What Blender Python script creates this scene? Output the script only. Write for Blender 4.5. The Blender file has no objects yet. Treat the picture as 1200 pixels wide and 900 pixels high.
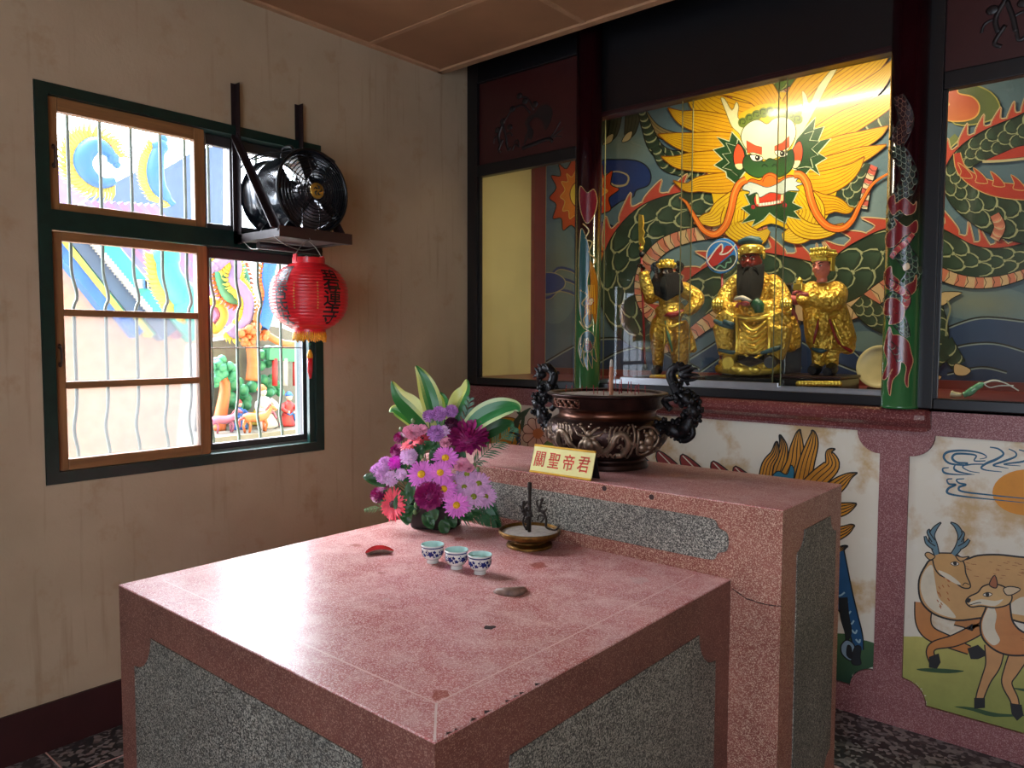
import bpy, bmesh, math, random
from math import sin, cos, pi, radians as R
from mathutils import Vector as V, Matrix as M4, noise
from mathutils.geometry import tessellate_polygon
random.seed(7)
SC = bpy.context.scene
COL = SC.collection

# ------------------------------------------------------------------ camera numbers
CAMP = dict(f=888.13, yaw=40.5236, pitch=3.3202, roll=0.16, pos=(3.1297, -3.262, 1.55))
_a, _b, _r = R(CAMP['yaw']), R(CAMP['pitch']), R(CAMP['roll'])
CAM = V(CAMP['pos'])
FW = V((-sin(_a)*cos(_b), cos(_a)*cos(_b), -sin(_b)))
_rt = V((cos(_a), sin(_a), 0)); _up = _rt.cross(FW)
RT = _rt*cos(_r) + _up*sin(_r); UP = _up*cos(_r) - _rt*sin(_r)

def hit(u, v, ax, val):
    """world point where the photograph's pixel (u, v) meets an axis plane"""
    d = FW + RT*((u-600)/CAMP['f']) - UP*((v-450)/CAMP['f'])
    k = 'xyz'.index(ax)
    return CAM + d*((val-CAM[k])/d[k])

# ------------------------------------------------------------------ colour and materials
def lin(c):
    c /= 255.0
    return c/12.92 if c <= 0.04045 else ((c+0.055)/1.055)**2.4
def RGB(r, g, b): return (lin(r), lin(g), lin(b), 1.0)

class NT:
    def __init__(s, name):
        s.m = bpy.data.materials.new(name); s.m.use_nodes = True
        s.t = s.m.node_tree; s.b = s.t.nodes['Principled BSDF']
        s.out = s.t.nodes['Material Output']
    def n(s, typ, **kw):
        nd = s.t.nodes.new(typ)
        for k, v in kw.items():
            if k[0] == '_': setattr(nd, k[1:], v)
            else: nd.inputs[k.replace('__', ' ')].default_value = v
        return nd
    def l(s, a, b): s.t.links.new(a, b)
    def coord(s, scale=(1, 1, 1)):
        tc = s.n('ShaderNodeTexCoord'); mp = s.n('ShaderNodeMapping')
        mp.inputs['Scale'].default_value = scale
        s.l(tc.outputs['Object'], mp.inputs['Vector']); return mp.outputs['Vector']
    def noise(s, vec, scale, detail=4, rough=.55):
        nd = s.n('ShaderNodeTexNoise', Scale=scale, Detail=detail, Roughness=rough)
        if vec is not None: s.l(vec, nd.inputs['Vector'])
        return nd.outputs['Fac']
    def ramp(s, fac, stops):
        nd = s.n('ShaderNodeValToRGB'); e = nd.color_ramp.elements
        while len(e) < len(stops): e.new(0.5)
        for i, (p, c) in enumerate(stops): e[i].position = p; e[i].color = c
        s.l(fac, nd.inputs['Fac']); return nd.outputs['Color']
    def mix(s, fac, a, b, mode='MIX'):
        nd = s.n('ShaderNodeMix', _data_type='RGBA', _blend_type=mode)
        for sock, val in ((nd.inputs['Factor'], fac), (nd.inputs[6], a), (nd.inputs[7], b)):
            if hasattr(val, 'is_linked'): s.l(val, sock)
            else: sock.default_value = val
        return nd.outputs[2]
    def bump(s, h, strength=.3, dist=.01):
        nd = s.n('ShaderNodeBump', Strength=strength, Distance=dist)
        s.l(h, nd.inputs['Height']); s.l(nd.outputs['Normal'], s.b.inputs['Normal'])
    def col(s, c):
        if hasattr(c, 'is_linked'): s.l(c, s.b.inputs['Base Color'])
        else: s.b.inputs['Base Color'].default_value = c
    def set(s, **kw):
        for k, v in kw.items(): s.b.inputs[k.replace('__', ' ')].default_value = v

BW = ((0, (0, 0, 0, 1)), (1, (1, 1, 1, 1)))
def simple(name, c, rough=.5, metal=0, var=.15, scale=12, bump=0, bscale=60, coat=0, dist=.004):
    t = NT(name); vec = t.coord()
    f = t.noise(vec, scale)
    d = tuple(x*(1-var) for x in c[:3])+(1,); e = tuple(min(1, x*(1+var)) for x in c[:3])+(1,)
    t.col(t.ramp(f, ((.3, d), (.7, e))))
    t.set(Roughness=rough, Metallic=metal, Coat__Weight=coat)
    if bump: t.bump(t.noise(vec, bscale), bump, dist)
    return t.m

# ------------------------------------------------------------------ mesh builder
class MB:
    def __init__(s): s.v = []; s.f = []; s.mi = []; s.sm = []; s.colr = []
    def add(s, vs, fs, mi=0, smooth=False, mat=None, col=None):
        o = len(s.v)
        s.v += [tuple(mat @ V(p)) if mat else tuple(p) for p in vs]
        for f in fs:
            s.f.append(tuple(i+o for i in f)); s.mi.append(mi); s.sm.append(smooth); s.colr.append(col)
    def box(s, x0, x1, y0, y1, z0, z1, mi=0, bev=0, mat=None):
        if bev <= 0:
            vs = [(x, y, z) for z in (z0, z1) for y in (y0, y1) for x in (x0, x1)]
            fs = [(0, 2, 3, 1), (4, 5, 7, 6), (0, 1, 5, 4), (2, 6, 7, 3), (0, 4, 6, 2), (1, 3, 7, 5)]
            s.add(vs, fs, mi, False, mat); return
        bm = bmesh.new(); bmesh.ops.create_cube(bm, size=1)
        for v in bm.verts:
            v.co = ((x0+x1)/2+v.co.x*(x1-x0), (y0+y1)/2+v.co.y*(y1-y0), (z0+z1)/2+v.co.z*(z1-z0))
        bmesh.ops.bevel(bm, geom=bm.edges[:], offset=bev, segments=2, profile=.5, affect='EDGES')
        s.frombm(bm, mi, mat)
    def frombm(s, bm, mi=0, mat=None, smooth=False):
        bm.verts.ensure_lookup_table(); bm.verts.index_update()
        s.add([v.co[:] for v in bm.verts], [[v.index for v in f.verts] for f in bm.faces], mi, smooth, mat); bm.free()
    def lathe(s, prof, n=32, mi=0, mat=None, smooth=True, cap=True, sx=1, sy=1):
        """prof: list of (radius, z) from the bottom up"""
        vs = []; fs = []
        for r, z in prof:
            for i in range(n):
                a = 2*pi*i/n; vs.append((r*cos(a)*sx, r*sin(a)*sy, z))
        for k in range(len(prof)-1):
            for i in range(n):
                j = (i+1) % n
                fs.append((k*n+i, k*n+j, (k+1)*n+j, (k+1)*n+i))
        s.add(vs, fs, mi, smooth, mat)
        if cap:
            if prof[0][0] > 1e-5: s.add(vs[:n], [tuple(range(n))[::-1]], mi, False, mat)
            if prof[-1][0] > 1e-5: s.add(vs[-n:], [tuple(range(n))], mi, False, mat)
    def tube(s, pts, rad, n=10, mi=0, mat=None, flat=1.0, cap=True, upv=None, smooth=True):
        """swept tube; rad number or list; flat squashes it along the second axis"""
        pts = [V(p) for p in pts]; N = len(pts)
        if not isinstance(rad, (list, tuple)): rad = [rad]*N
        vs = []; fs = []
        t0 = (pts[1]-pts[0]).normalized()
        ref = V(upv) if upv else (V((0, 0, 1)) if abs(t0.z) < .9 else V((1, 0, 0)))
        nrm = (ref - t0*ref.dot(t0)).normalized()
        for i, p in enumerate(pts):
            t = (pts[min(i+1, N-1)]-pts[max(i-1, 0)]).normalized()
            nrm = (nrm - t*nrm.dot(t))
            nrm = nrm.normalized() if nrm.length > 1e-6 else t.orthogonal().normalized()
            b = t.cross(nrm)
            for k in range(n):
                a = 2*pi*k/n; vs.append(tuple(p + (nrm*cos(a)*flat + b*sin(a))*rad[i]))
        for i in range(N-1):
            for k in range(n):
                j = (k+1) % n
                fs.append((i*n+k, i*n+j, (i+1)*n+j, (i+1)*n+k))
        s.add(vs, fs, mi, smooth, mat)
        if cap:
            s.add(vs[:n], [tuple(range(n))[::-1]], mi, False, mat); s.add(vs[-n:], [tuple(range(n))], mi, False, mat)
    def bar(s, a, b, r, n=10, mi=0, mat=None): s.tube([a, b], r, n, mi, mat)
    def beam(s, a, b, w, h, mi=0, up=(0, 0, 1)):
        a, b = V(a), V(b); t = (b-a).normalized(); u = V(up); u = (u-t*u.dot(t)).normalized(); q = t.cross(u)
        vs = [tuple(p + q*sx*w/2 + u*sy*h/2) for p in (a, b) for sx, sy in ((-1, -1), (1, -1), (1, 1), (-1, 1))]
        s.add(vs, [(3, 2, 1, 0), (4, 5, 6, 7), (0, 1, 5, 4), (1, 2, 6, 5), (2, 3, 7, 6), (3, 0, 4, 7)], mi)
    def ball(s, c, r, n=12, mi=0, mat=None, scl=(1, 1, 1)):
        prof = [(sin(pi*k/(n//2+2))*1.0, -cos(pi*k/(n//2+2))) for k in range(n//2+3)]
        m = M4.Translation(V(c)) @ M4.Diagonal((r*scl[0], r*scl[1], r*scl[2], 1))
        s.lathe([(max(a, 1e-4), b) for a, b in prof], n, mi, (mat @ m) if mat else m, True, False)
    def prism(s, poly, d0, d1, to3, mi=0):
        """extrude a 2-D outline (CCW) between depths d0, d1; to3(a, b, d) -> point"""
        tri = tessellate_polygon([[V((a, b, 0)) for a, b in poly]]); n = len(poly)
        A = [to3(a, b, d0) for a, b in poly]; B = [to3(a, b, d1) for a, b in poly]
        s.add(A+B, [t for t in tri]+[tuple(i+n for i in t[::-1]) for t in tri], mi)
        s.add(A+B, [(i, (i+1) % n, (i+1) % n+n, i+n) for i in range(n)], mi)
    def sheet(s, poly, to3, mi=0, col=None):
        tri = tessellate_polygon([[V((a, b, 0)) for a, b in poly]])
        s.add([to3(a, b) for a, b in poly], tri, mi, False, None, col)
    def build(s, name, mats, parent=None, recalc=True, auto=None):
        me = bpy.data.meshes.new(name); me.from_pydata([tuple(p) for p in s.v], [], s.f)
        if not isinstance(mats, (list, tuple)): mats = [mats]
        for m in mats: me.materials.append(m)
        me.polygons.foreach_set('material_index', s.mi); me.polygons.foreach_set('use_smooth', s.sm)
        if any(c is not None for c in s.colr):
            at = me.color_attributes.new('paint', 'FLOAT_COLOR', 'CORNER'); k = 0
            buf = []
            for f, c in zip(s.f, s.colr):
                if c is None: c = (1, 1, 1, 1)
                if isinstance(c[0], (tuple, list)):   # one colour per corner
                    for q in c: buf += list(q)
                else: buf += list(c)*len(f)
            at.data.foreach_set('color', buf)
        me.update()
        if recalc:
            bm = bmesh.new(); bm.from_mesh(me); bmesh.ops.remove_doubles(bm, verts=bm.verts, dist=1e-6)
            bmesh.ops.recalc_face_normals(bm, faces=bm.faces); bm.to_mesh(me); bm.free()
        o = bpy.data.objects.new(name, me); COL.objects.link(o)
        if parent: o.parent = parent
        return o

def empty(name, loc=(0, 0, 0), rz=0):
    o = bpy.data.objects.new(name, None); COL.objects.link(o); o.location = loc; o.rotation_euler.z = rz
    o.empty_display_size = .05; return o
def tag(o, label, cat, group=None, kind=None):
    if label: o['label'] = label
    if cat: o['category'] = cat
    if group: o['group'] = group
    if kind: o['kind'] = kind
    return o
def struct(o): o['kind'] = 'structure'; return o
def dup(o, parent=None, **kw):
    c = o.copy(); COL.objects.link(c); c.parent = parent
    for ch in list(o.children): dup(ch, c)
    for k, v in kw.items():
        if k in ('label', 'category', 'group'): c[k] = v
        else: setattr(c, k, v)
    return c
def T(x, y, z): return M4.Translation((x, y, z))
def RX(a): return M4.Rotation(a, 4, 'X')
def RY(a): return M4.Rotation(a, 4, 'Y')
def RZ(a): return M4.Rotation(a, 4, 'Z')
def S3(x, y, z): return M4.Diagonal((x, y, z, 1))

def crom(pts, k=6, closed=False):
    """Catmull-Rom through points of any dimension"""
    n = len(pts); out = []
    if n < 3 and not closed: return [tuple(p) for p in pts]
    rng = range(n if closed else n-1)
    g = (lambda i: pts[i % n]) if closed else (lambda i: pts[max(0, min(n-1, i))])
    for i in rng:
        p0, p1, p2, p3 = g(i-1), g(i), g(i+1), g(i+2)
        for j in range(k):
            t = j/k
            out.append(tuple(.5*((2*b)+(-a+c)*t+(2*a-5*b+4*c-d)*t*t+(-a+3*b-3*c+d)*t**3) for a, b, c, d in zip(p0, p1, p2, p3)))
    if not closed: out.append(tuple(pts[-1]))
    return out
def lerp(a, b, t): return tuple(x+(y-x)*t for x, y in zip(a, b))
def solid_mesh(name, mb, mats, parent, voxel, smooth=4, extra=None):
    """one continuous skin over the shapes collected in mb"""
    o = mb.build(name, mats, parent)
    md = o.modifiers.new('skin', 'REMESH'); md.mode = 'VOXEL'; md.voxel_size = voxel; md.use_smooth_shade = True
    if smooth:
        ms = o.modifiers.new('soften', 'SMOOTH'); ms.factor = .5; ms.iterations = smooth
    return o

def text_mesh(txt, size, name, extrude=0, offset=0):
    """outlines of characters as plain vertices/faces in the XY plane, centred"""
    cu = bpy.data.curves.new(name, 'FONT'); cu.body = txt; cu.size = size; cu.align_x = 'CENTER'; cu.align_y = 'CENTER'
    cu.extrude = extrude; cu.offset = offset; cu.resolution_u = 3
    o = bpy.data.objects.new(name, cu); COL.objects.link(o)
    bpy.context.view_layer.update()
    dg = bpy.context.evaluated_depsgraph_get(); me = o.evaluated_get(dg).to_mesh()
    vs = [tuple(v.co) for v in me.vertices]; fs = [tuple(p.vertices) for p in me.polygons]
    o.evaluated_get(dg).to_mesh_clear()
    bpy.data.objects.remove(o); bpy.data.curves.remove(cu)
    if vs:
        cx = (min(v[0] for v in vs)+max(v[0] for v in vs))/2; cy = (min(v[1] for v in vs)+max(v[1] for v in vs))/2
        vs = [(a-cx, b-cy, c) for a, b, c in vs]
    return vs, fs
# =================================================================== materials of the room
def mk_plaster():
    t = NT('cream_plaster'); v = t.coord()
    big = t.noise(v, 1.1, 5, .6); mid = t.noise(v, 6, 6, .65); fine = t.noise(v, 70, 4)
    c = t.ramp(big, ((.3, RGB(166, 148, 122)), (.7, RGB(188, 172, 146))))
    st = t.ramp(mid, ((.56, (0, 0, 0, 1)), (.74, (1, 1, 1, 1))))
    c = t.mix(st, c, RGB(166, 142, 112))
    # drip streaks: noise stretched along z
    mp = t.n('ShaderNodeMapping'); mp.inputs['Scale'].default_value = (30, 30, 1.6); t.l(v, mp.inputs['Vector'])
    s = t.ramp(t.noise(mp.outputs['Vector'], 1, 3), ((.58, (0, 0, 0, 1)), (.8, (.55, .55, .55, 1))))
    c = t.mix(s, c, RGB(140, 116, 88)); t.col(c)
    t.set(Roughness=.42, Specular__IOR__Level=.4)
    h = t.mix(.5, mid, fine); t.bump(h, .25, .006)
    return t.m
def mk_terrazzo(name, base, deep, chip, worn=None, worn_amt=.5, rough=.3, chipscale=210, coverage=.62, bumpy=.12, spec=.5):
    t = NT(name); v = t.coord()
    vo = t.n('ShaderNodeTexVoronoi', Scale=chipscale); t.l(v, vo.inputs['Vector'])
    sep = t.n('ShaderNodeSeparateColor'); t.l(vo.outputs['Color'], sep.inputs['Color'])
    big = t.noise(v, 2.6, 5, .62); mid = t.noise(v, 11, 5, .6)
    c = t.mix(t.ramp(big, ((.42, (0, 0, 0, 1)), (.62, (1, 1, 1, 1)))), base, deep)
    if worn:
        w = t.ramp(mid, ((.45, (0, 0, 0, 1)), (.8, (worn_amt,)*3+(1,)))); c = t.mix(w, c, worn)
    ch = t.ramp(sep.outputs['Red'], ((coverage, (0, 0, 0, 1)), (min(.99, coverage+.3), (.75, .75, .75, 1))))
    c = t.mix(ch, c, chip); t.col(c)
    t.set(Roughness=rough, Specular__IOR__Level=spec); t.bump(t.mix(.5, sep.outputs['Red'], t.noise(v, 30)), bumpy, .002)
    return t.m
def mk_grey(name, a, b, c_, scale=330, rough=.6):
    t = NT(name); v = t.coord()
    vo = t.n('ShaderNodeTexVoronoi', Scale=scale); t.l(v, vo.inputs['Vector'])
    sep = t.n('ShaderNodeSeparateColor'); t.l(vo.outputs['Color'], sep.inputs['Color'])
    c = t.ramp(sep.outputs['Red'], ((.15, a), (.55, b), (.95, c_)))
    c = t.mix(t.ramp(t.noise(v, 3, 4), ((.4, (0, 0, 0, 1)), (.75, (.5, .5, .5, 1)))), c, a)
    t.col(c); t.set(Roughness=rough); t.bump(sep.outputs['Green'], .25, .002); return t.m

m_plaster = mk_plaster()
m_red_paint = simple('oxblood_paint', RGB(52, 22, 24), .45, var=.15, scale=8, bump=.08)
m_pink_top = mk_terrazzo('pink_terrazzo_top', RGB(194, 120, 117), RGB(170, 82, 78), RGB(240, 216, 212), RGB(224, 186, 182), .85, .3, 430, .55, .08, .24)
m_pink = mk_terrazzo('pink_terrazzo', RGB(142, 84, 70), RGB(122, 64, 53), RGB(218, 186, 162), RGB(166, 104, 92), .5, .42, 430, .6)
m_pink_wall = mk_terrazzo('maroon_terrazzo', RGB(132, 76, 76), RGB(116, 62, 64), RGB(184, 142, 140), RGB(146, 92, 90), .4, .45, 380, .6)
m_grey = mk_grey('grey_washed_pebble', RGB(48, 46, 42), RGB(108, 106, 98), RGB(178, 174, 160))
m_inlay = simple('pale_brass_inlay', RGB(226, 190, 184), .4, var=.1)
m_crack = simple('dark_crack', RGB(50, 26, 24), .8)
m_floor = mk_terrazzo('floor_terrazzo_dark', RGB(70, 72, 74), RGB(52, 54, 56), RGB(170, 172, 172), None, .4, .3, 60, .5)
m_floor_pink = mk_terrazzo('floor_terrazzo_pink', RGB(146, 98, 100), RGB(120, 84, 86), RGB(206, 190, 190), None, .4, .3, 75, .5)
m_ceil = simple('brown_ceiling_board', RGB(164, 124, 90), .6, var=.1, scale=3, bump=.06)
m_ceil_trim = simple('ceiling_strip', RGB(184, 146, 112), .5)
m_black = simple('black_lacquer', RGB(13, 12, 15), .34, var=.2)
m_darkred = simple('dark_red_lacquer', RGB(56, 20, 20), .36, var=.12, scale=4)
m_darkbead = simple('dark_red_bead', RGB(40, 12, 15), .35)
m_ornament = simple('black_ornament', RGB(26, 20, 22), .4)

# =================================================================== shell
WY0, WY1, WZ0, WZ1 = -2.2655, -1.0315, 1.0036, 2.4869
CZ, CY = 3.0495, -.2255
RX1, RY0 = 5.2, -5.6
m = MB(); m.box(-.2, RX1+.2, RY0-.2, .9, -.1, 0); m.box(.35, 2.86, -2.9, -.45, -.001, .0016, 1); 
m.box(1.4, 4.9, -5.3, -3.3, -.001, .0016, 1)
for q in (-1.1, -2.3, -3.5, -4.7): m.box(0, RX1, q-.0025, q+.0025, 0, .0019, 2)
for q in (.25, 2.96, 4.2): m.box(q-.0025, q+.0025, RY0, 0, 0, .0019, 2)
struct(m.build('floor', [m_floor, m_floor_pink, m_inlay]))
m = MB()
m.box(-.2, 0, RY0, WY0, 0, 3.4); m.box(-.2, 0, WY1, 0, 0, 3.4); m.box(-.2, 0, WY0, WY1, 0, WZ0); m.box(-.2, 0, WY0, WY1, WZ1, 3.4)
struct(m.build('wall_left', m_plaster))
m = MB(); m.box(RX1, RX1+.2, RY0, .9, 0, 3.4); struct(m.build('wall_right', m_plaster))
# front wall behind the camera, with the wide open doorway that lets the daylight in
DX0, DX1, DZ1 = 2.55, 5.05, 2.65
m = MB(); m.box(-.2, DX0, RY0-.2, RY0, 0, 3.4); m.box(DX1, RX1+.2, RY0-.2, RY0, 0, 3.4); m.box(DX0, DX1, RY0-.2, RY0, DZ1, 3.4)
struct(m.build('wall_front', m_plaster))
m = MB(); m.box(0, RX1, RY0, CY, CZ, CZ+.06)
struct(m.build('ceiling', m_ceil))
m = MB()   # battens over the board joints and the edge strip
for q in (-.74, -1.66, -2.58, -3.5): m.box(0, RX1, q-.014, q+.014, CZ-.004, CZ)
for q in (1.0, 1.92, 2.84, 3.76): m.box(q-.014, q+.014, RY0, CY, CZ-.005, CZ)
m.box(0, RX1, CY-.03, CY+.012, CZ-.012, CZ+.06); m.box(0, .03, RY0, CY, CZ-.012, CZ)
struct(m.build('trim_1', m_ceil_trim))
m = MB(); m.box(-.2, RX1+.2, CY, .9, 3.4, 3.46); struct(m.build('ceiling_alcove', m_black))
m = MB(); m.box(0, RX1, CY+.012, CY+.03, 3.11, 3.4); struct(m.build('trim_3', m_black))
m = MB(); m.box(0, .012, RY0, -.0, 0, .184); struct(m.build('baseboard_left', m_red_paint))

# =================================================================== back wall dado of terrazzo with framed painted panels
def notch(x0, x1, z0, z1, r, seg=8):
    """rectangle whose corners are cut by concave quarter circles, counter-clockwise"""
    out = []
    def step(*a): out.extend(a)
    s = r*.16
    for cx, cz, a0 in ((x0, z0, 90), (x1, z0, 180), (x1, z1, 270), (x0, z1, 0)):
        arc = []
        for k in range(seg+1):
            a = R(a0 - 90*k/seg); arc.append((cx + r*cos(a), cz + r*sin(a)))
        out += arc
    return out
PAN = [(.17, 2.2885, .1166, 1.1862), (2.3945, 4.35, .1166, 1.1862)]
NR = .088
m = MB(); BACK = lambda a, b, d: (a, d, b)
bm_out = [(0, 0), (RX1, 0), (RX1, 1.2895), (0, 1.2895)]
loops = [[V((a, b, 0)) for a, b in bm_out]]+[[V((a, b, 0)) for a, b in notch(*p, NR)][::-1] for p in PAN]
tri = tessellate_polygon(loops); flat = [q for l in loops for q in l]
m.add([(q.x, 0, q.y) for q in flat], tri)
for p in PAN:     # little reveals round the painted panels
    pl = notch(*p, NR); n = len(pl)
    m.add([(a, 0, b) for a, b in pl]+[(a, .012, b) for a, b in pl], [(i, (i+1) % n, (i+1) % n+n, i+n) for i in range(n)])
m.box(0, RX1, .03, .7, 0, 1.28)
m.box(0, RX1, 0, .7, 1.28, 1.2895)
struct(m.build('wall_back', m_pink_wall))
# moulded ledge under the shrine window
prof = [(0, 1.2), (-.03, 1.2), (-.036, 1.216), (-.05, 1.224), (-.07, 1.236), (-.078, 1.25), (-.078, 1.268), (-.07, 1.282), (-.055, 1.2895), (0, 1.2895)]
m = MB(); LX0, LX1 = .75, 2.47
vs = []; n = len(prof)
ends = []
for x, k in ((LX0, .0), (LX0+.012, .75), (LX0+.045, 1), (LX1-.045, 1), (LX1-.012, .75), (LX1, .0)):
    vs += [(x, y*(.35+.65*k), 1.245+(z-1.245)*(.75+.25*k)) for y, z in prof]
fs = [(a*n+i, a*n+(i+1) % n, (a+1)*n+(i+1) % n, (a+1)*n+i) for a in range(5) for i in range(n)]+[tuple(range(n)), tuple(range(5*n, 6*n))[::-1]]
m.add(vs, fs, 0, False)
o = m.build('trim_2', mk_terrazzo('ledge_terrazzo', RGB(120, 62, 60), RGB(100, 48, 48), RGB(160, 110, 104), None, .4, .25, 230, .7)); struct(o)

# =================================================================== offering table and taller censer table
def face_panel(m, poly, to3, mi): m.prism(poly, -.0004, .004, to3, mi)
TX0, TX1, TY0, TY1, TZ = .7968, 2.1541, -2.3347, -1.0843, .8191
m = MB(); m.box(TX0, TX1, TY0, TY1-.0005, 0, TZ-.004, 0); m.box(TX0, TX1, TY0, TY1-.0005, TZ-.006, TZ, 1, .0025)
face_panel(m, notch(TX0+.1, TX1-.1, .09, .71, .11), lambda a, b, d: (a, TY0-d+.001, b), 2)
pr = notch(TY0+.1, TY1-.1, .09, .705, .11)
face_panel(m, pr, lambda a, b, d: (TX1+d-.001, a, b), 2)
# pale inlay lines let into the top
IN = .1045; zt = TZ+.0004
def line(a, b, w=.0045, c=3):
    a = V((a[0], a[1], 0)); b = V((b[0], b[1], 0)); d = (b-a).normalized(); q = V((-d.y, d.x, 0))*w/2
    m.add([(p.x, p.y, zt) for p in (a-q, b-q, b+q, a+q)], [(0, 1, 2, 3)], c)
P = [(TX0+IN*.55, TY0+IN), (TX1-IN, TY0+IN), (TX1-IN, TY1-.03), (TX0+IN*.55, TY1-.03)]
line(P[0], P[1]); line(P[1], P[2]); line(P[0], P[3]); line(P[1], (TX1-.004, TY0+.004), .005, 7)
# worn chips along the front edge
for k in range(22):
    a = random.uniform(.04, .5)**1.5*1.0; y = TY0+.02+a*1.1; w = random.uniform(.004, .012)
    m.add([(TX1-.003-w*.8, y, zt), (TX1-.001, y-w, zt), (TX1-.0005, y+w, zt)], [(0, 1, 2)], 6 if k % 3 else 4)
# old water and wax stains on the top
for sx, sy, sr, mi in ((1.86, -1.86, .014, 4), (2.03, -2.2, .02, 5), (1.30, -1.75, .012, 5), (1.95, -1.28, .03, 6), (1.2, -1.3, .02, 5), (1.5, -1.9, .012, 6), (.98, -1.6, .02, 5), (1.62, -1.36, .03, 5)):
    ring = [(sx+sr*(1+.25*sin(3*t+sx*9)+.15*sin(5*t))*cos(t), sy+sr*(1+.25*sin(2*t+sy*7))*sin(t), TZ+.00025) for t in [2*pi*k/18 for k in range(18)]]
    m.add(ring, [tuple(range(18))], mi)
m_st1 = mk_terrazzo('stained_terrazzo', RGB(164, 76, 60), RGB(140, 60, 50), RGB(206, 150, 140), None, .5, .35, 430, .6); m_st2 = mk_terrazzo('worn_terrazzo', RGB(196, 146, 142), RGB(180, 120, 118), RGB(230, 210, 206), None, .5, .4, 430, .5)
m_pink_side = mk_terrazzo('shaded_pink_terrazzo', RGB(112, 66, 56), RGB(94, 52, 45), RGB(176, 138, 120), RGB(128, 82, 72), .4, .5, 430, .66)  # darker pink terrazzo: the shade on this table's sides is put into the colour
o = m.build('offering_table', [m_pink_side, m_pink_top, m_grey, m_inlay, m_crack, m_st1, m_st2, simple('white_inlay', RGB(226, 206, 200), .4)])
tag(o, 'low pink terrazzo altar table with grey pebble side panels, holding the flowers and three cups', 'table')
QX0, QX1, QY1, QZ = .71, 2.3104, -.5477, 1.0559
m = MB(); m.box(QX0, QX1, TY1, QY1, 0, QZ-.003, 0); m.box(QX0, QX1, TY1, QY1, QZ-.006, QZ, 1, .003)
def ogee(x0, x1, z0, z1):
    """long panel with a rounded bulge in the middle of each end"""
    w = .075; h = (z1-z0)
    right = [(x1-w, z0), (x1-.6*w, z0+.04*h), (x1-.45*w, z0+.2*h), (x1-.1*w, z0+.28*h), (x1, z0+.5*h), (x1-.1*w, z0+.72*h), (x1-.45*w, z0+.8*h), (x1-.6*w, z0+.96*h), (x1-w, z1)]
    rr = crom(right, 4); return rr+[(x0+x1-a, b) for a, b in rr[::-1]]
face_panel(m, ogee(QX0+.16, QX1-.165, .866, .998), lambda a, b, d: (a, TY1-d+.001, b), 2)
face_panel(m, notch(TY1+.12, QY1-.055, .08, .965, .06), lambda a, b, d: (QX1+d-.001, a, b), 2)
ck = [(2.16, .7905), (2.175, .783), (2.19, .777), (2.205, .769), (2.225, .7685), (2.24, .766), (2.26, .7655), (2.275, .766), (2.295, .768), (2.312, .771)]
for k in range(len(ck)-1): m.beam((ck[k][0], TY1-.0002, ck[k][1]), (ck[k+1][0], TY1-.0002, ck[k+1][1]), .0012, .0022+.0012*(k % 2), 3)
for q in ((1.69, 1.04), (1.875, 1.035)): m.lathe([(.009, 0), (.009, .002)], 10, 3, T(q[0], TY1-.0005, q[1]) @ RX(pi/2), False)
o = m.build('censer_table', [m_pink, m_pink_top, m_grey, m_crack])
tag(o, 'tall narrow pink terrazzo altar table behind the low one, carrying the bronze censer', 'table')
# =================================================================== window in the left wall
m_green = simple('bottle_green_paint', RGB(8, 40, 35), .3, var=.25, scale=20, bump=.12, bscale=35, coat=.3)
def mk_wood(name, a, b, rough=.5, axis=2):
    t = NT(name); s = [40, 40, 40]; s[axis] = 2.5; v = t.coord(tuple(s))
    f = t.noise(v, 1, 6, .65); t.col(t.ramp(f, ((.3, a), (.7, b)))); t.set(Roughness=rough); t.bump(f, .1, .002); return t.m
m_sash = mk_wood('brown_sash_wood', RGB(112, 76, 44), RGB(158, 112, 66))
m_sash_h = mk_wood('brown_sash_wood_rail', RGB(112, 76, 44), RGB(158, 112, 66), .5, 1)
m_alu = simple('dark_aluminium', RGB(74, 70, 72), .45, .5, var=.1)
m_track = simple('grey_aluminium_edge', RGB(150, 150, 152), .35, .7)
m_latch = simple('rusty_iron', RGB(62, 40, 28), .5, .6, var=.3, scale=80)
def mk_glass(name, tint=(1, 1, 1, 1), ior=1.5, boost=1.0, rough=.0):
    m = bpy.data.materials.new(name); m.use_nodes = True; t = m.node_tree; t.nodes.clear()
    o = t.nodes.new('ShaderNodeOutputMaterial'); mx = t.nodes.new('ShaderNodeMixShader')
    tr = t.nodes.new('ShaderNodeBsdfTransparent'); gl = t.nodes.new('ShaderNodeBsdfGlossy'); fr = t.nodes.new('ShaderNodeFresnel')
    tr.inputs['Color'].default_value = tint; gl.inputs['Roughness'].default_value = rough; fr.inputs['IOR'].default_value = ior
    ge = t.nodes.new('ShaderNodeNewGeometry'); mr = t.nodes.new('ShaderNodeMapRange'); mr.inputs[3].default_value = ior; mr.inputs[4].default_value = 1/ior
    t.links.new(ge.outputs['Backfacing'], mr.inputs[0]); t.links.new(mr.outputs[0], fr.inputs['IOR'])
    t.links.new(fr.outputs[0], mx.inputs[0]); t.links.new(tr.outputs[0], mx.inputs[1]); t.links.new(gl.outputs[0], mx.inputs[2])
    t.links.new(mx.outputs[0], o.inputs[0]); return m
m_clear = mk_glass('clear_glass', (.97, .98, .97, 1))
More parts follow.
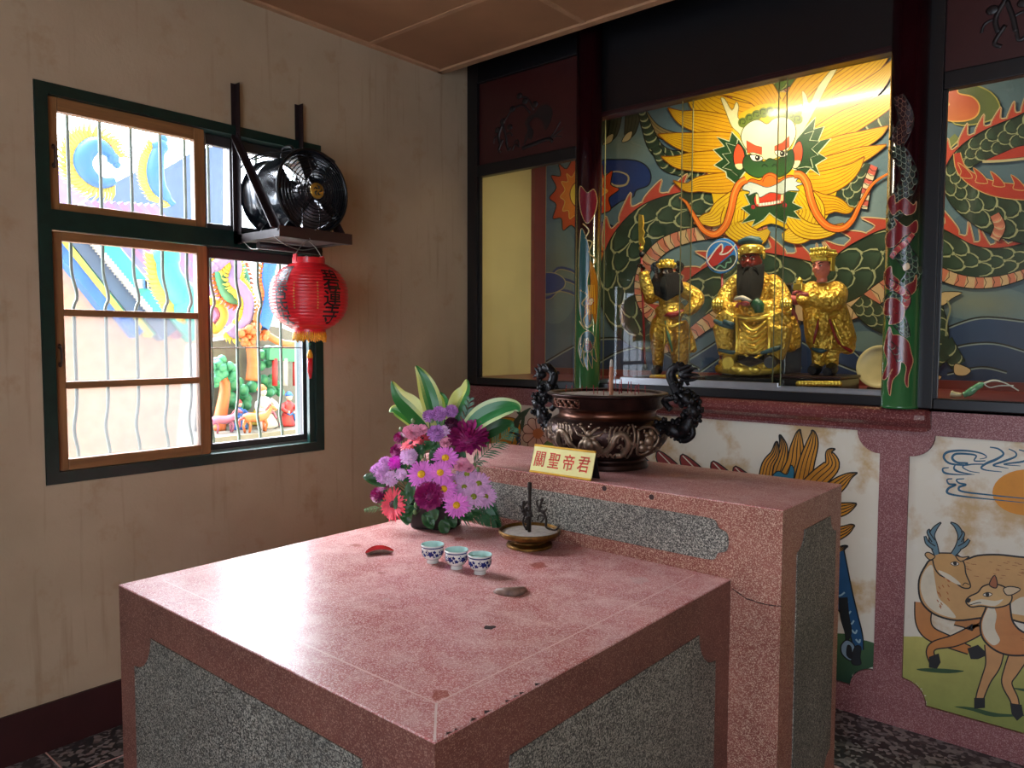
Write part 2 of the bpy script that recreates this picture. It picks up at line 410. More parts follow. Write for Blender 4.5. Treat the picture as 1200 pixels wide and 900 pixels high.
def mk_dusty():
    m = mk_glass('dusty_glass', (.96, .98, 1, 1)); t = m.node_tree
    mx = [n for n in t.nodes if n.type == 'MIX_SHADER'][0]; o = [n for n in t.nodes if n.type == 'OUTPUT_MATERIAL'][0]
    tl = t.nodes.new('ShaderNodeBsdfTranslucent'); tl.inputs['Color'].default_value = (.9, .95, 1, 1)
    m2 = t.nodes.new('ShaderNodeMixShader'); nz = t.nodes.new('ShaderNodeTexNoise'); tc = t.nodes.new('ShaderNodeTexCoord'); mp = t.nodes.new('ShaderNodeMapping')
    mp.inputs['Scale'].default_value = (1, 60, 3); t.links.new(tc.outputs['Object'], mp.inputs[0]); t.links.new(mp.outputs[0], nz.inputs['Vector'])
    nz.inputs['Scale'].default_value = 2; nz.inputs['Detail'].default_value = 5
    mr = t.nodes.new('ShaderNodeMapRange'); mr.inputs[3].default_value = .0; mr.inputs[4].default_value = .02
    t.links.new(nz.outputs['Fac'], mr.inputs[0]); t.links.new(mr.outputs[0], m2.inputs[0])
    t.links.new(mx.outputs[0], m2.inputs[1]); t.links.new(tl.outputs[0], m2.inputs[2]); t.links.new(m2.outputs[0], o.inputs[0]); return m
m_dusty = mk_dusty()
def mk_frost():
    m = bpy.data.materials.new('frosted_glass'); m.use_nodes = True; t = m.node_tree; t.nodes.clear()
    o = t.nodes.new('ShaderNodeOutputMaterial'); a = t.nodes.new('ShaderNodeBsdfTranslucent'); b = t.nodes.new('ShaderNodeBsdfRefraction')
    b.inputs['Roughness'].default_value = .21; b.inputs['IOR'].default_value = 1.06; b.inputs['Color'].default_value = (.52, .51, .53, 1); a.inputs['Color'].default_value = (.5, .5, .5, 1)
    g = t.nodes.new('ShaderNodeBsdfGlossy'); g.inputs['Roughness'].default_value = .3
    m1 = t.nodes.new('ShaderNodeMixShader'); m1.inputs[0].default_value = .93; m2 = t.nodes.new('ShaderNodeMixShader'); m2.inputs[0].default_value = .05
    t.links.new(a.outputs[0], m1.inputs[1]); t.links.new(b.outputs[0], m1.inputs[2]); t.links.new(m1.outputs[0], m2.inputs[1]); t.links.new(g.outputs[0], m2.inputs[2]); t.links.new(m2.outputs[0], o.inputs[0]); return m
m_frost = mk_frost()

win = empty('window_1', (0, (WY0+WY1)/2, WZ0)); struct(win)
WO = V((0, (WY0+WY1)/2, WZ0))
def W(mb): mb.v = [tuple(V(p)-WO) for p in mb.v]; return mb
m = MB(); D0, D1 = -.16, .006
e = .002
m.box(D0, D1, WY0+e, WY0+.045, WZ0+e, WZ1-e); m.box(D0, D1, WY1-.046, WY1-e, WZ0+e, WZ1-e)
m.box(D0, D1, WY0+.045, WY1-.046, WZ0+e, WZ0+.045); m.box(D0, D1, WY0+.045, WY1-.046, WZ1-.042, WZ1-e)
m.box(D0, D1-.001, WY0+.045, WY1-.046, 1.953, 2.027)
m.box(-.03, -.01, WY1-.075, WY1-.046, WZ0+.045, 1.953)
W(m).build('window_frame', m_green, win)
def sash(y0, y1, z0, z1, st, top, bot, rails, x0=-.05, x1=-.012):
    m = MB(); m.box(x0, x1, y0, y0+st, z0, z1, 0, .003); m.box(x0, x1, y1-st*1.35, y1, z0, z1, 0, .003)
    m.box(x0, x1-.001, y0+st, y1-st*1.35, z1-top, z1, 1, .002); m.box(x0, x1-.001, y0+st, y1-st*1.35, z0, z0+bot, 1, .002)
    for a, b in rails: m.box(x0+.004, x1-.003, y0+st, y1-st*1.35, a, b, 1, .002)
    return W(m).build('sash', [m_sash, m_sash_h], win)
def pane(parent, y0, y1, z0, z1, x, mat, name='pane'):
    m = MB(); m.add([(x, y0, z0), (x, y1, z0), (x, y1, z1), (x, y0, z1)], [(0, 1, 2, 3)]); return W(m).build(name, mat, parent)
up = sash(-2.2184, -1.615, 2.027, 2.443, .034, .05, .03, [])
pane(up, -2.19, -1.65, 2.05, 2.40, -.034, m_dusty)
lo = sash(-2.2149, -1.612, 1.05, 1.95, .034, .034, .042, [(1.36, 1.387), (1.636, 1.662)])
pane(lo, -2.19, -1.65, 1.66, 1.92, -.034, m_dusty)
pane(lo, -2.19, -1.65, 1.385, 1.64, -.034, m_frost, 'frosted_pane'); pane(lo, -2.19, -1.65, 1.09, 1.362, -.034, m_frost, 'frosted_pane')
for par, y, z in ((up, -2.201, 2.225), (lo, -2.201, 1.487)):
    m = MB(); x = -.012
    m.tube(crom([(x, y, z+.034), (x+.012, y, z+.027), (x+.016, y, z), (x+.012, y, z-.027), (x, y, z-.034)], 4), .0042, 8)
    for q in (-.034, .034): m.ball((x+.001, y, z+q), .009, 10, 0, None, (.5, .8, 1.2))
    W(m).build('latch', m_latch, par)
m = MB(); x0, x1 = -.095, -.065
m.box(x0, x1, -1.60, -1.575, 1.05, 1.953, 0, .003); m.box(x0, x1, -1.104, -1.078, 1.05, 1.953, 0, .003)
m.box(x0, x1, -1.575, -1.104, 1.05, 1.084, 0, .003); m.box(x0, x1, -1.575, -1.104, 1.908, 1.953, 0, .003)
m.box(x0+.004, x1-.004, -1.575, -1.104, 1.508, 1.513, 1); m.box(-.11, -.055, -1.605, WY1-.05, 1.046, 1.056, 1)
m.box(x1, x1+.004, -1.109, -1.104, 1.084, 1.908, 1)
ra = W(m).build('sash', [m_alu, m_track], win); ra['label'] = 'dark aluminium sash'
pane(ra, -1.578, -1.1, 1.08, 1.91, -.08, m_clear)
m = MB(); m.box(x0, x1, -1.60, -1.58, 2.027, 2.445, 1, .003); m.box(x0, x1, -1.47, -1.44, 2.027, 2.445, 0, .003); m.box(x0, x1, -1.104, -1.078, 2.027, 2.445, 0, .003)
m.box(x0, x1, -1.58, -1.104, 2.027, 2.06, 0, .003); m.box(x0, x1, -1.58, -1.104, 2.4, 2.445, 0, .003)
rb = W(m).build('sash', [m_alu, m_track], win); rb['label'] = 'dark aluminium sash'
pane(rb, -1.582, -1.1, 2.058, 2.402, -.08, m_dusty)
# iron security bars outside
m_bar = simple('grey_green_iron', RGB(108, 122, 112), .5, .2)
gr = empty('security_grille', (-.25, (WY0+WY1)/2, WZ0)); GO = V(gr.location)
tag(gr, 'outdoor grille of wavy vertical iron bars close behind the window panes', 'grille')
ys = [-2.0672, -1.9616, -1.8289, -1.6876, -1.575, -1.4742, -1.3442, -1.2301, -1.1056]
ys = [-2.19, -2.0672, -1.945, -1.82, -1.695, -1.585, -1.4742, -1.3442, -1.2301, -1.1056]
for k, y in enumerate(ys):
    m = MB(); w = .011
    pts = [(0, 0, .0), (0, 0, .10), (0, -w*1.2, .2), (0, 0, .32), (0, 0, .66), (0, w*1.6, .74), (0, 0, .84), (0, 0, .95), (0, 0, 1.0), (0, 0, 1.25), (0, 0, 1.52)]
    m.tube([(0, p[1]+y-GO.y, p[2]-.02) for p in crom(pts, 5)], .0072, 8); m.build('bar', m_bar, gr)
m = MB(); m.box(-.006, .006, WY0-GO.y-.02, WY1-GO.y+.02, -.03, -.012); m.box(-.006, .006, WY0-GO.y-.02, WY1-GO.y+.02, 1.5, 1.518)
m.box(0, .05, WY0-GO.y-.03, WY0-GO.y-.005, -.03, 1.518); m.box(0, .05, WY1-GO.y+.005, WY1-GO.y+.03, -.03, 1.518)
m.build('frame', m_bar, gr)

# =================================================================== what stands outside: temple roof, dragons, painted relief
m_out_ground = simple('courtyard_concrete', RGB(170, 165, 158), .8)
m = MB(); m.box(-14, -.2, -9, 6, -.25, -.15); struct(m.build('ground_outside', m_out_ground))
def mc(name, r, g, b): return simple(name, tuple(x*.5 for x in RGB(r, g, b)[:3])+(1,), .5, var=.12, scale=10)
c_teal, c_pink, c_or, c_yel, c_blu, c_red, c_grn, c_gry, c_wht, c_lil = [mc(n, *c) for n, c in dict(
    glazed_teal=(60, 205, 180), faded_pink=(206, 124, 160), bright_orange=(240, 128, 66), dragon_yellow=(246, 216, 70), dragon_blue=(44, 122, 220), figure_red=(226, 62, 62),
    pine_green=(70, 168, 120), roof_grey=(88, 110, 150), plaster_white=(238, 232, 226), tile_lilac=(160, 134, 190)).items()]
c_peach = mc('peach_wall', 248, 190, 150); c_rock = mc('relief_rock', 128, 124, 112); c_skin = mc('figure_skin', 250, 214, 196)
def H(u, v, x): return hit(u, v, 'x', x)
def slab(px, x, th, mats, name, parent=None, extra=None):
    """upright masonry shape of real thickness whose outline is given where the photo shows it"""
    P = [H(u, v, x) for u, v in px]; poly = [(p.y, p.z) for p in P]
    m = MB(); m.prism(poly, x, x-th, lambda a, b, d: (d, a, b)); return m.build(name, mats, parent)
def band(m, a, b, x, w, mi, dep=.12):
    A, B = H(*a, x), H(*b, x); d = (B-A).normalized(); m.beam(A-d*.25, B+d*.25, w, dep, mi, up=(1, 0, 0))
# gabled temple roof running down to the right
XR = -3.2
tr = empty('temple_roof', (XR, -3.4, 0)); TRO = V(tr.location)
def TB(mb, name, mats): mb.v = [tuple(V(p)-TRO) for p in mb.v]; return mb.build(name, mats, tr)
m = MB()
band(m, (78, 280), (142, 362), XR, .09, 0); TB(m, 'drip_tiles', c_teal)
m = MB(); band(m, (92, 282), (158, 364), XR+.02, .15, 0); band(m, (103, 283), (172, 366), XR+.0, .07, 1); TB(m, 'rake_tiles', [c_gry, c_pink])
m = MB(); band(m, (116, 281), (190, 368), XR+.06, .13, 0); TB(m, 'ridge_roll', c_teal)
m = MB()
for k in range(26):
    t = k/25; a = H(106+70*t, 281+84*t, XR+.1); m.box(a.x-.01, a.x+.03, a.y-.018, a.y+.004, a.z-.03, a.z+.03)
TB(m, 'white_edge_tiles', c_wht)
m = MB()   # tiled field made of parallel rolls
for k in range(11):
    band(m, (124+7.5*k, 268), (199+7.5*k, 357), XR-.12-.05*k, .05, k % 2)
TB(m, 'tile_rolls', [c_lil, c_pink])
m = MB(); band(m, (76, 287), (137, 364), XR+.08, .035, 0); TB(m, 'yellow_edge', c_yel)
m = MB(); band(m, (70, 294), (123, 362), XR+.05, .085, 0); TB(m, 'eave_beam', c_blu)
m = MB()
A = H(163, 332, XR+.12); B = H(192, 333, XR+.12)
for k in range(8):
    p = A.lerp(B, k/7); m.box(p.x-.03, p.x+.03, p.y-.022, p.y+.022, p.z-.04, p.z+.03, k % 2)
TB(m, 'ridge_end', [c_wht, c_blu])
tag(tr, 'tiled temple roof outside with teal and pink bands slanting behind the left window sash', 'roof')
o = slab([(40, 268), (130, 375), (262, 375), (262, 620), (20, 620)], -3.3, .2, c_peach, 'gable_wall'); tag(o, 'peach orange temple wall under the slanting roof outside the left panes', 'wall')
o = slab([(70, 243), (104, 229), (176, 193), (184, 203), (226, 178), (262, 168), (262, 420), (150, 420), (70, 300)], -7.5, .3, c_gry, 'hall_roof')
tag(o, 'grey blue hall roof with a low peak in the distance outside the upper pane', 'roof')
o = slab([(58, 185), (72, 188), (106, 240), (106, 258), (50, 262)], -5.2, .2, c_lil, 'side_roof'); tag(o, 'lilac tiled roof slope at the lower left of the upper pane outside', 'roof')
def dragon(name, px, x, w, label, body, spine, group=None, spike=.05, both=False, rr=None):
    pts = [H(u, v, x) for u, v in px]; O = pts[0].copy(); e0 = empty(name, O)
    cp = [V(p) for p in crom([tuple(p-O) for p in pts], 6)]; N = len(cp)
    rad = [w*(.35+.65*sin(pi*min(1, (i+1)/N*1.15))**.6) if rr is None else w*rr(i/N) for i in range(N)]
    m = MB(); m.tube(cp, rad, 10); m.build('body', body, e0)
    m = MB()
    for i in range(1, N-1):
        t = (cp[i+1]-cp[i-1]).normalized(); n = t.cross(V((1, 0, 0)))
        for sg in ((1, -1) if both else (1,)):
            b = cp[i]+n*sg*rad[i]*.85; m.tube([b-t*.006, b+n*sg*spike*.55-t*spike*.2, b+n*sg*spike-t*spike*.6], [rad[i]*.35, rad[i]*.22, .001], 6)
    m.build('spines', spine, e0)
    m = MB(); h = cp[0]; d = (cp[0]-cp[1]).normalized()
    m.ball(h, w*.9, 10, 0); m.ball(h+d*w*.9, w*.6, 10, 0)
    for q in (-1, 1): m2 = MB(); m2.tube([h, h+V((q*w*.5, 0, w*1.3))-d*w*.7], [w*.2, .002], 6); m2.build('horn', c_red, e0)
    m.build('head', body, e0)
    tag(e0, label, 'dragon', group); return e0
dragon('ridge_dragon', [(132, 186), (126, 178), (112, 170), (100, 178), (96, 192), (104, 206), (118, 214), (134, 212)], -3.6, .058, 'blue dragon with a fan of yellow spines outside the upper left pane', c_blu, c_yel, spike=.13, rr=lambda t: .5+.9*sin(pi*t))
dragon('feathered_dragon', [(187, 172), (182, 190), (181, 205), (185, 220), (194, 230), (203, 240)], -3.0, .075, 'tall blue feathered dragon tail with yellow fringe outside the upper left pane', c_blu, c_yel, spike=.08)
dragon('spiny_dragon', [(194, 300), (197, 322), (208, 340), (218, 352), (222, 375)], -2.6, .12, 'blue green spiny dragon with yellow edge right of the roof in the lower left sash', c_teal, c_yel, spike=.09, rr=lambda t: .7+.5*t)
dragon('coiled_dragon', [(252, 312), (268, 300), (276, 312), (273, 328), (282, 338), (290, 352), (288, 374), (276, 390), (268, 384)], -1.9, .045, 'yellow coiling dragon at the top of the right window pane outside', c_lil, c_yel, spike=.045, both=True, rr=lambda t: 1)
dragon('looped_dragon', [(262, 296), (258, 322), (266, 345), (280, 348), (285, 330), (278, 308)], -2.0, .05, 'orange spined dragon loop behind the yellow one at the upper right pane', c_grn, c_or, spike=.05, rr=lambda t: 1)
dragon('winged_dragon', [(318, 300), (313, 325), (316, 345), (311, 372), (306, 384)], -1.85, .06, 'blue dragon with orange fringe beside the red lantern outside the right pane', c_blu, c_or, spike=.05, rr=lambda t: .9)
dragon('small_dragon', [(246, 352), (258, 358), (262, 372), (252, 386), (244, 380)], -2.1, .035, 'little yellow dragon head curling at the left edge of the right pane', c_yel, c_pink, spike=.035, rr=lambda t: 1)
ZST = H(300, 503, -1.72).z
# painted stone relief standing outside the right pane
o = slab([(225, 404), (262, 398), (290, 392), (306, 380), (330, 384), (350, 392), (352, 398), (372, 398), (372, 620), (205, 620)], -2.05, .25, c_rock, 'stone_relief')
q0, q1 = H(205, 500, -2.05).y, H(372, 500, -2.05).y; m = MB(); m.box(-2.049, -1.5, q0, q1, -.149, ZST-.001); m.build('ledge', c_rock, o)
tag(o, 'grey green rock relief wall filling the lower half of the right pane outside', 'relief')
o = slab([(236, 330), (247, 300), (275, 300), (275, 620), (236, 620)], -6.5, .3, c_gry, 'far_building'); tag(o, 'pale grey building far behind the dragons in the right pane', 'building')
def pine(name, base, trunk, blobs, label, mt, mf, x=-1.86):
    O = H(*base, x); e0 = empty(name, O); m = MB()
    pts = [H(u, v, x)-O for u, v in trunk]; cp = crom([tuple(p) for p in pts], 4); n = len(cp)
    m.tube(cp, [.05-.022*i/n for i in range(n)], 9); m.build('trunk', mt, e0)
    m = MB()
    for u, v, r in blobs:
        c = H(u, v, x+.03)-O
        for k in range(9): m.ball(c+V((random.uniform(-.4, .6)*r, random.uniform(-1, 1)*r, random.uniform(-.6, .6)*r)), r*.5, 8)
    m.build('foliage', mf, e0); tag(e0, label, 'tree', 'carved trees of the relief'); return e0
pine('carved_tree', (256, 505), [(256, 505), (260, 480), (264, 455), (262, 440)], [(252, 428, .07), (264, 436, .07), (248, 444, .06), (272, 432, .05)], 'carved tree with orange trunk and green crown at the left of the right pane', c_or, c_grn)
pine('carved_tree', (296, 446), [(296, 446), (297, 425), (294, 405), (290, 392)], [(284, 388, .05), (296, 386, .05), (304, 392, .05), (290, 398, .045)], 'carved tree with orange crown above the centre bar of the right pane', c_or, c_or)
for k, (u, v, r, lb) in enumerate(((312, 420, .10, 'upper'), (278, 462, .12, 'lower'), (318, 452, .09, 'middle'))):
    m = MB(); c = H(u, v, -1.95)
    for q in range(14): m.ball(c+V((random.uniform(0, .05), random.uniform(-1, 1)*r, random.uniform(-.7, .7)*r)), r*.38, 8)
    o = m.build('carved_bush', c_grn); tag(o, dict(upper='green carved bush at the pavilion roof outside', lower='green carved bush between trunk and horsemen outside', middle='green carved bush left of the red striped pavilion columns outside')[lb], 'bush', 'carved bushes of the relief')
# little pavilion
pv = empty('carved_pavilion', H(334, 452, -1.9)); O = V(pv.location)
for u in (322, 334, 346):
    m = MB(); a = H(u, 452, -1.84)-O; b = H(u, 420, -1.84)-O; m.tube([a, b], .02, 10); m.build('column', c_red if u != 334 else c_wht, pv)
m = MB(); a = H(314, 414, -1.85)-O; b = H(356, 418, -1.85)-O; m.beam(a, b, .05, .09); m.build('beam', c_grn, pv)
m = MB(); a = H(312, 398, -1.85)-O; b = H(358, 404, -1.85)-O; m.tube(crom([a+V((0, -.02, .05)), a*.6+b*.4+V((0, 0, -.01)), b], 5), .028, 8); m.build('roof', c_or, pv)
tag(pv, 'small carved pavilion with red and white columns left of the sash edge outside', 'pavilion')
def figure(u, v, h, x, c1, c2, hat, lean, label):
    O = H(u, v, x); O.z = ZST; e0 = empty('carved_figure', O); s = h
    m = MB(); m.lathe([(.24*s, 0), (.26*s, .06*s), (.19*s, .3*s), (.15*s, .45*s), (.18*s, .62*s), (.14*s, .72*s), (.06*s, .77*s), (.055*s, .8*s)], 14, 0, RX(lean) @ S3(.8, 1, 1))
    for q in (-1, 1):
        m.tube(crom([(0, q*.16*s, .66*s), (.1*s, q*.24*s, .52*s), (.2*s, q*.12*s, .44*s)], 4), [.065*s]*5+[.06*s]*3+[.05*s], 8, 0, RX(lean))
    m.build('robe', c1, e0)
    m = MB(); mt = RX(lean); m.ball((.02*s, 0, .89*s), .1*s, 12, 0, mt, (.95, .85, 1.12)); m.ball((.115*s, 0, .88*s), .018*s, 8, 0, mt)
    for q in (-1, 1): m.ball((.01*s, q*.088*s, .88*s), .022*s, 8, 0, mt)
    m.build('head', c_skin, e0)
    for q in (-1, 1): m = MB(); m.ball((.2*s, q*.1*s, .44*s), .04*s, 8, 0, mt); m.build('hand', c_skin, e0)
    m = MB(); mt = RX(lean) @ T(-.01*s, 0, .93*s); m.lathe([(.115*s, 0), (.12*s, .03*s), (.09*s, .08*s), (.05*s, .13*s), (.0005, .14*s)], 12, 0, mt); m.build('headdress', hat, e0)
    m = MB(); m.tube(crom([(.15*s, -.1*s, .4*s), (.14*s, 0, .36*s), (.15*s, .1*s, .4*s), (.1*s, .2*s, .2*s)], 4), .03*s, 8, 0, RX(lean)); m.build('sash_ribbon', c2, e0)
    tag(e0, label, 'figure', 'painted figures of the relief'); return e0
figure(314, 500, .30, -1.72, c_wht, c_pink, c_or, .15, 'carved figure in white robe with orange headdress outside right pane')
figure(336, 490, .24, -1.72, c_red, c_blu, c_blu, -.1, 'carved figure in red robe with blue headdress at the right pane edge')
figure(282, 500, .20, -1.80, c_blu, c_wht, c_red, .05, 'carved figure in blue robe with red cap at the pane centre outside')
figure(300, 492, .17, -1.93, c_yel, c_red, c_grn, -.2, 'small carved figure in yellow robe behind the blue one outside')
def horse(u, v, s, x, mt, label):
    O = H(u, v, x); O.z = ZST; e0 = empty('carved_horse', O); m = MB()
    m.tube(crom([(0, -.5*s, .55*s), (0, -.3*s, .62*s), (0, .1*s, .58*s), (0, .4*s, .64*s), (0, .62*s, .85*s), (0, .68*s, 1.0*s)], 4), [.12*s, .17*s, .19*s, .19*s, .18*s, .18*s, .18*s, .18*s, .19*s, .19*s, .19*s, .19*s, .18*s, .16*s, .13*s, .12*s, .11*s, .1*s, .09*s, .09*s, .08*s], 10)
    m.tube([(0, .66*s, 1.0*s), (0, .82*s, .93*s), (0, .95*s, .84*s)], [.1*s, .085*s, .055*s], 10)
    for yy, dy in ((-.42, -.1), (-.36, .1), (.34, .14), (.4, -.02)):
        m.tube([(.05*s if dy > 0 else -.05*s, yy*s, .55*s), (.05*s if dy > 0 else -.05*s, (yy+dy)*s, .28*s), (.05*s if dy > 0 else -.05*s, (yy+dy*.4)*s, 0)], [.085*s, .05*s, .045*s], 8)
    m.build('body', mt, e0); m = MB(); m.tube(crom([(0, -.5*s, .6*s), (0, -.7*s, .55*s), (0, -.74*s, .25*s)], 4), [.05*s]*8+[.01], 8); m.build('tail', c_red, e0); m = MB()
    for k in range(6): m.ball((0, (.42+.05*k)*s, (.78+.055*k)*s), .055*s, 8)
    m.build('mane', c_red, e0); tag(e0, label, 'horse'); return e0
horse(262, 516, .15, -1.70, c_pink, 'pink carved horse at the bottom left of the right pane outside')
horse(300, 508, .17, -1.58, c_or, 'orange carved horse below the white robed figure outside right pane')
# unseen eave added over the window outside to hold sky light off the relief
m = MB(); m.beam((-.2, -2.6, 3.25), (-.2, 1.5, 3.25), .1, .3); m.box(-.55, -.2, -5.6, 2, 3.2, 3.26); o = m.build('added_shade_eave', c_gry); o['kind'] = 'structure'
# =================================================================== painting kit: flat pigments laid on a wall or a column
def shade(c, k): return tuple(min(1, max(0, x*k)) for x in c[:3])+(1,)
class Paint:
    """collects coloured outlines (given as the photograph shows them) on one painted surface"""
    def __init__(s, to3, maxe=0, clip=()): s.mb = MB(); s.to3 = to3; s.k = 0; s.maxe = maxe; s.clip = clip
    def nxt(s): s.k += 1
    def poly(s, pts, c, smooth=0, c2=None, ax=None, same=False):
        if smooth: pts = crom([tuple(p) for p in pts], smooth, True)
        if not same: s.nxt()
        k = s.k
        if c2 is not None:
            (x0, y0), (x1, y1) = ax or ((pts[0]), (pts[len(pts)//2])); L = (x1-x0)**2+(y1-y0)**2
            g = lambda p: lerp(c, c2, max(0, min(1, ((p[0]-x0)*(x1-x0)+(p[1]-y0)*(y1-y0))/L)))
        tri = tessellate_polygon([[V((a, b, 0)) for a, b in pts]])
        todo = [tuple(tuple(pts[i]) for i in t) for t in tri]
        while todo:
            t = todo.pop(); e = [math.dist(t[i], t[(i+1) % 3]) for i in range(3)]; i = e.index(max(e))
            if s.maxe and e[i] > s.maxe:      # curved surface: cut long triangles so they follow it
                a, b, d = t[i], t[(i+1) % 3], t[(i+2) % 3]; m = lerp(a, b, .5); todo += [(a, m, d), (m, b, d)]; continue
            s.face([s.to3(a, b, k) for a, b in t], [g(q) for q in t] if c2 is not None else [c]*3)
    def face(s, P3, cl):
        P3 = [V(p) for p in P3]
        for n, d in s.clip:                   # keep the paint on its wall
            n = V(n); Q = []; C = []; m = len(P3)
            for i in range(m):
                a, b = P3[i], P3[(i+1) % m]; fa, fb = a.dot(n)-d, b.dot(n)-d
                if fa >= 0: Q.append(a); C.append(cl[i])
                if (fa >= 0) != (fb >= 0): t = fa/(fa-fb); Q.append(a.lerp(b, t)); C.append(lerp(cl[i], cl[(i+1) % m], t))
            P3, cl = Q, C
            if len(P3) < 3: return
        s.mb.add(P3, [tuple(range(len(P3)))], 0, False, None, list(cl))
    def strip(s, A, B, cols):
        n = len(A)
        for i in range(n-1):
            a, b = cols[i], cols[i+1]
            if a is b or a == b: s.face([A[i], A[i+1], B[i+1], B[i]], [a]*4)
            else: s.face([A[i], A[i+1], B[i+1], B[i]], [a, b, b, a])
    def line(s, pts, w, c, smooth=5, t0=1, t1=1, closed=False, mid=None, same=False):
        if smooth and len(pts) > 2: pts = crom([tuple(p) for p in pts], smooth, closed)
        if closed: pts = list(pts)+[pts[0]]
        if not same: s.nxt()
        n = len(pts); L = []; Rr = []
        for i, p in enumerate(pts):
            a = pts[max(0, i-1)]; b = pts[min(n-1, i+1)]
            if closed and i in (0, n-1): a = pts[n-2]; b = pts[1]
            dx, dy = b[0]-a[0], b[1]-a[1]; d = math.hypot(dx, dy) or 1
            t = i/(n-1); f = t0+(t1-t0)*t
            if mid is not None: f = (t0+(mid-t0)*2*t) if t < .5 else (mid+(t1-mid)*(2*t-1))
            hw = max(.04, w*f/2)
            L.append((p[0]-dy/d*hw, p[1]+dx/d*hw)); Rr.append((p[0]+dy/d*hw, p[1]-dx/d*hw))
        s.strip([s.to3(a, b, s.k) for a, b in L], [s.to3(a, b, s.k) for a, b in Rr], [c]*n)
    def shape(s, pts, c, oc, ow=1.2, smooth=4, **kw):
        if smooth: pts = crom([tuple(p) for p in pts], smooth, True)
        s.poly(pts, c, 0, **kw); s.line(pts, ow, oc, 0, closed=True)
    def leaf(s, pts, ws, c, oc=None, ow=1, nl=0, lc=None, c2=None, lw=.7):
        """tapering lock / flame along a centre line"""
        cc = crom([tuple(p)+(w,) for p, w in zip(pts, ws)], 6); n = len(cc); A = []; B = []; N = []
        for i, (x, y, w) in enumerate(cc):
            a = cc[max(0, i-1)]; b = cc[min(n-1, i+1)]; dx, dy = b[0]-a[0], b[1]-a[1]; d = math.hypot(dx, dy) or 1
            N.append((-dy/d, dx/d)); w = max(w, .05); A.append((x-dy/d*w, y+dx/d*w)); B.append((x+dy/d*w, y-dx/d*w))
        s.nxt(); s.strip([s.to3(a, b, s.k) for a, b in A], [s.to3(a, b, s.k) for a, b in B], [c if c2 is None else lerp(c, c2, i/(n-1)) for i in range(n)])
        for q in range(nl):
            f = -1+2*(q+1)/(nl+1); s.line([(x+nx*w*f, y+ny*w*f) for (x, y, w), (nx, ny) in zip(cc, N)], lw, lc, 0, .6, .3, mid=1)
        if oc: s.line(A, ow, oc, 0); s.line(B, ow, oc, 0)
    def body(s, path, belly=None, crest=None, step=11, cols=3, dark=None, pale=None, bel=None, smooth=6, crest_rng=(0, 1), spike=11, sc=1.0, out=None):
        """scaled dragon body. path (u, v, halfwidth). belly / crest = +1 / -1: on which side of travel"""
        dark = dark or RGB(44, 62, 48); pale = pale or RGB(176, 178, 132); bel = bel or (RGB(214, 128, 100), RGB(222, 186, 140)); out = out or RGB(22, 26, 24)
        cc = crom([tuple(p) for p in path], smooth); n = len(cc); N = []; S = [0]
        for i, (x, y, w) in enumerate(cc):
            a = cc[max(0, i-1)]; b = cc[min(n-1, i+1)]; dx, dy = b[0]-a[0], b[1]-a[1]; d = math.hypot(dx, dy) or 1; N.append((-dy/d, dx/d, dx/d, dy/d))
            if i: S.append(S[-1]+math.hypot(x-cc[i-1][0], y-cc[i-1][1]))
        def at(q):
            q = max(0, min(S[-1], q)); i = 0
            while i < n-2 and S[i+1] < q: i += 1
            t = (q-S[i])/max(1e-6, S[i+1]-S[i]); return lerp(cc[i], cc[i+1], t), lerp(N[i], N[i+1], t)
        def pt(q, f):
            (x, y, w), (nx, ny, tx, ty) = at(q); return (x+nx*w*f, y+ny*w*f)
        if crest:
            base = [pt(S[-1]*(crest_rng[0]+(crest_rng[1]-crest_rng[0])*k/40), crest*.8) for k in range(41)]
            L = S[-1]*(crest_rng[1]-crest_rng[0]); m = max(2, int(L/(spike*1.5))); top = []
            for k in range(m):
                q = S[-1]*crest_rng[0]+L*k/m; dq = L/m
                def cp(qq, h):
                    (x, y, w), (nx, ny, tx, ty) = at(qq); return (x+nx*crest*(w+h), y+ny*crest*(w+h))
                top += crom([cp(q, spike*.25), cp(q+dq*.3, spike*.45), cp(q+dq*.3-spike*.35, spike*1.35), cp(q+dq*.75, spike*.6), cp(q+dq*.97, spike*.2)], 4)
            s.poly(base+top[::-1], RGB(196, 76, 60)); s.line(top, 1.7, RGB(232, 194, 146), 0); s.line([(a, b+.8) for a, b in top], .4, out, 0)
        s.nxt(); s.strip([s.to3(*pt(q, -1), s.k) for q in S], [s.to3(*pt(q, 1), s.k) for q in S], [dark]*n)
        lo, hi = -1, 1
        if belly: lo, hi = (-1, .42) if belly > 0 else (-.42, 1)
        q = 0; row = 0
        while q < S[-1]:
            (x, y, w), nn = at(q); st = max(4, min(step, w*.66)); s.nxt()
            ncol = max(1, cols)
            for j in range(ncol+1):
                f = lo+(hi-lo)*((j+(.5 if row % 2 else 0))/ncol)
                if f > hi-.04 or f < lo+.04: continue
                hw = (hi-lo)/ncol*.5
                s.leaf([pt(q+st*.1, f), pt(q+st*.55, f), pt(q+st*1.05, f)], [w*hw*.8, w*hw*.62, w*hw*.1], shade(dark, 1.0), c2=shade(dark, 2.1)); 
                arc = []
                for a in range(7):
                    th = -pi/2+pi*a/6; arc.append(pt(q+st*(.25+.95*cos(th)), f+hw*.95*sin(th)))
                s.line(arc, (1.9 if st < 13 else 2.7)*sc, pale, 0, .3, .3, mid=1.15)
            q += st; row += 1
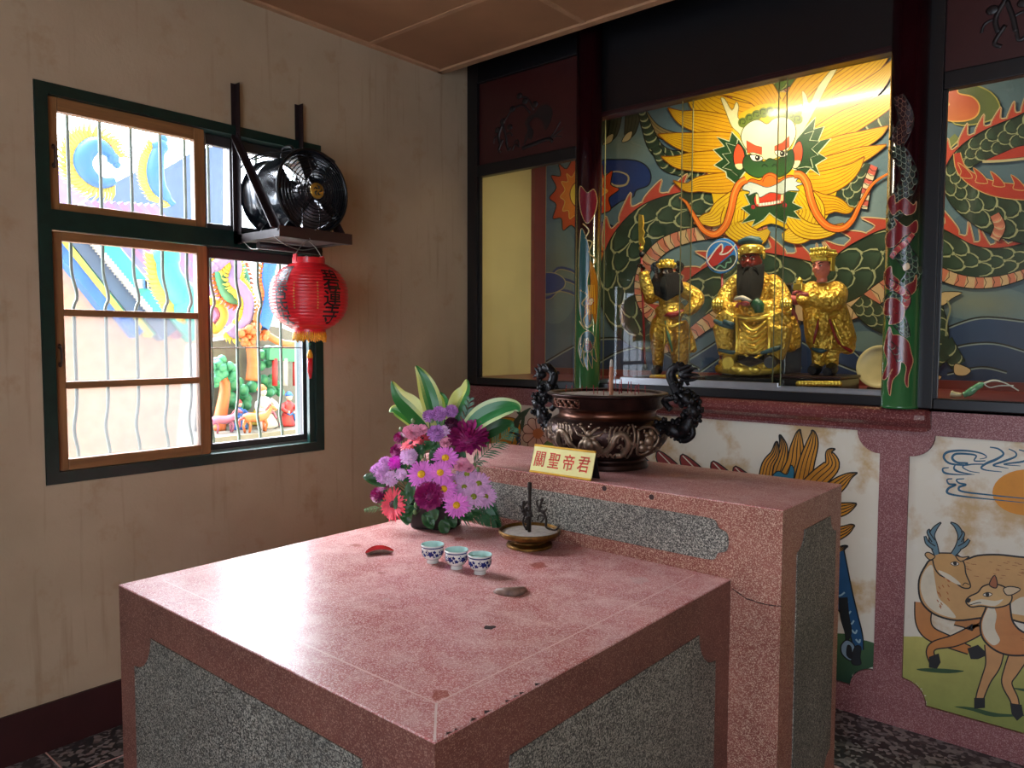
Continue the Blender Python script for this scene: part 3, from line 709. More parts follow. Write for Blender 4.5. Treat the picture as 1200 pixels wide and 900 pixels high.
        if belly:
            s.nxt(); s.strip([s.to3(*pt(q, .44*belly), s.k) for q in S], [s.to3(*pt(q, belly), s.k) for q in S], [bel[0]]*n)
            s.nxt(); s.k += 1; q = 4; alt = 0
            while q < S[-1]-3:
                (x, y, w), nn = at(q); st = max(3.5, w*.36)
                if alt % 2: s.poly([pt(q, .46*belly), pt(q, .98*belly), pt(q+st, .98*belly), pt(q+st, .46*belly)], bel[1], same=True)
                s.k += 1; s.line([pt(q, .44*belly), pt(q+st*.3, .72*belly), pt(q, belly)], .9, out, 0, same=True); s.k -= 1; q += st; alt += 1
            s.k += 1
            s.line([pt(q, .44*belly) for q in S], 1.1, out, 0)
        s.line([pt(q, -1) for q in S], 1.2, out, 0); s.line([pt(q, 1) for q in S], 1.2, out, 0)
    def build(s, name, mats, parent=None): return s.mb.build(name, mats, parent, recalc=False)
def paint_mat(name, rough=.3, coat=.4, grime=.25, scale=5):
    t = NT(name); at = t.n('ShaderNodeVertexColor', _layer_name='paint'); v = t.coord()
    f = t.ramp(t.noise(v, scale, 6, .65), ((.3, (1-grime,)*3+(1,)), (.7, (1, 1, 1, 1))))
    t.col(t.mix(1.0, at.outputs['Color'], f, 'MULTIPLY')); t.set(Roughness=rough, Coat__Weight=coat, Coat__Roughness=.12)
    t.bump(t.noise(v, 40), .05, .002); return t.m
m_mural = paint_mat('mural_gloss_paint', .32, .5)
m_panel_paint = paint_mat('panel_matt_paint', .5, .1, .2, 9)
# =================================================================== the great dragon mural at the back of the shrine
MY = .70; AZ = 1.331
def onmural(u, v, k): 
    p = hit(u, v, 'y', MY); return (p.x, MY-.0009-k*1.2e-5, p.z)
P = Paint(onmural, 0, (((1, 0, 0), .034), ((-1, 0, 0), -3.6), ((0, 0, 1), AZ+.002), ((0, 0, -1), -3.38)))
K = RGB(22, 24, 22); CRM = RGB(226, 204, 150); PALE = RGB(190, 190, 146)
SKY = RGB(104, 130, 140); SKYD = RGB(62, 84, 104); SKYL = RGB(136, 152, 148)
YEL = RGB(240, 192, 30); YOR = RGB(232, 164, 28); BRN = RGB(140, 78, 16)
# sky, with soft paler and darker drifts
P.poly([(560, 0), (1330, -160), (1330, 520), (560, 520)], SKY, c2=RGB(78, 104, 122), ax=((900, 100), (900, 440)))
def blob(cx, cy, rx, ry, c, rot=0, n=22):
    P.poly([(cx+rx*cos(a)*cos(rot)-ry*sin(a)*sin(rot), cy+rx*cos(a)*sin(rot)+ry*sin(a)*cos(rot)) for a in [2*pi*i/n for i in range(n)]], c)
for cx, cy, rx, ry, rot, c0 in ((735, 170, 42, 26, .2, RGB(122, 136, 124)), (790, 330, 40, 52, 0, RGB(120, 146, 150)), (1010, 250, 60, 50, -.4, RGB(126, 146, 150)), (1150, 355, 70, 22, .1, RGB(132, 140, 124)), (900, 300, 70, 30, 0, RGB(112, 138, 150)), (650, 320, 30, 60, 0, RGB(110, 120, 110)), (1100, 240, 30, 22, 0, RGB(88, 116, 130))):
    for q in range(6): blob(cx, cy, rx*(1-q*.15), ry*(1-q*.15), lerp(SKY, c0, (q+1)/6), rot)
# waves along the bottom
DB = RGB(52, 74, 112); DB2 = RGB(38, 56, 92); WV = RGB(150, 164, 160)
P.poly([(560, 440), (640, 424), (680, 402), (720, 396), (760, 404), (800, 425), (840, 400), (880, 372), (930, 352), (960, 372), (1000, 396), (1060, 402), (1100, 388), (1150, 372), (1200, 375), (1260, 392), (1330, 380), (1330, 520), (560, 520)], DB, 4, c2=DB2, ax=((900, 370), (900, 450)))
for ln in ([(640, 424), (680, 402), (720, 396), (760, 404), (800, 426)], [(690, 432), (730, 410), (770, 408), (820, 432)], [(800, 425), (840, 400), (880, 372), (930, 352)], [(820, 436), (850, 415), (890, 388), (930, 372), (970, 386), (1010, 420)], [(930, 352), (960, 372), (1000, 396), (1060, 402)], [(940, 400), (980, 425), (1020, 440)], [(985, 410), (1020, 400), (1050, 408)], [(1100, 414), (1130, 404), (1165, 402), (1200, 411), (1240, 424)], [(1086, 396), (1110, 384), (1150, 372), (1200, 376)], [(1110, 438), (1150, 430), (1180, 436)], [(860, 440), (900, 420), (940, 430)]):
    P.line(ln, 2.6, K, 6); P.line([(a, b+1.4) for a, b in ln], 1.5, WV, 6)
P.poly([(985, 395), (1010, 388), (1040, 392), (1070, 398), (1070, 408), (1030, 412), (1000, 410)], RGB(112, 136, 136), 4)
# dark blue clouds, left
NB = RGB(34, 58, 118)
P.shape([(704, 190), (722, 187), (744, 188), (757, 194), (763, 205), (760, 217), (746, 223), (742, 231), (728, 236), (712, 247), (700, 250), (698, 215)], NB, K, 1.4)
P.line([(706, 206), (722, 201), (736, 206), (734, 216), (722, 218), (714, 214)], 3, RGB(176, 160, 120), 5, .4, 1)
P.shape([(698, 262), (712, 262), (724, 270), (730, 282), (722, 290), (708, 284), (698, 286)], NB, K, 1.2)
P.shape([(698, 282), (712, 286), (718, 300), (714, 318), (704, 326), (696, 322)], RGB(206, 92, 50), K, 1.3, c2=RGB(236, 160, 70), ax=((718, 300), (698, 300)))
P.line([(700, 292), (710, 298), (708, 312), (698, 316)], 2, RGB(150, 50, 34), 5)
P.shape([(696, 330), (706, 334), (712, 346), (706, 358), (696, 360)], NB, K, 1.2)
for y in (320, 333, 346): P.line([(630, y+4), (645, y+2), (655, y-6), (668, y-4), (680, y+2), (690, y)], 3, NB, 6); P.line([(630, y+6), (645, y+4), (655, y-4), (668, y-2), (680, y+4), (690, y+2)], .9, RGB(176, 160, 110), 6)
P.shape([(632, 322), (650, 320), (662, 328), (660, 338), (646, 344), (632, 342)], NB, RGB(170, 160, 120), 1.2)
# flaming pearl seen either side of the left column
FL = [(690, 180), (680, 196), (672, 186), (664, 198), (655, 192), (657, 206), (646, 206), (652, 220), (644, 232), (652, 240), (648, 256), (658, 256), (660, 270), (670, 264), (680, 274), (688, 262), (700, 268), (704, 252), (716, 246), (714, 232), (726, 222), (716, 216), (718, 200), (708, 206), (706, 192), (698, 202)]
P.shape(FL, RGB(206, 74, 34), K, 1.2, 4); P.shape([(684+(a-684)*.68, 228+(b-228)*.68) for a, b in FL], RGB(236, 128, 40), RGB(240, 190, 90), .9, 4); blob(683, 228, 15, 17, RGB(246, 206, 70)); P.line([(683+15*cos(a), 228+17*sin(a)) for a in [2*pi*i/20 for i in range(20)]], 1.2, RGB(150, 60, 20), 0, closed=True)
# claw at the upper left
for tx, ty in ((716, 133), (738, 130), (702, 140)):
    P.leaf([(tx+6, ty-22), (tx+4, ty+4), (tx+1, ty+22), (tx-3, ty+30)], [7, 8.5, 7, 4], RGB(70, 74, 56), K, 1, 3, RGB(30, 34, 28)); P.shape([(tx-4, ty+27), (tx+3, ty+24), (tx+1, ty+33), (tx-7, ty+37), (tx-9, ty+35)], RGB(212, 186, 136), K, .8, 3)
# tails
P.leaf([(752, 128), (766, 150), (786, 160), (812, 161), (826, 160)], [4, 6, 6, 3, .3], RGB(150, 128, 84), K, 1, 3, RGB(60, 54, 36))
P.body([(751, 126, 4), (758, 148, 6), (768, 172, 8), (784, 184, 8.5), (806, 182, 5), (830, 186, .6)], None, None, 7, 1)
P.body([(768, 172, 5), (780, 192, 7.5), (800, 200, 7), (822, 206, 6), (850, 214, 1)], None, None, 7, 1)
# upper body behind the mane
P.body([(850, 95, 20), (880, 98, 22), (905, 100, 22), (940, 84, 18)], 1, None, 12, 2, RGB(84, 110, 48), RGB(206, 206, 120))
blob(848, 104, 9, 7, RGB(214, 70, 50))
# ------- coil: upper body loops left and down, red crest outside, striped belly inside
P.body([(900, 246, 26), (868, 246, 30), (835, 250, 30), (800, 256, 30), (768, 268, 31), (744, 292, 30), (732, 322, 29), (733, 352, 28), (748, 380, 26), (775, 396, 20)], -1, 1, 18, 2, spike=15, crest_rng=(.2, .62))
# lower body to the right, red crest above, belly below
P.body([(760, 404, 16), (790, 386, 24), (815, 362, 30), (845, 342, 33), (880, 330, 34), (920, 335, 34), (955, 343, 36), (990, 338, 38), (1020, 318, 38), (1050, 300, 34), (1085, 293, 30), (1130, 311, 26), (1165, 314, 23), (1200, 306, 20), (1240, 290, 18), (1290, 274, 22), (1340, 280, 18), (1385, 310, 3)], 1, -1, 20, 2, spike=17, crest_rng=(.03, 1))
# hind leg near the right figure
P.body([(1005, 352, 10), (1020, 366, 14), (1040, 378, 14), (1070, 390, 15), (1095, 405, 14), (1112, 418, 11)], None, None, 10, 2)
P.body([(1100, 402, 12), (1102, 385, 10), (1098, 366, 9), (1096, 352, 8)], None, None, 8, 1); P.shape([(1097, 356), (1098, 346), (1108, 342), (1128, 343), (1116, 350), (1106, 358)], RGB(220, 190, 140), K, 1, 3)
P.line([(1109, 394), (1110, 378), (1114, 362), (1110, 352)], 2, RGB(160, 160, 120), 5)
P.body([(1106, 402, 12), (1116, 416, 10), (1124, 428, 9)], None, None, 8, 1); P.shape([(1118, 430), (1122, 426), (1138, 433), (1132, 440), (1120, 439)], RGB(220, 190, 140), K, 1, 3)
P.body([(1108, 412, 10), (1096, 424, 8), (1086, 438, 7)], None, None, 8, 1); P.shape([(1080, 442), (1088, 438), (1104, 441), (1096, 448), (1084, 448)], RGB(220, 190, 140), K, 1, 3)
# ------- clouds and coil on the right
OLV = RGB(112, 124, 72)
P.shape([(1105, 118), (1128, 100), (1148, 102), (1165, 112), (1172, 128), (1160, 142), (1120, 146)], OLV, RGB(180, 172, 92), 1.6, 4, c2=RGB(70, 84, 62), ax=((1165, 110), (1120, 140)))
P.line([(1078, 186), (1100, 178), (1122, 160)], 8, RGB(130, 140, 84), 5); P.line([(1078, 190), (1102, 183), (1124, 165)], 1.6, RGB(206, 196, 120), 5)
P.shape([(1076, 130), (1092, 134), (1108, 142), (1104, 150), (1088, 152), (1076, 148)], RGB(232, 140, 80), RGB(244, 200, 110), 1.5, 4)
P.shape([(1076, 104), (1096, 102), (1120, 103), (1124, 110), (1140, 114), (1148, 124), (1145, 136), (1132, 142), (1112, 142), (1098, 135), (1076, 138)], RGB(206, 84, 56), RGB(240, 180, 90), 1.6, 4, c2=RGB(224, 124, 70), ax=((1120, 105), (1110, 142)))
P.line([(1113, 124), (1108, 118), (1099, 122), (1099, 133), (1108, 140)], 2.2, RGB(244, 190, 110), 5)
P.line([(1080, 182), (1092, 190), (1116, 191)], 5, RGB(196, 190, 150), 5, .3, 1); P.line([(1076, 207), (1096, 208), (1114, 205)], 4, RGB(196, 186, 146), 5)
P.body([(1380, 176, 3), (1335, 140, 17), (1290, 124, 22), (1250, 130, 22), (1205, 152, 19), (1165, 167, 17), (1136, 182, 14), (1121, 202, 13), (1124, 224, 16), (1146, 242, 20), (1180, 256, 24), (1250, 262, 28), (1310, 236, 24), (1350, 214, 3)], None, 1, 16, 2, spike=13, crest_rng=(0, .52))
P.leaf([(1122, 180), (1128, 200), (1150, 216), (1180, 224), (1240, 228)], [4, 6, 8, 9, 9], RGB(188, 62, 48), RGB(220, 176, 110), 1, 0)
for (a, b) in ((1132, 204), (1150, 210), (1170, 214), (1194, 218)): P.shape([(a-6, b+4), (a-5, b-3), (a-9, b-13), (a+2, b-5), (a+8, b+5)], RGB(188, 62, 48), RGB(220, 176, 110), .9, 3)
P.leaf([(1152, 190), (1175, 184), (1200, 178), (1240, 176)], [.5, 4, 7, 8], RGB(196, 64, 50), K, 1, 0); P.line([(1152, 190), (1176, 189), (1204, 186)], 3, RGB(210, 196, 150), 5)
P.body([(1166, 252, 6), (1172, 266, 7), (1166, 280, 6)], None, None, 9, 1, RGB(206, 120, 96), RGB(230, 190, 150))
# striped body just behind the mane, right
P.body([(1046, 138, 11), (1024, 146, 12), (1004, 158, 12)], None, None, 9, 1); P.body([(1014, 190, 17), (1004, 214, 19), (998, 242, 20)], -1, None, 9, 2, bel=(RGB(206, 96, 84), RGB(226, 206, 170)))
# ------- mane
def lock(pts, ws, nl=5): P.leaf(pts, ws, YOR, BRN, 1.1, nl, RGB(176, 104, 14), YEL, .8)
def lockb(pts, ws, nl=5): P.leaf(pts, ws, YEL, BRN, 1.1, nl, RGB(170, 100, 14), RGB(244, 204, 60), .8)
P.poly([(842, 150), (855, 118), (890, 108), (935, 112), (968, 135), (990, 165), (985, 210), (970, 255), (940, 275), (905, 262), (870, 276), (845, 262), (836, 230), (830, 190)], YEL, 4)
lock([(900, 145), (868, 142), (838, 130), (816, 112), (806, 100)], [20, 22, 20, 12, 1], 7)
lock([(905, 125), (888, 105), (860, 98), (830, 100), (800, 92)], [14, 18, 16, 10, 1], 6)
lock([(880, 158), (850, 150), (820, 143), (800, 138), (784, 127)], [14, 15, 13, 8, .5], 6)
lock([(870, 172), (842, 170), (812, 168), (792, 164), (772, 158)], [14, 15, 12, 8, .5], 6)
lock([(866, 190), (840, 190), (812, 190), (794, 190), (776, 184)], [12, 13, 11, 7, .5], 5)
lock([(870, 212), (845, 215), (822, 216), (806, 220), (790, 212)], [12, 12, 9, 5, .5], 5)
lock([(930, 130), (950, 108), (972, 90), (1000, 72), (1020, 52)], [16, 22, 22, 16, 2], 7)
lock([(945, 140), (970, 115), (1000, 92), (1030, 68), (1052, 40)], [14, 16, 15, 11, 1], 6)
lock([(955, 150), (985, 128), (1010, 112), (1034, 92), (1052, 66)], [14, 16, 13, 9, .5], 6)
lock([(960, 162), (990, 146), (1014, 134), (1036, 122), (1056, 112)], [13, 15, 13, 10, 4], 6)
lock([(960, 182), (988, 172), (1012, 164), (1030, 156), (1042, 148)], [13, 13, 10, 6, .5], 5)
lock([(955, 200), (985, 192), (1010, 182), (1026, 176), (1040, 170)], [12, 12, 9, 5, .5], 5)
lock([(950, 216), (970, 214), (990, 206), (1004, 196), (1014, 184)], [14, 14, 11, 6, .5], 5)
lock([(945, 235), (962, 240), (980, 240), (994, 246), (1002, 244)], [14, 13, 9, 5, .5], 5)
lockb([(938, 225), (952, 245), (948, 262), (935, 274), (918, 278)], [12, 15, 16, 13, 4], 6)
lockb([(868, 232), (850, 246), (838, 256), (826, 258), (814, 262)], [12, 13, 10, 6, .5], 5)
lockb([(862, 245), (860, 262), (872, 274), (890, 279), (902, 270)], [12, 14, 12, 9, 3], 6)
lockb([(925, 250), (938, 266), (955, 272), (975, 270), (990, 262)], [8, 10, 9, 6, .5], 4)
P.poly([(862, 145), (880, 128), (905, 122), (930, 130), (945, 150), (948, 200), (930, 225), (880, 225), (858, 200)], YEL, 4)
# ------- face
GRN = RGB(38, 74, 40); GRN2 = RGB(58, 104, 52); ECR = RGB(244, 232, 176); ORG = RGB(238, 118, 40)
P.shape([(872, 170), (868, 158), (859, 149), (852, 132), (846, 116), (851, 117), (859, 130), (864, 120), (867, 126), (866, 138), (874, 146), (882, 160)], ECR, RGB(150, 130, 60), .9, 3)
P.shape([(922, 160), (934, 146), (942, 128), (941, 108), (946, 112), (950, 122), (960, 102), (974, 84), (982, 76), (982, 82), (968, 106), (956, 130), (946, 148), (934, 164)], ECR, RGB(150, 130, 60), .9, 3)
P.shape([(872, 205), (864, 216), (853, 208), (852, 202), (838, 194), (848, 187), (837, 176), (850, 172), (841, 161), (856, 166), (859, 155), (868, 165), (876, 176), (880, 195)], GRN, RGB(214, 220, 176), 1.5, 0)
P.shape([(930, 198), (945, 205), (951, 198), (962, 206), (957, 194), (970, 186), (960, 180), (975, 163), (960, 166), (967, 149), (955, 152), (957, 138), (946, 150), (934, 164), (928, 180)], GRN, RGB(214, 220, 176), 1.5, 0)
ZL = [[(866, 206), (858, 200), (848, 197), (856, 191), (848, 181), (858, 180), (852, 168), (864, 172), (866, 164)], [(936, 198), (946, 196), (954, 197), (951, 186), (960, 182), (952, 175), (962, 166), (950, 165), (955, 154), (944, 158)]]
for z in ZL: P.line(z, 1.3, RGB(190, 200, 160), 0); P.line([(a+(1.6 if a < 900 else -1.6), b+1) for a, b in z], 1, RGB(20, 36, 22), 0)
P.shape([(866, 169), (873, 178), (874, 194), (868, 199), (862, 193), (861, 180)], RGB(236, 86, 46), K, 1, 4); P.poly([(863, 193), (873, 193), (870, 199), (865, 198)], ECR, 3)
P.shape([(938, 166), (942, 176), (940, 190), (932, 198), (928, 190), (930, 176)], RGB(236, 86, 46), K, 1, 4); P.poly([(929, 190), (939, 189), (936, 196), (931, 197)], ECR, 3)
for i in range(9):
    a, b = 872+8*i, 147-13*sin(pi*(i+.6)/9)-i*.6
    blob(a, b, 6, 6, RGB(112, 130, 42)); P.line([(a-3.5, b+2), (a-3, b-3), (a+2, b-3), (a+2, b+1), (a-1, b+1)], 1, RGB(48, 62, 20), 4)
P.shape([(870, 164), (872, 152), (880, 144), (890, 141), (900, 146), (908, 140), (920, 138), (931, 144), (934, 158), (928, 172), (918, 182), (904, 188), (890, 186), (878, 178)], ECR, RGB(90, 96, 40), 1, 4, c2=RGB(250, 244, 214), ax=((900, 186), (900, 142)))
P.shape([(874, 184), (886, 182), (896, 190), (903, 186), (912, 188), (922, 180), (930, 176), (932, 190), (926, 202), (914, 208), (903, 205), (890, 209), (878, 204), (872, 196)], GRN, K, 1, 4, c2=GRN2, ax=((903, 185), (903, 208)))
P.shape([(876, 165), (886, 171), (894, 173), (894, 182), (884, 179), (877, 180)], RGB(232, 84, 48), K, .7, 0); P.shape([(926, 160), (918, 168), (909, 172), (909, 180), (918, 177), (926, 173)], RGB(232, 84, 48), K, .7, 0)
for a, b in ((888, 186), (917, 181)):
    P.shape([(a-8, b-3), (a-2, b-4), (a+7, b-1), (a+5, b+3), (a-4, b+3)], RGB(246, 240, 222), K, .8, 3); blob(a+1, b-.4, 3, 3.2, K); blob(a+.3, b-1.2, .9, .9, RGB(240, 240, 230))
for a in (897, 909): P.line([(a-3, 196), (a, 193), (a+4, 196)], 1.3, RGB(20, 44, 22), 4)
P.shape([(876, 216), (882, 210), (892, 212), (897, 206), (904, 203), (911, 206), (914, 211), (924, 206), (932, 207), (930, 214), (916, 218), (892, 221)], ORG, RGB(140, 50, 16), 1, 4)
P.line([(895, 214), (898, 208), (904, 206), (910, 209), (912, 214)], .9, RGB(150, 60, 16), 4)
P.poly([(874, 228), (880, 240), (870, 244), (880, 252), (870, 262), (886, 258), (882, 266), (896, 258), (903, 250), (912, 257), (922, 262), (924, 254), (940, 258), (932, 248), (942, 244), (930, 238), (936, 226), (905, 222)], GRN)
P.line([(874, 228), (880, 240), (870, 244), (880, 252), (870, 262), (886, 258), (882, 266), (896, 258), (903, 250), (912, 257), (922, 262), (924, 254), (940, 258), (932, 248), (942, 244), (930, 238), (936, 226)], 1.3, RGB(200, 212, 170), 0)
P.shape([(886, 230), (902, 226), (918, 225), (920, 236), (914, 240), (892, 243), (886, 240)], RGB(214, 66, 44), K, .9, 3); P.line([(890, 240.5), (903, 239), (916, 236.5)], 3.2, RGB(246, 240, 224), 4)
for q in range(8): P.line([(891+3.4*q, 242-.5*q), (891+3.4*q, 237.5-.5*q)], .5, K, 0)
P.poly([(887, 228), (890, 228), (891, 239), (888, 240)], ECR); P.poly([(917, 224), (920, 224), (919, 236), (916, 236)], ECR); blob(884, 243, 2.6, 2.6, RGB(170, 40, 50)); blob(921, 241, 2.6, 2.6, RGB(170, 40, 50))
P.shape([(871, 222), (878, 214), (888, 216), (900, 220), (912, 216), (924, 209), (938, 208), (934, 213), (942, 216), (934, 219), (938, 224), (926, 224), (918, 228), (904, 226), (892, 232), (888, 226), (878, 230), (880, 225)], RGB(214, 222, 214), RGB(80, 90, 80), .9, 3)
for pts, w in (([(876, 211), (868, 216), (862, 228), (858, 246), (852, 264), (840, 275), (826, 270), (814, 252), (806, 238), (798, 232)], 7.5), ([(932, 205), (940, 206), (947, 216), (952, 236), (960, 254), (972, 266), (988, 268), (1000, 258), (1010, 238), (1024, 216), (1042, 204)], 8)):
    P.line(pts, w+2, RGB(96, 44, 16), 7, 1, .25, mid=1); P.line(pts, w, ORG, 7, 1, .2, mid=1); P.line([(a-.8, b-.8) for a, b in pts], w*.3, RGB(250, 160, 70), 7, 1, .2)
mur = P.build('dragon_mural', m_mural)
tag(mur, 'huge painted mural of a yellow maned green dragon on the wall behind the statues', 'mural')
# =================================================================== the shrine: alcove, black lacquer screen, glass, painted columns
m_cream = simple('cream_alcove_paint', RGB(214, 200, 138), .5, var=.08, scale=3)
m_maroon = simple('maroon_floor_paint', RGB(112, 46, 42), .35, var=.12)
m_steel = simple('brushed_aluminium', RGB(190, 192, 196), .3, .85, var=.08)
m_gold_edge = simple('brass_edge', RGB(206, 168, 84), .3, .6)
AZ = 1.331
m = MB(); m.box(-.2, 0, 0, .9, 0, 3.4, 0); m.box(0, .03, .585, MY, AZ, 3.3, 1); struct(m.build('wall_alcove_left', [m_cream, m_maroon]))
m = MB(); m.box(0, RX1, MY, MY+.1, 1.2, 3.4); struct(m.build('wall_alcove_back', m_cream))
m = MB(); m.box(0, RX1, 0.031, MY, 1.2896, AZ, 0); m.box(0.031, RX1, MY-.015, MY-.002, AZ, AZ+.04, 0); struct(m.build('floor_alcove', m_maroon))
m_pane_glass = mk_glass('shrine_glass', (.93, .935, .9, 1))
def gpane(mb, x0, x1, z0, z1, y, th=.004): mb.box(x0, x1, y, y+th, z0, z1)
def screen(name, x0, x1, gx0, gx1, gz1, label):
    e0 = empty(name, (x0, 0, 1.2897)); 
    def B(mb, nm, mt, par=None):
        mb.v = [(a-x0, b, c-1.2897) for a, b, c in mb.v]; return mb.build(nm, mt, par or e0)
    y0, y1 = -.014, .03
    m = MB(); m.box(x0, gx0, y0, y1, 1.2897, 3.3, 0, .004); m.box(gx1, x1, y0, y1, 1.2897, 3.3, 0, .004); m.box(gx0, gx1, y0, y1, 1.2897, AZ, 0, .004)
    m.box(gx0, gx1, y0, y1, gz1, gz1+.065, 0, .004); m.box(gx0, gx1, y0, y1, 3.02, 3.3, 0, .004)
    for a, b, c, d in ((gx0, gx0+.012, AZ, gz1), (gx1-.012, gx1, AZ, gz1)): m.box(a, b, -.004, .02, c, d)
    B(m, 'frame', m_black)
    m = MB(); gpane(m, gx0, gx1, AZ, gz1, .004); B(m, 'glass_pane', m_pane_glass)
    m = MB(); m.box(gx0, gx1, .006, .02, gz1+.065, 3.02); up = B(m, 'upper_panel', m_darkred)
    # dark painted rock and orchid ornament on the upper panel
    m = MB(); cx = (gx0+gx1)/2; zz = gz1+.065; s = .72*(gx1-gx0)
    def stem(pts, r): m.tube([(cx+a*s, .006, zz+b*s) for a, b in crom(pts, 5)], r, 6, 0, None, .3, upv=(0, 1, 0))
    rock = [(-.05, .12), (.0, .2), (.05, .17), (.08, .26), (.02, .34), (.1, .4), (.2, .34), (.24, .24), (.3, .3), (.34, .42), (.27, .5), (.16, .5), (.1, .44), (.0, .42), (-.04, .36), (.0, .28), (-.04, .22)]
    m.prism([(cx+(a+.02)*s, zz+b*s) for a, b in crom(rock, 3, True)], .004, .0062, lambda a, b, d: (a, d, b))
    for pts, r in (([(-.06, .1), (.1, .12), (.3, .14), (.36, .1)], .012), ([(.32, .14), (.4, .22), (.46, .3)], .005), ([(.32, .14), (.42, .18), (.5, .22)], .005), ([(.32, .14), (.42, .15), (.48, .13)], .004),
                   ([(-.1, .12), (-.16, .16), (-.2, .1)], .006), ([(-.1, .12), (-.12, .2), (-.18, .18)], .005), ([(.05, .46), (-.05, .56), (-.2, .54), (-.34, .42)], .007), ([(.1, .48), (.02, .62), (-.1, .66)], .006),
                   ([(-.34, .42), (-.4, .3), (-.38, .2)], .01), ([(-.34, .4), (-.3, .28), (-.28, .18)], .01), ([(-.38, .3), (-.46, .28), (-.48, .22)], .006), ([(-.3, .28), (-.24, .3), (-.2, .26)], .006), ([(-.34, .24), (-.4, .14), (-.36, .1)], .009), ([(-.28, .2), (-.26, .12), (-.22, .14)], .008)): stem(pts, r)
    for a, b in ((-.34, .44), (-.2, .55), (-.02, .6), (-.1, .67), (.12, .54), (-.42, .36), (-.24, .36)): m.ball((cx+a*s, .006, zz+b*s), .022, 8, 0, None, (1, .2, .8))
    B(m, 'ornament', m_ornament, e0)
    tag(e0, label, 'screen', 'black framed glass screens beside the columns'); return e0
screen('glazed_screen', .002, .79, .083, .786, 2.491, 'black framed glass screen with dark red upper panel in the corner by the window wall')
screen('glazed_screen', 2.415, 3.3, 2.4726, 3.21, 2.491, 'black framed glass screen right of the red and green dragon column')
bs = empty('back_sill', (.79, 0, 1.2897)); m = MB()
m.box(0, 2.415-.79, -.012, .03, 0, AZ-1.2897, 0, .003); m.build('board', m_black, bs); tag(bs, 'black sill board under the sliding shrine glass between the two columns', 'sill')
hd = empty('header_board', (.79, 0, 2.674)); m = MB(); m.box(0.002, 2.413-.79, .0, .05, .028, .75); m.build('board', m_black, hd)
m = MB(); m.box(0.002, 2.413-.79, -.012, .055, 0, .014, 0, .003); m.box(0.002, 2.413-.79, -.004, .055, .014, .028, 0, .003); m.build('bead', m_darkbead, hd)
tag(hd, 'black header board with a dark red beading above the sliding shrine glass', 'board')
xa, xb, xc, xd = [hit(u, 250, 'y', 0.015).x for u in (797, 808, 907, 919)]
GL = []
for x0, x1, y, lb in ((.93, xb, .035, 'left sliding glass pane of the shrine in front of the halberd bearer'), (xa, xd, .019, 'middle sliding glass pane of the shrine in front of the seated statue'), (xc, 2.286, .035, 'right sliding glass pane of the shrine in front of the youthful attendant')):
    g = empty('sliding_glass', (x0, y, AZ+.022)); m = MB(); m.box(0, x1-x0, 0, .005, 0, 2.674-AZ-.022); m.build('pane', m_pane_glass, g)
    m = MB()
    for q in (0, x1-x0-.003): m.box(q, q+.003, -.0005, .0055, 0, 2.674-AZ-.022)
    m.build('polished_edge', simple('glass_edge', RGB(120, 124, 84), .3), g); tag(g, lb, 'glass', 'sliding glass panes of the shrine')
tk = empty('aluminium_track', (.93, .012, AZ)); m = MB(); L = 2.286-.93; xs = xd-.93
m.box(0, L, 0, .06, 0, .006); m.box(0, L, 0, .003, .006, .016); m.box(0, L, .018, .020, .006, .02); m.box(0, L, .0335, .0355, .006, .018); m.box(0, L, .057, .06, .006, .02)
m.build('channel', m_steel, tk); m = MB(); m.box(.12, xs-.01, .002, .014, .006, .034, 0, .002); m.build('rail', m_steel, tk)
tag(tk, 'aluminium sliding track along the foot of the shrine glass', 'track')

# painted columns
CR = .066
m_col = NT('column_lacquer'); v = m_col.coord(); sp = m_col.n('ShaderNodeSeparateXYZ'); m_col.l(v, sp.inputs[0])
mr = m_col.n('ShaderNodeMapRange'); mr.inputs[1].default_value = .35; mr.inputs[2].default_value = .95; m_col.l(sp.outputs['Z'], mr.inputs[0])
m_col.col(m_col.ramp(mr.outputs[0], ((0, RGB(46, 104, 58)), (.5, RGB(44, 70, 44)), (.8, RGB(50, 16, 20)), (1, RGB(44, 10, 16))))); m_col.set(Roughness=.16, Coat__Weight=.6); m_col = m_col.m
m_colp = paint_mat('column_paint', .25, .5, .1)
def column(um, yc, top, base_z, draw, label):
    x = hit(um, 470, 'y', yc).x; e0 = empty('painted_column', (x, yc, base_z))
    m = MB(); m.lathe([(CR+.002, 0), (CR+.002, .01), (CR, .012), (CR, top-base_z)], 48); m.build('shaft', m_col, e0)
    def oncol(u, v, k):
        d = (FW + RT*((u-600)/CAMP['f']) - UP*((v-450)/CAMP['f'])); r = CR+.0006+k*1e-5
        ox, oy = CAM.x-x, CAM.y-yc; A = d.x*d.x+d.y*d.y; B = ox*d.x+oy*d.y; C = ox*ox+oy*oy-r*r; D = B*B-A*C
        if D < 0:
            t = -B/A; p = CAM+d*t; q = V((p.x-x, p.y-yc)); q = q.normalized()*r; return (q.x, q.y, p.z-base_z)
        t = (-B-math.sqrt(D))/A; p = CAM+d*t; return (p.x-x, p.y-yc, p.z-base_z)
    Q = Paint(oncol, 2.5); draw(Q, x, yc); Q.build('dragon_painting', m_colp, e0)
    tag(e0, label, 'column', 'painted shrine columns'); return e0
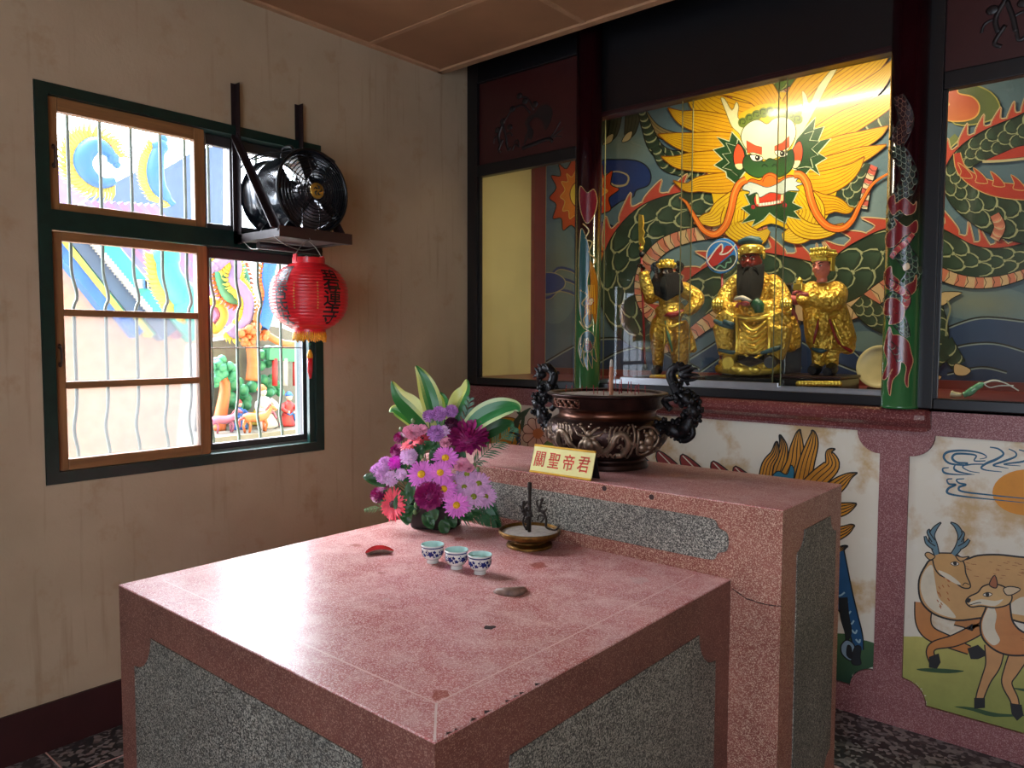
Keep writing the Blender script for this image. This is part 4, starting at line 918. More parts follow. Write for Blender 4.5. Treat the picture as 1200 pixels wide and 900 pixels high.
def draw_right(Q, x, yc):
    RD = RGB(118, 20, 30); CT = RGB(206, 158, 112); DK = RGB(26, 40, 36); PL = RGB(126, 140, 120)
    # scaly body winding down the shaft
    Q.body([(1048, 170, 9), (1066, 205, 10), (1054, 236, 11), (1042, 262, 10), (1056, 292, 11), (1072, 318, 10), (1058, 342, 10), (1042, 358, 9), (1056, 380, 8), (1064, 395, 3)], None, None, 6, 3, DK, PL, sc=.6)
    def fl(pts): Q.shape(pts, RD, CT, .9, 4)
    fl([(1040, 236), (1048, 228), (1050, 238), (1060, 232), (1070, 240), (1074, 236), (1072, 248), (1062, 252), (1054, 246), (1046, 252)])
    fl([(1038, 276), (1050, 264), (1048, 256), (1062, 266), (1074, 258), (1074, 272), (1060, 276), (1052, 286), (1040, 290)])
    Q.body([(1044, 302, 3), (1052, 292, 4), (1062, 284, 4), (1070, 274, 3)], None, None, 5, 1, RGB(170, 60, 60), CT, sc=.5)
    fl([(1036, 320), (1044, 312), (1046, 322), (1054, 330), (1048, 340), (1038, 336)]); fl([(1060, 336), (1070, 330), (1074, 322), (1073, 340), (1064, 346)])
    Q.body([(1040, 330, 4), (1052, 338, 5), (1062, 346, 5), (1060, 358, 5), (1048, 364, 4)], None, None, 5, 1, RGB(150, 46, 50), CT, sc=.5)
    fl([(1038, 352), (1050, 350), (1060, 362), (1056, 376), (1042, 380), (1044, 370), (1036, 368)])
    fl([(1042, 383), (1046, 392), (1054, 393), (1064, 400), (1068, 414), (1070, 424), (1065, 440), (1064, 454), (1060, 446), (1062, 430), (1056, 424), (1054, 436), (1046, 446), (1043, 464), (1040, 448), (1046, 432), (1038, 444), (1034, 442), (1040, 424), (1036, 408)])
    Q.body([(1042, 402, 3), (1050, 412, 4), (1054, 424, 3)], None, None, 5, 1, DK, PL, sc=.5)
    for q in range(7): Q.line([(1048+q*2.4, 402+q*1.5), (1050+q*2, 416+q), (1048+q*2.2, 430-q)], .6, RGB(90, 10, 20), 4)
    blob2 = [(1058, 312), (1064, 308), (1066, 314), (1060, 317)]; Q.shape(blob2, RGB(226, 200, 160), CT, .5, 3)
    Q.body([(1052, 112, 7), (1062, 140, 9), (1050, 168, 9)], None, None, 6, 3, RGB(36, 14, 20), RGB(110, 80, 66), sc=.5)
def draw_left(Q, x, yc):
    CT = RGB(196, 172, 110); TL = RGB(40, 84, 84)
    Q.shape([(680, 218), (688, 226), (696, 222), (700, 236), (696, 252), (688, 262), (682, 252), (679, 236)], RGB(110, 18, 34), CT, .8, 4)
    Q.line([(683, 262), (690, 270), (686, 280), (694, 284), (690, 296), (698, 304), (694, 314), (698, 322)], 1.4, CT, 5)
    Q.shape([(681, 268), (686, 276), (690, 290), (692, 310), (688, 330), (690, 350), (694, 376), (684, 382), (679, 360), (678, 320), (679, 290)], TL, CT, .8, 4)
    Q.shape([(691, 306), (696, 314), (700, 330), (700, 352), (698, 380), (694, 366), (691, 378), (688, 362), (685, 372), (687, 350), (692, 336)], RGB(190, 120, 20), RGB(120, 60, 16), .8, 4)
    for q in range(4): Q.line([(690+q*2, 334), (689+q*2.6, 350), (688+q*3, 368)], .8, RGB(240, 180, 50), 4)
    Q.shape([(690, 351), (694, 349), (696, 354), (692, 358), (689, 356)], RGB(226, 210, 170), RGB(150, 30, 20), 1, 3)
    Q.line([(680, 340), (688, 346), (682, 356), (690, 364), (684, 374), (688, 384), (694, 380)], 1.4, CT, 5); Q.line([(679, 376), (684, 384), (690, 388), (696, 396)], 1.2, CT, 5)
    for k, pts in enumerate(([(684, 402), (682, 418), (684, 430)], [(687, 402), (686, 420), (689, 434)], [(690, 402), (692, 420), (694, 432)], [(692, 400), (696, 416), (699, 424)], [(682, 396), (680, 410), (681, 420)])): Q.leaf(pts, [3, 2.4, .2], TL, CT, .6)
    Q.shape([(682, 392), (690, 388), (697, 396), (694, 410), (685, 412), (680, 404)], TL, CT, .8, 4)
    Q.shape([(686, 401), (692, 400), (694, 407), (688, 411)], RGB(130, 16, 30), CT, .5, 3); Q.shape([(686, 398), (689, 396), (690, 401), (687, 402)], RGB(230, 214, 170), CT, .4, 3)
column(1054, -.03, 3.3, 1.2899, draw_right, 'right shrine column with a red dragon on dark green, partly lit by the mural')
column(688, -.03, 3.3, 1.2899, draw_left, 'left shrine column with green and golden dragon, behind the big bronze censer')
# lamp tube hidden behind the header, lighting the upper mural
ld = bpy.data.lights.new('shrine_tube', 'AREA'); ld.shape = 'RECTANGLE'; ld.size = .9; ld.size_y = .04; ld.energy = 10.5; ld.color = (1, .88, .64)
lo_ = bpy.data.objects.new('shrine_tube', ld); COL.objects.link(lo_); lo_.location = (1.75, .14, 2.9); lo_.rotation_euler = (R(9), 0, 0)
# =================================================================== painted panels of the dado
def mk_weather(name):
    t = NT(name); v = t.coord(); a = t.noise(v, 3.2, 6, .62); b = t.noise(v, 14, 5, .6)
    c = t.mix(t.ramp(a, ((.52, (0, 0, 0, 1)), (.62, (1, 1, 1, 1)))), RGB(220, 212, 194), RGB(196, 164, 118))
    c = t.mix(t.ramp(b, ((.55, (0, 0, 0, 1)), (.8, (.7, .7, .7, 1)))), c, RGB(226, 220, 206)); t.col(c)
    t.set(Roughness=.5); t.bump(b, .1, .003); return t.m
m_weather = mk_weather('weathered_panel_ground')
PY = .012
def panel(name, pan, draw, label):
    e0 = empty(name, (pan[0], PY, pan[2])); m = MB()
    pl = notch(pan[0]+.0008, pan[1]-.0008, pan[2]+.0008, pan[3]-.0008, NR+.0008)
    m.prism([(a-pan[0], b-pan[2]) for a, b in pl], .0, .014, lambda a, b, d: (a, d, b)); m.build('board', m_weather, e0)
    def to3(u, v, k): p = hit(u, v, 'y', PY); return (p.x-pan[0], -.0006-k*1.2e-5, p.z-pan[2])
    W_, H_ = pan[1]-pan[0], pan[3]-pan[2]
    Q = Paint(to3, 0, (((1, 0, 0), .001), ((-1, 0, 0), -W_+.001), ((0, 0, 1), .001), ((0, 0, -1), -H_+.001))); draw(Q)
    # keep the paint out of the notched corners
    for cx, cz in ((0, 0), (W_, 0), (0, H_), (W_, H_)):
        keep = [(f, c, i) for f, c, i in zip(Q.mb.f, Q.mb.colr, range(len(Q.mb.f))) if math.hypot(sum(Q.mb.v[j][0] for j in f)/len(f)-cx, sum(Q.mb.v[j][2] for j in f)/len(f)-cz) > NR]
        Q.mb.f = [k[0] for k in keep]; Q.mb.colr = [k[1] for k in keep]; Q.mb.mi = [0]*len(keep); Q.mb.sm = [False]*len(keep)
    Q.build('painting', m_panel_paint, e0); tag(e0, label, 'painting'); return e0
def ground(Q, pts, c, c2, ax):
    """grassy field cut into small tiles so the notches can be kept clear"""
    pts = crom([tuple(p) for p in pts], 4, True); Q.maxe = 9; Q.poly(pts, c, 0, c2=c2, ax=ax); Q.maxe = 0
def draw_beast(Q):
    K = RGB(20, 18, 16); OR = RGB(206, 136, 30); BL = RGB(28, 84, 128)
    ground(Q, [(560, 742), (800, 745), (980, 742), (1000, 748), (1030, 758), (1040, 800), (1030, 850), (560, 850)], RGB(70, 104, 62), RGB(30, 62, 44), ((1000, 745), (1000, 800)))
    for pts, ws in (([(905, 562), (912, 545), (918, 525), (914, 510), (915, 514)], [10, 9, 5, 1, .2]), ([(922, 566), (932, 545), (934, 525), (936, 508), (938, 503)], [12, 11, 8, 3, .2]), ([(940, 566), (946, 540), (952, 520), (953, 508), (951, 504)], [10, 9, 7, 3, .2]),
                    ([(946, 575), (960, 560), (975, 545), (972, 530), (979, 526)], [12, 11, 9, 4, .2]), ([(950, 590), (970, 578), (985, 566), (995, 558), (1005, 554)], [12, 10, 8, 4, .2]), ([(956, 610), (975, 600), (990, 596), (1000, 592), (1004, 590)], [10, 9, 7, 3, .2]), ([(956, 640), (975, 628), (990, 622), (998, 617), (1002, 616)], [10, 9, 6, 3, .2]), ([(896, 566), (900, 545), (908, 532), (910, 520), (911, 517)], [8, 7, 5, 2, .2]),
                    ([(970, 655), (984, 645), (990, 641), (994, 640)], [5, 4, 2, .2])):
        Q.leaf(pts, ws, OR, K, 1.6, 3, K, RGB(214, 150, 50), 1.3)
    Q.shape([(905, 560), (912, 552), (922, 556), (927, 545), (931, 552), (928, 566), (915, 572)], RGB(40, 120, 150), K, 1.2, 4)
    for k, (a, b) in enumerate(((700, 520), (735, 523), (770, 528), (798, 532), (834, 540), (860, 546))):
        Q.shape([(a, b+12), (a+2, b), (a+22, b+14), (a+36, b+32), (a+14, b+26)], RGB(136, 34, 28), K, 1.4, 3); Q.line([(a+2, b+2), (a+14, b+14), (a+28, b+28)], 1.2, RGB(230, 220, 200), 4)
    Q.poly([(700, 545), (800, 552), (900, 570), (960, 600), (970, 700), (960, 760), (700, 760)], RGB(46, 96, 120), 4)
    # leg with hoof
    Q.leaf([(972, 650), (984, 690), (996, 720), (1004, 745), (1006, 762)], [18, 14, 9, 7, 6], BL, K, 1.6, 0)
    for q in range(6): Q.line([(978+q*5, 694+q*11), (984+q*4.6, 698+q*11), (990+q*3.6, 694+q*11)], 2, RGB(170, 200, 210), 4)
    Q.leaf([(988, 700), (990, 722), (994, 740), (992, 752)], [5, 5, 4, 1], RGB(24, 30, 30), K, 1)
    Q.shape([(986, 756), (992, 750), (1000, 754), (1003, 764), (998, 774), (990, 770), (986, 764)], RGB(140, 162, 178), K, 1.5, 4); Q.shape([(1002, 758), (1009, 758), (1008, 770), (1009, 778), (1001, 779), (998, 774)], RGB(30, 34, 40), K, 1.2, 4); Q.poly([(993, 756), (998, 758), (999, 772), (992, 768)], RGB(24, 24, 28), 3)
    # blossoms and bamboo at the left end
    Q.shape([(560, 520), (575, 495), (598, 489), (610, 498), (606, 520), (590, 560), (560, 560)], RGB(222, 158, 30), RGB(120, 80, 20), 1, 4)
    for k in range(9):
        a = 2*pi*k/9; cx, cy = 630, 508; Q.shape([(cx+5*cos(a-.3), cy+5*sin(a-.3)), (cx+15*cos(a-.32), cy+17*sin(a-.32)), (cx+18*cos(a), cy+20*sin(a)), (cx+15*cos(a+.32), cy+17*sin(a+.32)), (cx+5*cos(a+.3), cy+5*sin(a+.3))], RGB(226, 150, 122), RGB(120, 56, 40), .9, 3, c2=RGB(244, 214, 190), ax=((cx, cy), (cx+18*cos(a), cy+20*sin(a))))
    Q.poly([(625, 505), (632, 502), (637, 508), (632, 514), (626, 512)], RGB(214, 120, 60), 3)
    G = RGB(62, 84, 56)
    Q.line([(600, 520), (608, 495), (622, 478)], 1.4, G, 5)
    for a, b, c, d in ((622, 478, 604, 492), (620, 480, 611, 492), (614, 484, 598, 502), (610, 488, 604, 510), (606, 496, 596, 514), (615, 486, 612, 506), (606, 478, 612, 488), (604, 474, 610, 480), (607, 500, 607, 520)): Q.leaf([(a, b), ((a+c)/2-1, (b+d)/2), (c, d)], [.6, 2.2, .2], G)
    Q.shape([(638, 520), (650, 514), (650, 526), (642, 530)], RGB(120, 150, 70), K, .6, 3)
    for q in range(3): Q.line([(604+q*2, 508+q*4), (610, 510+q*5), (606, 516+q*4)], 1.2, BL, 4)
panel('beast_panel', PAN[0], draw_beast, 'weathered painted panel with flaming orange mane behind the tall altar table')
def draw_deer(Q):
    K = RGB(28, 20, 16); TAN = RGB(206, 160, 104); TN2 = RGB(196, 132, 76); WH = RGB(226, 214, 188); BLU = RGB(34, 92, 122)
    ground(Q, [(1040, 756), (1066, 746), (1100, 748), (1130, 744), (1160, 746), (1200, 742), (1260, 735), (1300, 735), (1420, 738), (1620, 760), (1640, 1010), (1400, 960), (1300, 930), (1200, 890), (1040, 850)], RGB(192, 184, 100), RGB(138, 144, 70), ((1120, 745), (1120, 840)))
    for pts, w in (([(1074, 784), (1095, 783), (1130, 786), (1112, 789), (1085, 787)], 0), ([(1118, 828), (1140, 829), (1170, 836), (1210, 838), (1165, 840), (1140, 833)], 0), ([(1185, 806), (1210, 808), (1240, 812), (1210, 812)], 0)): Q.poly(pts, RGB(48, 78, 44), 3)
    Q.poly([(1204+41*cos(2*pi*i/30), 577+(28 if 0 else 27)*sin(2*pi*i/30)) for i in range(30)], RGB(220, 142, 26))
    for pts, w in (([(1154, 544), (1140, 544), (1130, 545), (1113, 543), (1106, 536), (1110, 530), (1124, 528), (1140, 529), (1152, 532), (1156, 536), (1148, 538)], 2.6), ([(1155, 540), (1142, 540), (1144, 534), (1134, 532), (1120, 532), (1116, 537), (1122, 542), (1134, 543), (1128, 547), (1136, 552), (1148, 554)], 2.6), ([(1112, 548), (1105, 549), (1107, 554), (1120, 556), (1142, 556)], 2.2), ([(1120, 544), (1118, 549), (1124, 553), (1140, 556)], 2.4),
                   ([(1160, 524), (1170, 526), (1176, 532), (1168, 538), (1156, 543), (1150, 548), (1156, 551), (1174, 553)], 2.8), ([(1182, 526), (1190, 530), (1190, 535), (1178, 540), (1164, 545), (1172, 547), (1182, 549)], 2.4), ([(1194, 527), (1204, 530), (1210, 536), (1198, 541), (1176, 544), (1196, 546)], 2.4), ([(1116, 561), (1110, 562), (1112, 567), (1120, 568), (1112, 572), (1110, 577), (1118, 580), (1140, 583), (1170, 586), (1200, 589)], 2.6), ([(1130, 561), (1121, 562), (1124, 566), (1132, 568), (1124, 571), (1128, 576), (1160, 580), (1200, 584), (1230, 586)], 2.4)):
        Q.line(pts, w, BLU, 6, .5, .3, mid=1.15)
    # stag
    for xx in (1306, 1334): Q.leaf([(xx, 735), (xx-8, 770), (xx+8, 800), (xx, 840)], [18, 11, 7, 5], TN2, K, 1.6); Q.shape([(xx-6, 838), (xx+6, 838), (xx+7, 852), (xx-7, 852)], RGB(26, 24, 24), K, 1, 0)
    for lg, hf in (([(1083, 706), (1082, 728), (1090, 742), (1112, 752), (1136, 762)], [(1134, 760), (1146, 756), (1158, 767), (1146, 772), (1138, 772)]), ([(1122, 722), (1136, 728), (1146, 736), (1120, 750), (1096, 756), (1090, 764), (1094, 776)], [(1089, 770), (1100, 766), (1102, 776), (1098, 783), (1089, 782)])):
        Q.leaf(lg, [11, 9, 8, 7, 5, 4.5, 4.5][:len(lg)], TN2, K, 1.6, 0, None, RGB(196, 124, 58)); Q.shape(hf, RGB(26, 24, 24), K, 1, 0)
    Q.shape([(1094, 655), (1084, 664), (1077, 680), (1078, 700), (1086, 713), (1100, 722), (1122, 727), (1150, 724), (1172, 722), (1200, 730), (1260, 740), (1310, 752), (1336, 738), (1346, 706), (1330, 674), (1290, 660), (1240, 656), (1199, 653), (1170, 650), (1146, 651), (1128, 656)], TAN, K, 2.2, 4, c2=RGB(214, 164, 98), ax=((1080, 700), (1200, 660)))
    Q.poly([(1092, 662), (1082, 672), (1079, 690), (1086, 708), (1100, 719), (1120, 724), (1112, 712), (1100, 700), (1096, 682)], WH, 4)
    Q.poly([(1180, 716), (1204, 722), (1250, 732), (1260, 715), (1230, 700), (1196, 700)], WH, 4)
    for i in range(46):
        x = random.uniform(1131, 1255); y = 656+random.uniform(2, 22)-.02*(x-1140); Q.line([(x, y), (x+random.uniform(3, 6), y+.8)], 1.3, RGB(150, 76, 34), 0, .4, .4, mid=1)
    for i in range(16):
        x = random.uniform(1098, 1112); y = random.uniform(674, 712); Q.line([(x, y), (x+2, y+3)], 1.1, RGB(176, 100, 48), 0)
    Q.shape([(1094, 650), (1108, 648), (1122, 650), (1130, 660), (1132, 672), (1137, 684), (1136, 689), (1127, 688), (1114, 678), (1102, 674), (1095, 664)], RGB(206, 158, 96), K, 1.6, 4)
    Q.poly([(1100, 668), (1114, 674), (1126, 684), (1120, 684), (1104, 674)], WH, 3); Q.line([(1128, 686), (1131, 683), (1136, 685)], 1, K, 4)
    Q.shape([(1096, 652), (1088, 647), (1084, 650), (1090, 656)], TAN, K, 1.3, 3); Q.shape([(1120, 651), (1128, 653), (1136, 652), (1126, 658)], TAN, K, 1.3, 3)
    Q.shape([(1114, 660), (1120, 658), (1124, 661), (1119, 663)], RGB(240, 230, 210), K, .8, 3); Q.poly([(1117, 659), (1121, 658.6), (1121, 662), (1118, 662)], K, 3)
    AN = RGB(96, 128, 140)
    for pts, ws in (([(1098, 650), (1095, 640), (1092, 628), (1096, 619), (1103, 612)], [3, 4, 3.4, 2.4, .5]), ([(1095, 642), (1087, 636), (1084, 628)], [2.4, 2.2, 1]), ([(1094, 634), (1088, 624), (1090, 620)], [2, 1.6, .5]), ([(1117, 650), (1124, 640), (1126, 628), (1121, 617), (1114, 612)], [3, 4, 3.4, 2.4, .5]), ([(1124, 642), (1131, 638), (1136, 632)], [2.4, 2.4, 1.4]), ([(1125, 634), (1129, 626), (1127, 622)], [2, 1.6, .5])): Q.leaf(pts, ws, AN, K, 1.3)
    # fawn
    for lg, hf in (([(1166, 756), (1164, 778), (1156, 796), (1150, 812), (1148, 820)], [(1142, 818), (1154, 818), (1154, 829), (1142, 830)]), ([(1196, 764), (1186, 784), (1180, 800), (1188, 818), (1190, 826)], [(1184, 824), (1197, 826), (1199, 838), (1192, 844), (1186, 836)]), ([(1244, 756), (1240, 790), (1246, 830), (1244, 850)], [(1238, 846), (1250, 846), (1250, 860), (1238, 860)])):
        Q.leaf(lg, [12, 9, 6, 5, 4.5][:len(lg)], RGB(206, 152, 98), K, 1.6); Q.shape(hf, RGB(26, 24, 24), K, 1, 0)
    Q.shape([(1160, 706), (1154, 716), (1149, 730), (1151, 746), (1161, 758), (1176, 766), (1196, 768), (1230, 764), (1262, 758), (1262, 726), (1236, 738), (1204, 742), (1188, 730), (1184, 712), (1182, 698)], RGB(210, 144, 84), K, 2.2, 4, c2=RGB(196, 118, 62), ax=((1160, 720), (1220, 750)))
    Q.poly([(1162, 708), (1155, 718), (1151, 732), (1154, 746), (1164, 756), (1172, 750), (1166, 736), (1168, 720)], WH, 4)
    for i in range(24):
        x = random.uniform(1190, 1255); Q.line([(x, 744+random.uniform(0, 14)), (x+4, 745+random.uniform(0, 14))], 1.2, RGB(150, 76, 34), 0, .4, .4, mid=1)
    Q.shape([(1132, 705), (1136, 699), (1146, 694), (1152, 687), (1164, 684), (1178, 688), (1186, 698), (1182, 708), (1166, 712), (1150, 710), (1138, 711)], RGB(220, 176, 116), K, 1.7, 4)
    Q.poly([(1136, 706), (1150, 702), (1166, 704), (1176, 702), (1166, 710), (1150, 708), (1140, 709)], WH, 3); Q.poly([(1132, 705), (1135, 701), (1138, 702), (1136, 706)], K, 3); Q.line([(1136, 709), (1146, 706), (1150, 706)], 1, K, 4)
    Q.shape([(1152, 697), (1157, 694), (1163, 696), (1158, 699)], RGB(250, 240, 220), K, .9, 3); Q.poly([(1155, 694.6), (1159, 694.4), (1159, 698.6), (1156, 698.6)], K, 3)
    Q.shape([(1160, 686), (1161, 680), (1166, 674), (1169, 684), (1167, 689)], RGB(170, 100, 60), K, 1.3, 3); Q.shape([(1176, 690), (1184, 687), (1196, 690), (1188, 696), (1180, 697)], RGB(226, 200, 160), K, 1.3, 3)
panel('deer_panel', PAN[1], draw_deer, 'painted panel of a spotted stag and fawn on green grass under an orange sun')
# =================================================================== things on the altar tables
m_bronze = simple('dark_bronze', RGB(52, 34, 30), .34, .75, var=.45, scale=22, bump=.5, bscale=55, dist=.004)
m_bronze_s = simple('polished_bronze', RGB(92, 58, 44), .28, .85, var=.3, scale=14)
m_bronze_hi = simple('rubbed_bronze_relief', RGB(128, 108, 90), .4, .7, var=.3, scale=60, bump=.3, bscale=120)
m_iron = simple('black_cast_iron', RGB(30, 29, 31), .38, .7, var=.3, scale=60, bump=.4, bscale=130)
m_ash = simple('pale_ash', RGB(176, 168, 158), .9, var=.15, scale=60, bump=.4, bscale=90)
m_stick = simple('red_incense_stub', RGB(150, 34, 40), .7)
m_coil = simple('brown_incense', RGB(168, 112, 84), .8, var=.1, scale=80)
m_gold_satin = simple('satin_gold', RGB(196, 150, 52), .35, .7)
CC = hit(711, 545, 'z', 1.0559)
cen = empty('incense_burner', CC)
def rprof(z):   # body radius against height
    P_ = [(0, .15), (.008, .158), (.02, .157), (.03, .148), (.04, .15), (.055, .18), (.08, .21), (.115, .235), (.15, .24), (.178, .228), (.195, .205), (.204, .19), (.222, .19), (.232, .208), (.236, .217)]
    for (a, b), (c, d) in zip(P_, P_[1:]):
        if a <= z <= c: return b+(d-b)*(z-a)/(c-a)
    return .217
m = MB(); m.lathe(crom([(.0005, .002), (.15, 0), (.158, .008), (.157, .02), (.148, .03), (.15, .04), (.18, .055), (.21, .08), (.235, .115), (.24, .15), (.228, .178), (.205, .195)], 4), 64, 0); m.build('bowl', m_bronze, cen)
m = MB(); m.lathe([(.205, .195), (.194, .2), (.190, .206), (.190, .218), (.196, .226), (.208, .232)], 64, 0, cap=False); m.build('neck', m_bronze_s, cen)
m = MB(); m.lathe([(.208, .232), (.216, .236), (.217, .275), (.225, .28), (.236, .283), (.237, .289), (.230, .291), (.212, .289), (.208, .28), (.208, .24), (.2, .232)], 64, 0, cap=False); m.build('rim', m_bronze, cen)
m = MB(); m.lathe([(.2125, .2895), (.2165, .2925), (.226, .2925), (.2325, .2912)], 64, 0, cap=False); m.build('worn_lip', simple('worn_pale_lip', RGB(150, 140, 132), .4, .5, var=.3, scale=40), cen)
m = MB(); m.lathe([(.207, .281), (.15, .284), (.0005, .285)], 48, 0, cap=False); m.build('ash', m_ash, cen)
def onb(th, z, off=0): r = rprof(z)+off; return (r*cos(th), r*sin(th), z)
TC = math.atan2(CAM.y-CC.y, CAM.x-CC.x)      # direction that faces the door
m = MB()
def rel(pts, r): m.tube([onb(TC+a, z, .001) for a, z in crom(pts, 5)], r, 7)
f0 = -.28
for sgn in (1, -1):
    rel([(f0, .125), (f0+sgn*.10, .118), (f0+sgn*.2, .085), (f0+sgn*.32, .1), (f0+sgn*.42, .145), (f0+sgn*.54, .15), (f0+sgn*.62, .11), (f0+sgn*.56, .075), (f0+sgn*.44, .07)], [.009, .011, .012, .012, .013]+[.013]*36)
    rel([(f0+sgn*.03, .15), (f0+sgn*.1, .168), (f0+sgn*.17, .176)], [.006]*6+[.004]*5); rel([(f0+sgn*.05, .14), (f0+sgn*.18, .15), (f0+sgn*.26, .17)], [.006]*6+[.003]*5)
    rel([(f0+sgn*.05, .11), (f0+sgn*.12, .08), (f0+sgn*.1, .06)], [.005]*6+[.003]*5)
    for q in range(5): rel([(f0+sgn*(.3+.07*q), .12+.01*(q % 2)), (f0+sgn*(.33+.07*q), .165), (f0+sgn*(.38+.07*q), .178)], .004)
    for q in range(6): rel([(f0+sgn*(.12+.09*q), .06), (f0+sgn*(.16+.09*q), .074), (f0+sgn*(.2+.09*q), .06)], .004)
for a, z, r in ((0, .115, .026), (-.06, .135, .013), (.06, .135, .013), (0, .09, .017), (0, .15, .014)):
    p = onb(TC+f0+a, z, -.004); m.ball(p, r, 10)
for k, (a, z, r) in enumerate(((.62, .1, .02), (.7, .125, .024), (.78, .1, .018), (.66, .145, .014), (.75, .152, .016), (.56, .12, .012), (.84, .135, .014))): m.ball(onb(TC+a, z, -.004), r, 9)
rel([(.5, .165), (.62, .175), (.8, .17), (.92, .14), (.9, .1), (.76, .07), (.58, .075), (.5, .11), (.5, .165)], .006)
rel([(.43, .055), (.43, .1), (.43, .15), (.43, .185)], .005)
for g in (1.6, 2.5, 3.4, 4.3):
    rel([(g, .16), (g+.2, .14), (g+.3, .1), (g+.5, .1), (g+.6, .15)], .01)
for k in range(150):      # scale beading over the shoulder of the bowl
    a = random.uniform(-1.3, 1.3); z = random.uniform(.055, .185); m.ball(onb(TC+a, z, -.0015), random.uniform(.0035, .0065), 6)
for k in range(26):
    a = random.uniform(-1.3, 1.3); z = random.uniform(.07, .16); rel([(a, z), (a+.05, z+.012), (a+.09, z), (a+.07, z-.012)], .0032)
m.build('dragon_relief', m_bronze_hi, cen)
m = MB()   # small raised cartouche on the rim
a0, a1 = TC-1.2, TC-.5
for z0, z1, w in ((.24, .243, 0), (.269, .272, 0)): m.tube([(.2185*cos(a0+(a1-a0)*k/10), .2185*sin(a0+(a1-a0)*k/10), (z0+z1)/2) for k in range(11)], .0025, 6)
for a in (a0, a1): m.tube([(.2185*cos(a), .2185*sin(a), .24), (.2185*cos(a), .2185*sin(a), .272)], .0025, 6)
for k in range(9):
    a = a0+.05+(a1-a0-.1)*k/8
    m.ball((.217*cos(a), .217*sin(a), .256+.006*(-1)**k), .009, 7); m.ball((.217*cos(a+.02), .217*sin(a+.02), .25+.006*(-1)**k), .006, 6)
m.build('cartouche', m_bronze_s, cen)
def PX(u, v): p = hit(u, v, 'y', CC.y); return (p.x-CC.x, 0, p.z-CC.z)
def handle(body, head, spikes, scr, side):
    m = MB(); pts = crom([PX(*q) for q in body], 6); n = len(pts)
    m.tube(pts, [.025+.012*sin(i*.9)*.4-.012*max(0, (i/n-.6))/.4 for i in range(n)], 12)
    for i in range(0, n, 2):
        p = pts[i]
        for q in range(9):
            a = random.uniform(0, 2*pi); m.ball((p[0]+.029*cos(a), random.uniform(-.029, .029), p[2]+.029*sin(a)), random.uniform(.005, .0105), 7, 0, None, (1, 1, random.uniform(.7, 1.4)))
    hp = crom([PX(*q) for q in head], 6); k = len(hp); m.tube(hp, [.021-.006*i/k for i in range(k)], 10); h = PX(*head[-1]); g = PX(*head[-2]); d = (V(h)-V(g)).normalized()
    m.ball(h, .024, 12, 0, None, (1.1, .9, .8)); m.tube([h, tuple(V(h)+d*.03)], [.016, .010], 8); m.tube([V(h)-V((0, 0, .012)), V(h)+d*.026-V((0, 0, .016))], [.010, .006], 8)
    for i in range(0, k, 3): m.ball(tuple(V(hp[i])+V((0, 0, .012))), .010, 7)
    for sp in spikes:
        q = crom([PX(*z) for z in sp], 4)
        for yy in (-.012, .012): m.tube([(a, yy, c) for a, b, c in q], [.008*(1-i/len(q))+.001 for i in range(len(q))], 7)
    for sc in scr: q = crom([PX(*z) for z in sc], 5); m.tube(q, .012, 8)
    for i in range(3, n, 5):      # scale ridges up the back
        p = V(pts[i]); m.tube([p+V((side*.02, 0, 0)), p+V((side*.044, 0, .012))], [.012, .002], 6)
    o = m.build('dragon_handle', m_iron, cen); return o
handle([(766, 506), (782, 500), (797, 507), (808, 494), (812, 478), (802, 466), (793, 458)], [(795, 460), (790, 450), (786, 440), (790, 432), (799, 431), (803, 439)], [[(798, 434), (806, 429), (809, 428)], [(802, 437), (812, 432), (816, 433)], [(803, 441), (812, 439), (818, 440)], [(800, 444), (808, 446), (816, 444)], [(790, 434), (792, 429), (797, 427)]],
       [[(808, 494), (812, 508), (803, 516), (795, 513), (799, 508)], [(790, 500), (796, 492), (804, 496)], [(786, 480), (778, 470), (788, 466)]], 1)
handle([(662, 502), (652, 502), (641, 494), (634, 482), (632, 470), (640, 461), (645, 456)], [(643, 458), (647, 448), (649, 440), (645, 433), (637, 432), (634, 439)], [[(638, 434), (634, 428), (632, 427)], [(634, 437), (630, 432), (628, 431)], [(634, 441), (630, 440), (627, 442)], [(646, 434), (643, 428), (639, 426)], [(649, 440), (652, 436), (653, 439)]],
       [[(634, 482), (638, 496), (648, 506), (655, 506)], [(646, 480), (652, 472), (644, 468)]], -1)
tag(cen, 'large dark bronze incense burner with two dragon handles on the tall altar table', 'incense burner')
# incense standing in the ash
def ashpt(u, v):
    f = V((FW.x, FW.y, 0)).normalized(); q = V((RT.x, RT.y, 0)).normalized()*((u-711)/285)-f*((v-456)*.028)
    if q.length > .17: q *= .17/q.length
    return V((CC.x+q.x, CC.y+q.y, CC.z+.2855))
p = ashpt(712, 459); th_ = empty('incense_stick', p); L = .135
m = MB(); prof = []
for k in range(40): z = L*.80*k/39; prof.append((.0072+.0011*(k % 2), z))
m.lathe(prof, 14); m.build('stick', m_coil, th_); m = MB(); m.lathe([(.0072, L*.80), (.006, L*.86), (.0062, L*.94), (.004, L), (.0004, L*1.01)], 12); m.build('ash_tip', m_ash, th_)
tag(th_, 'thick ribbed brown incense stick with a grey ash tip in the bronze burner', 'incense')
stubs = [(663, 454, .03), (672, 452, .025), (694, 458, .035), (699, 457, .028), (703, 460, .02), (722, 458, .05), (724, 453, .062), (727, 456, .055), (731, 452, .06), (735, 455, .045), (738, 459, .035), (740, 454, .045), (745, 457, .04), (748, 453, .03), (682, 450, .02), (716, 452, .04), (755, 455, .03), (690, 453, .022)]
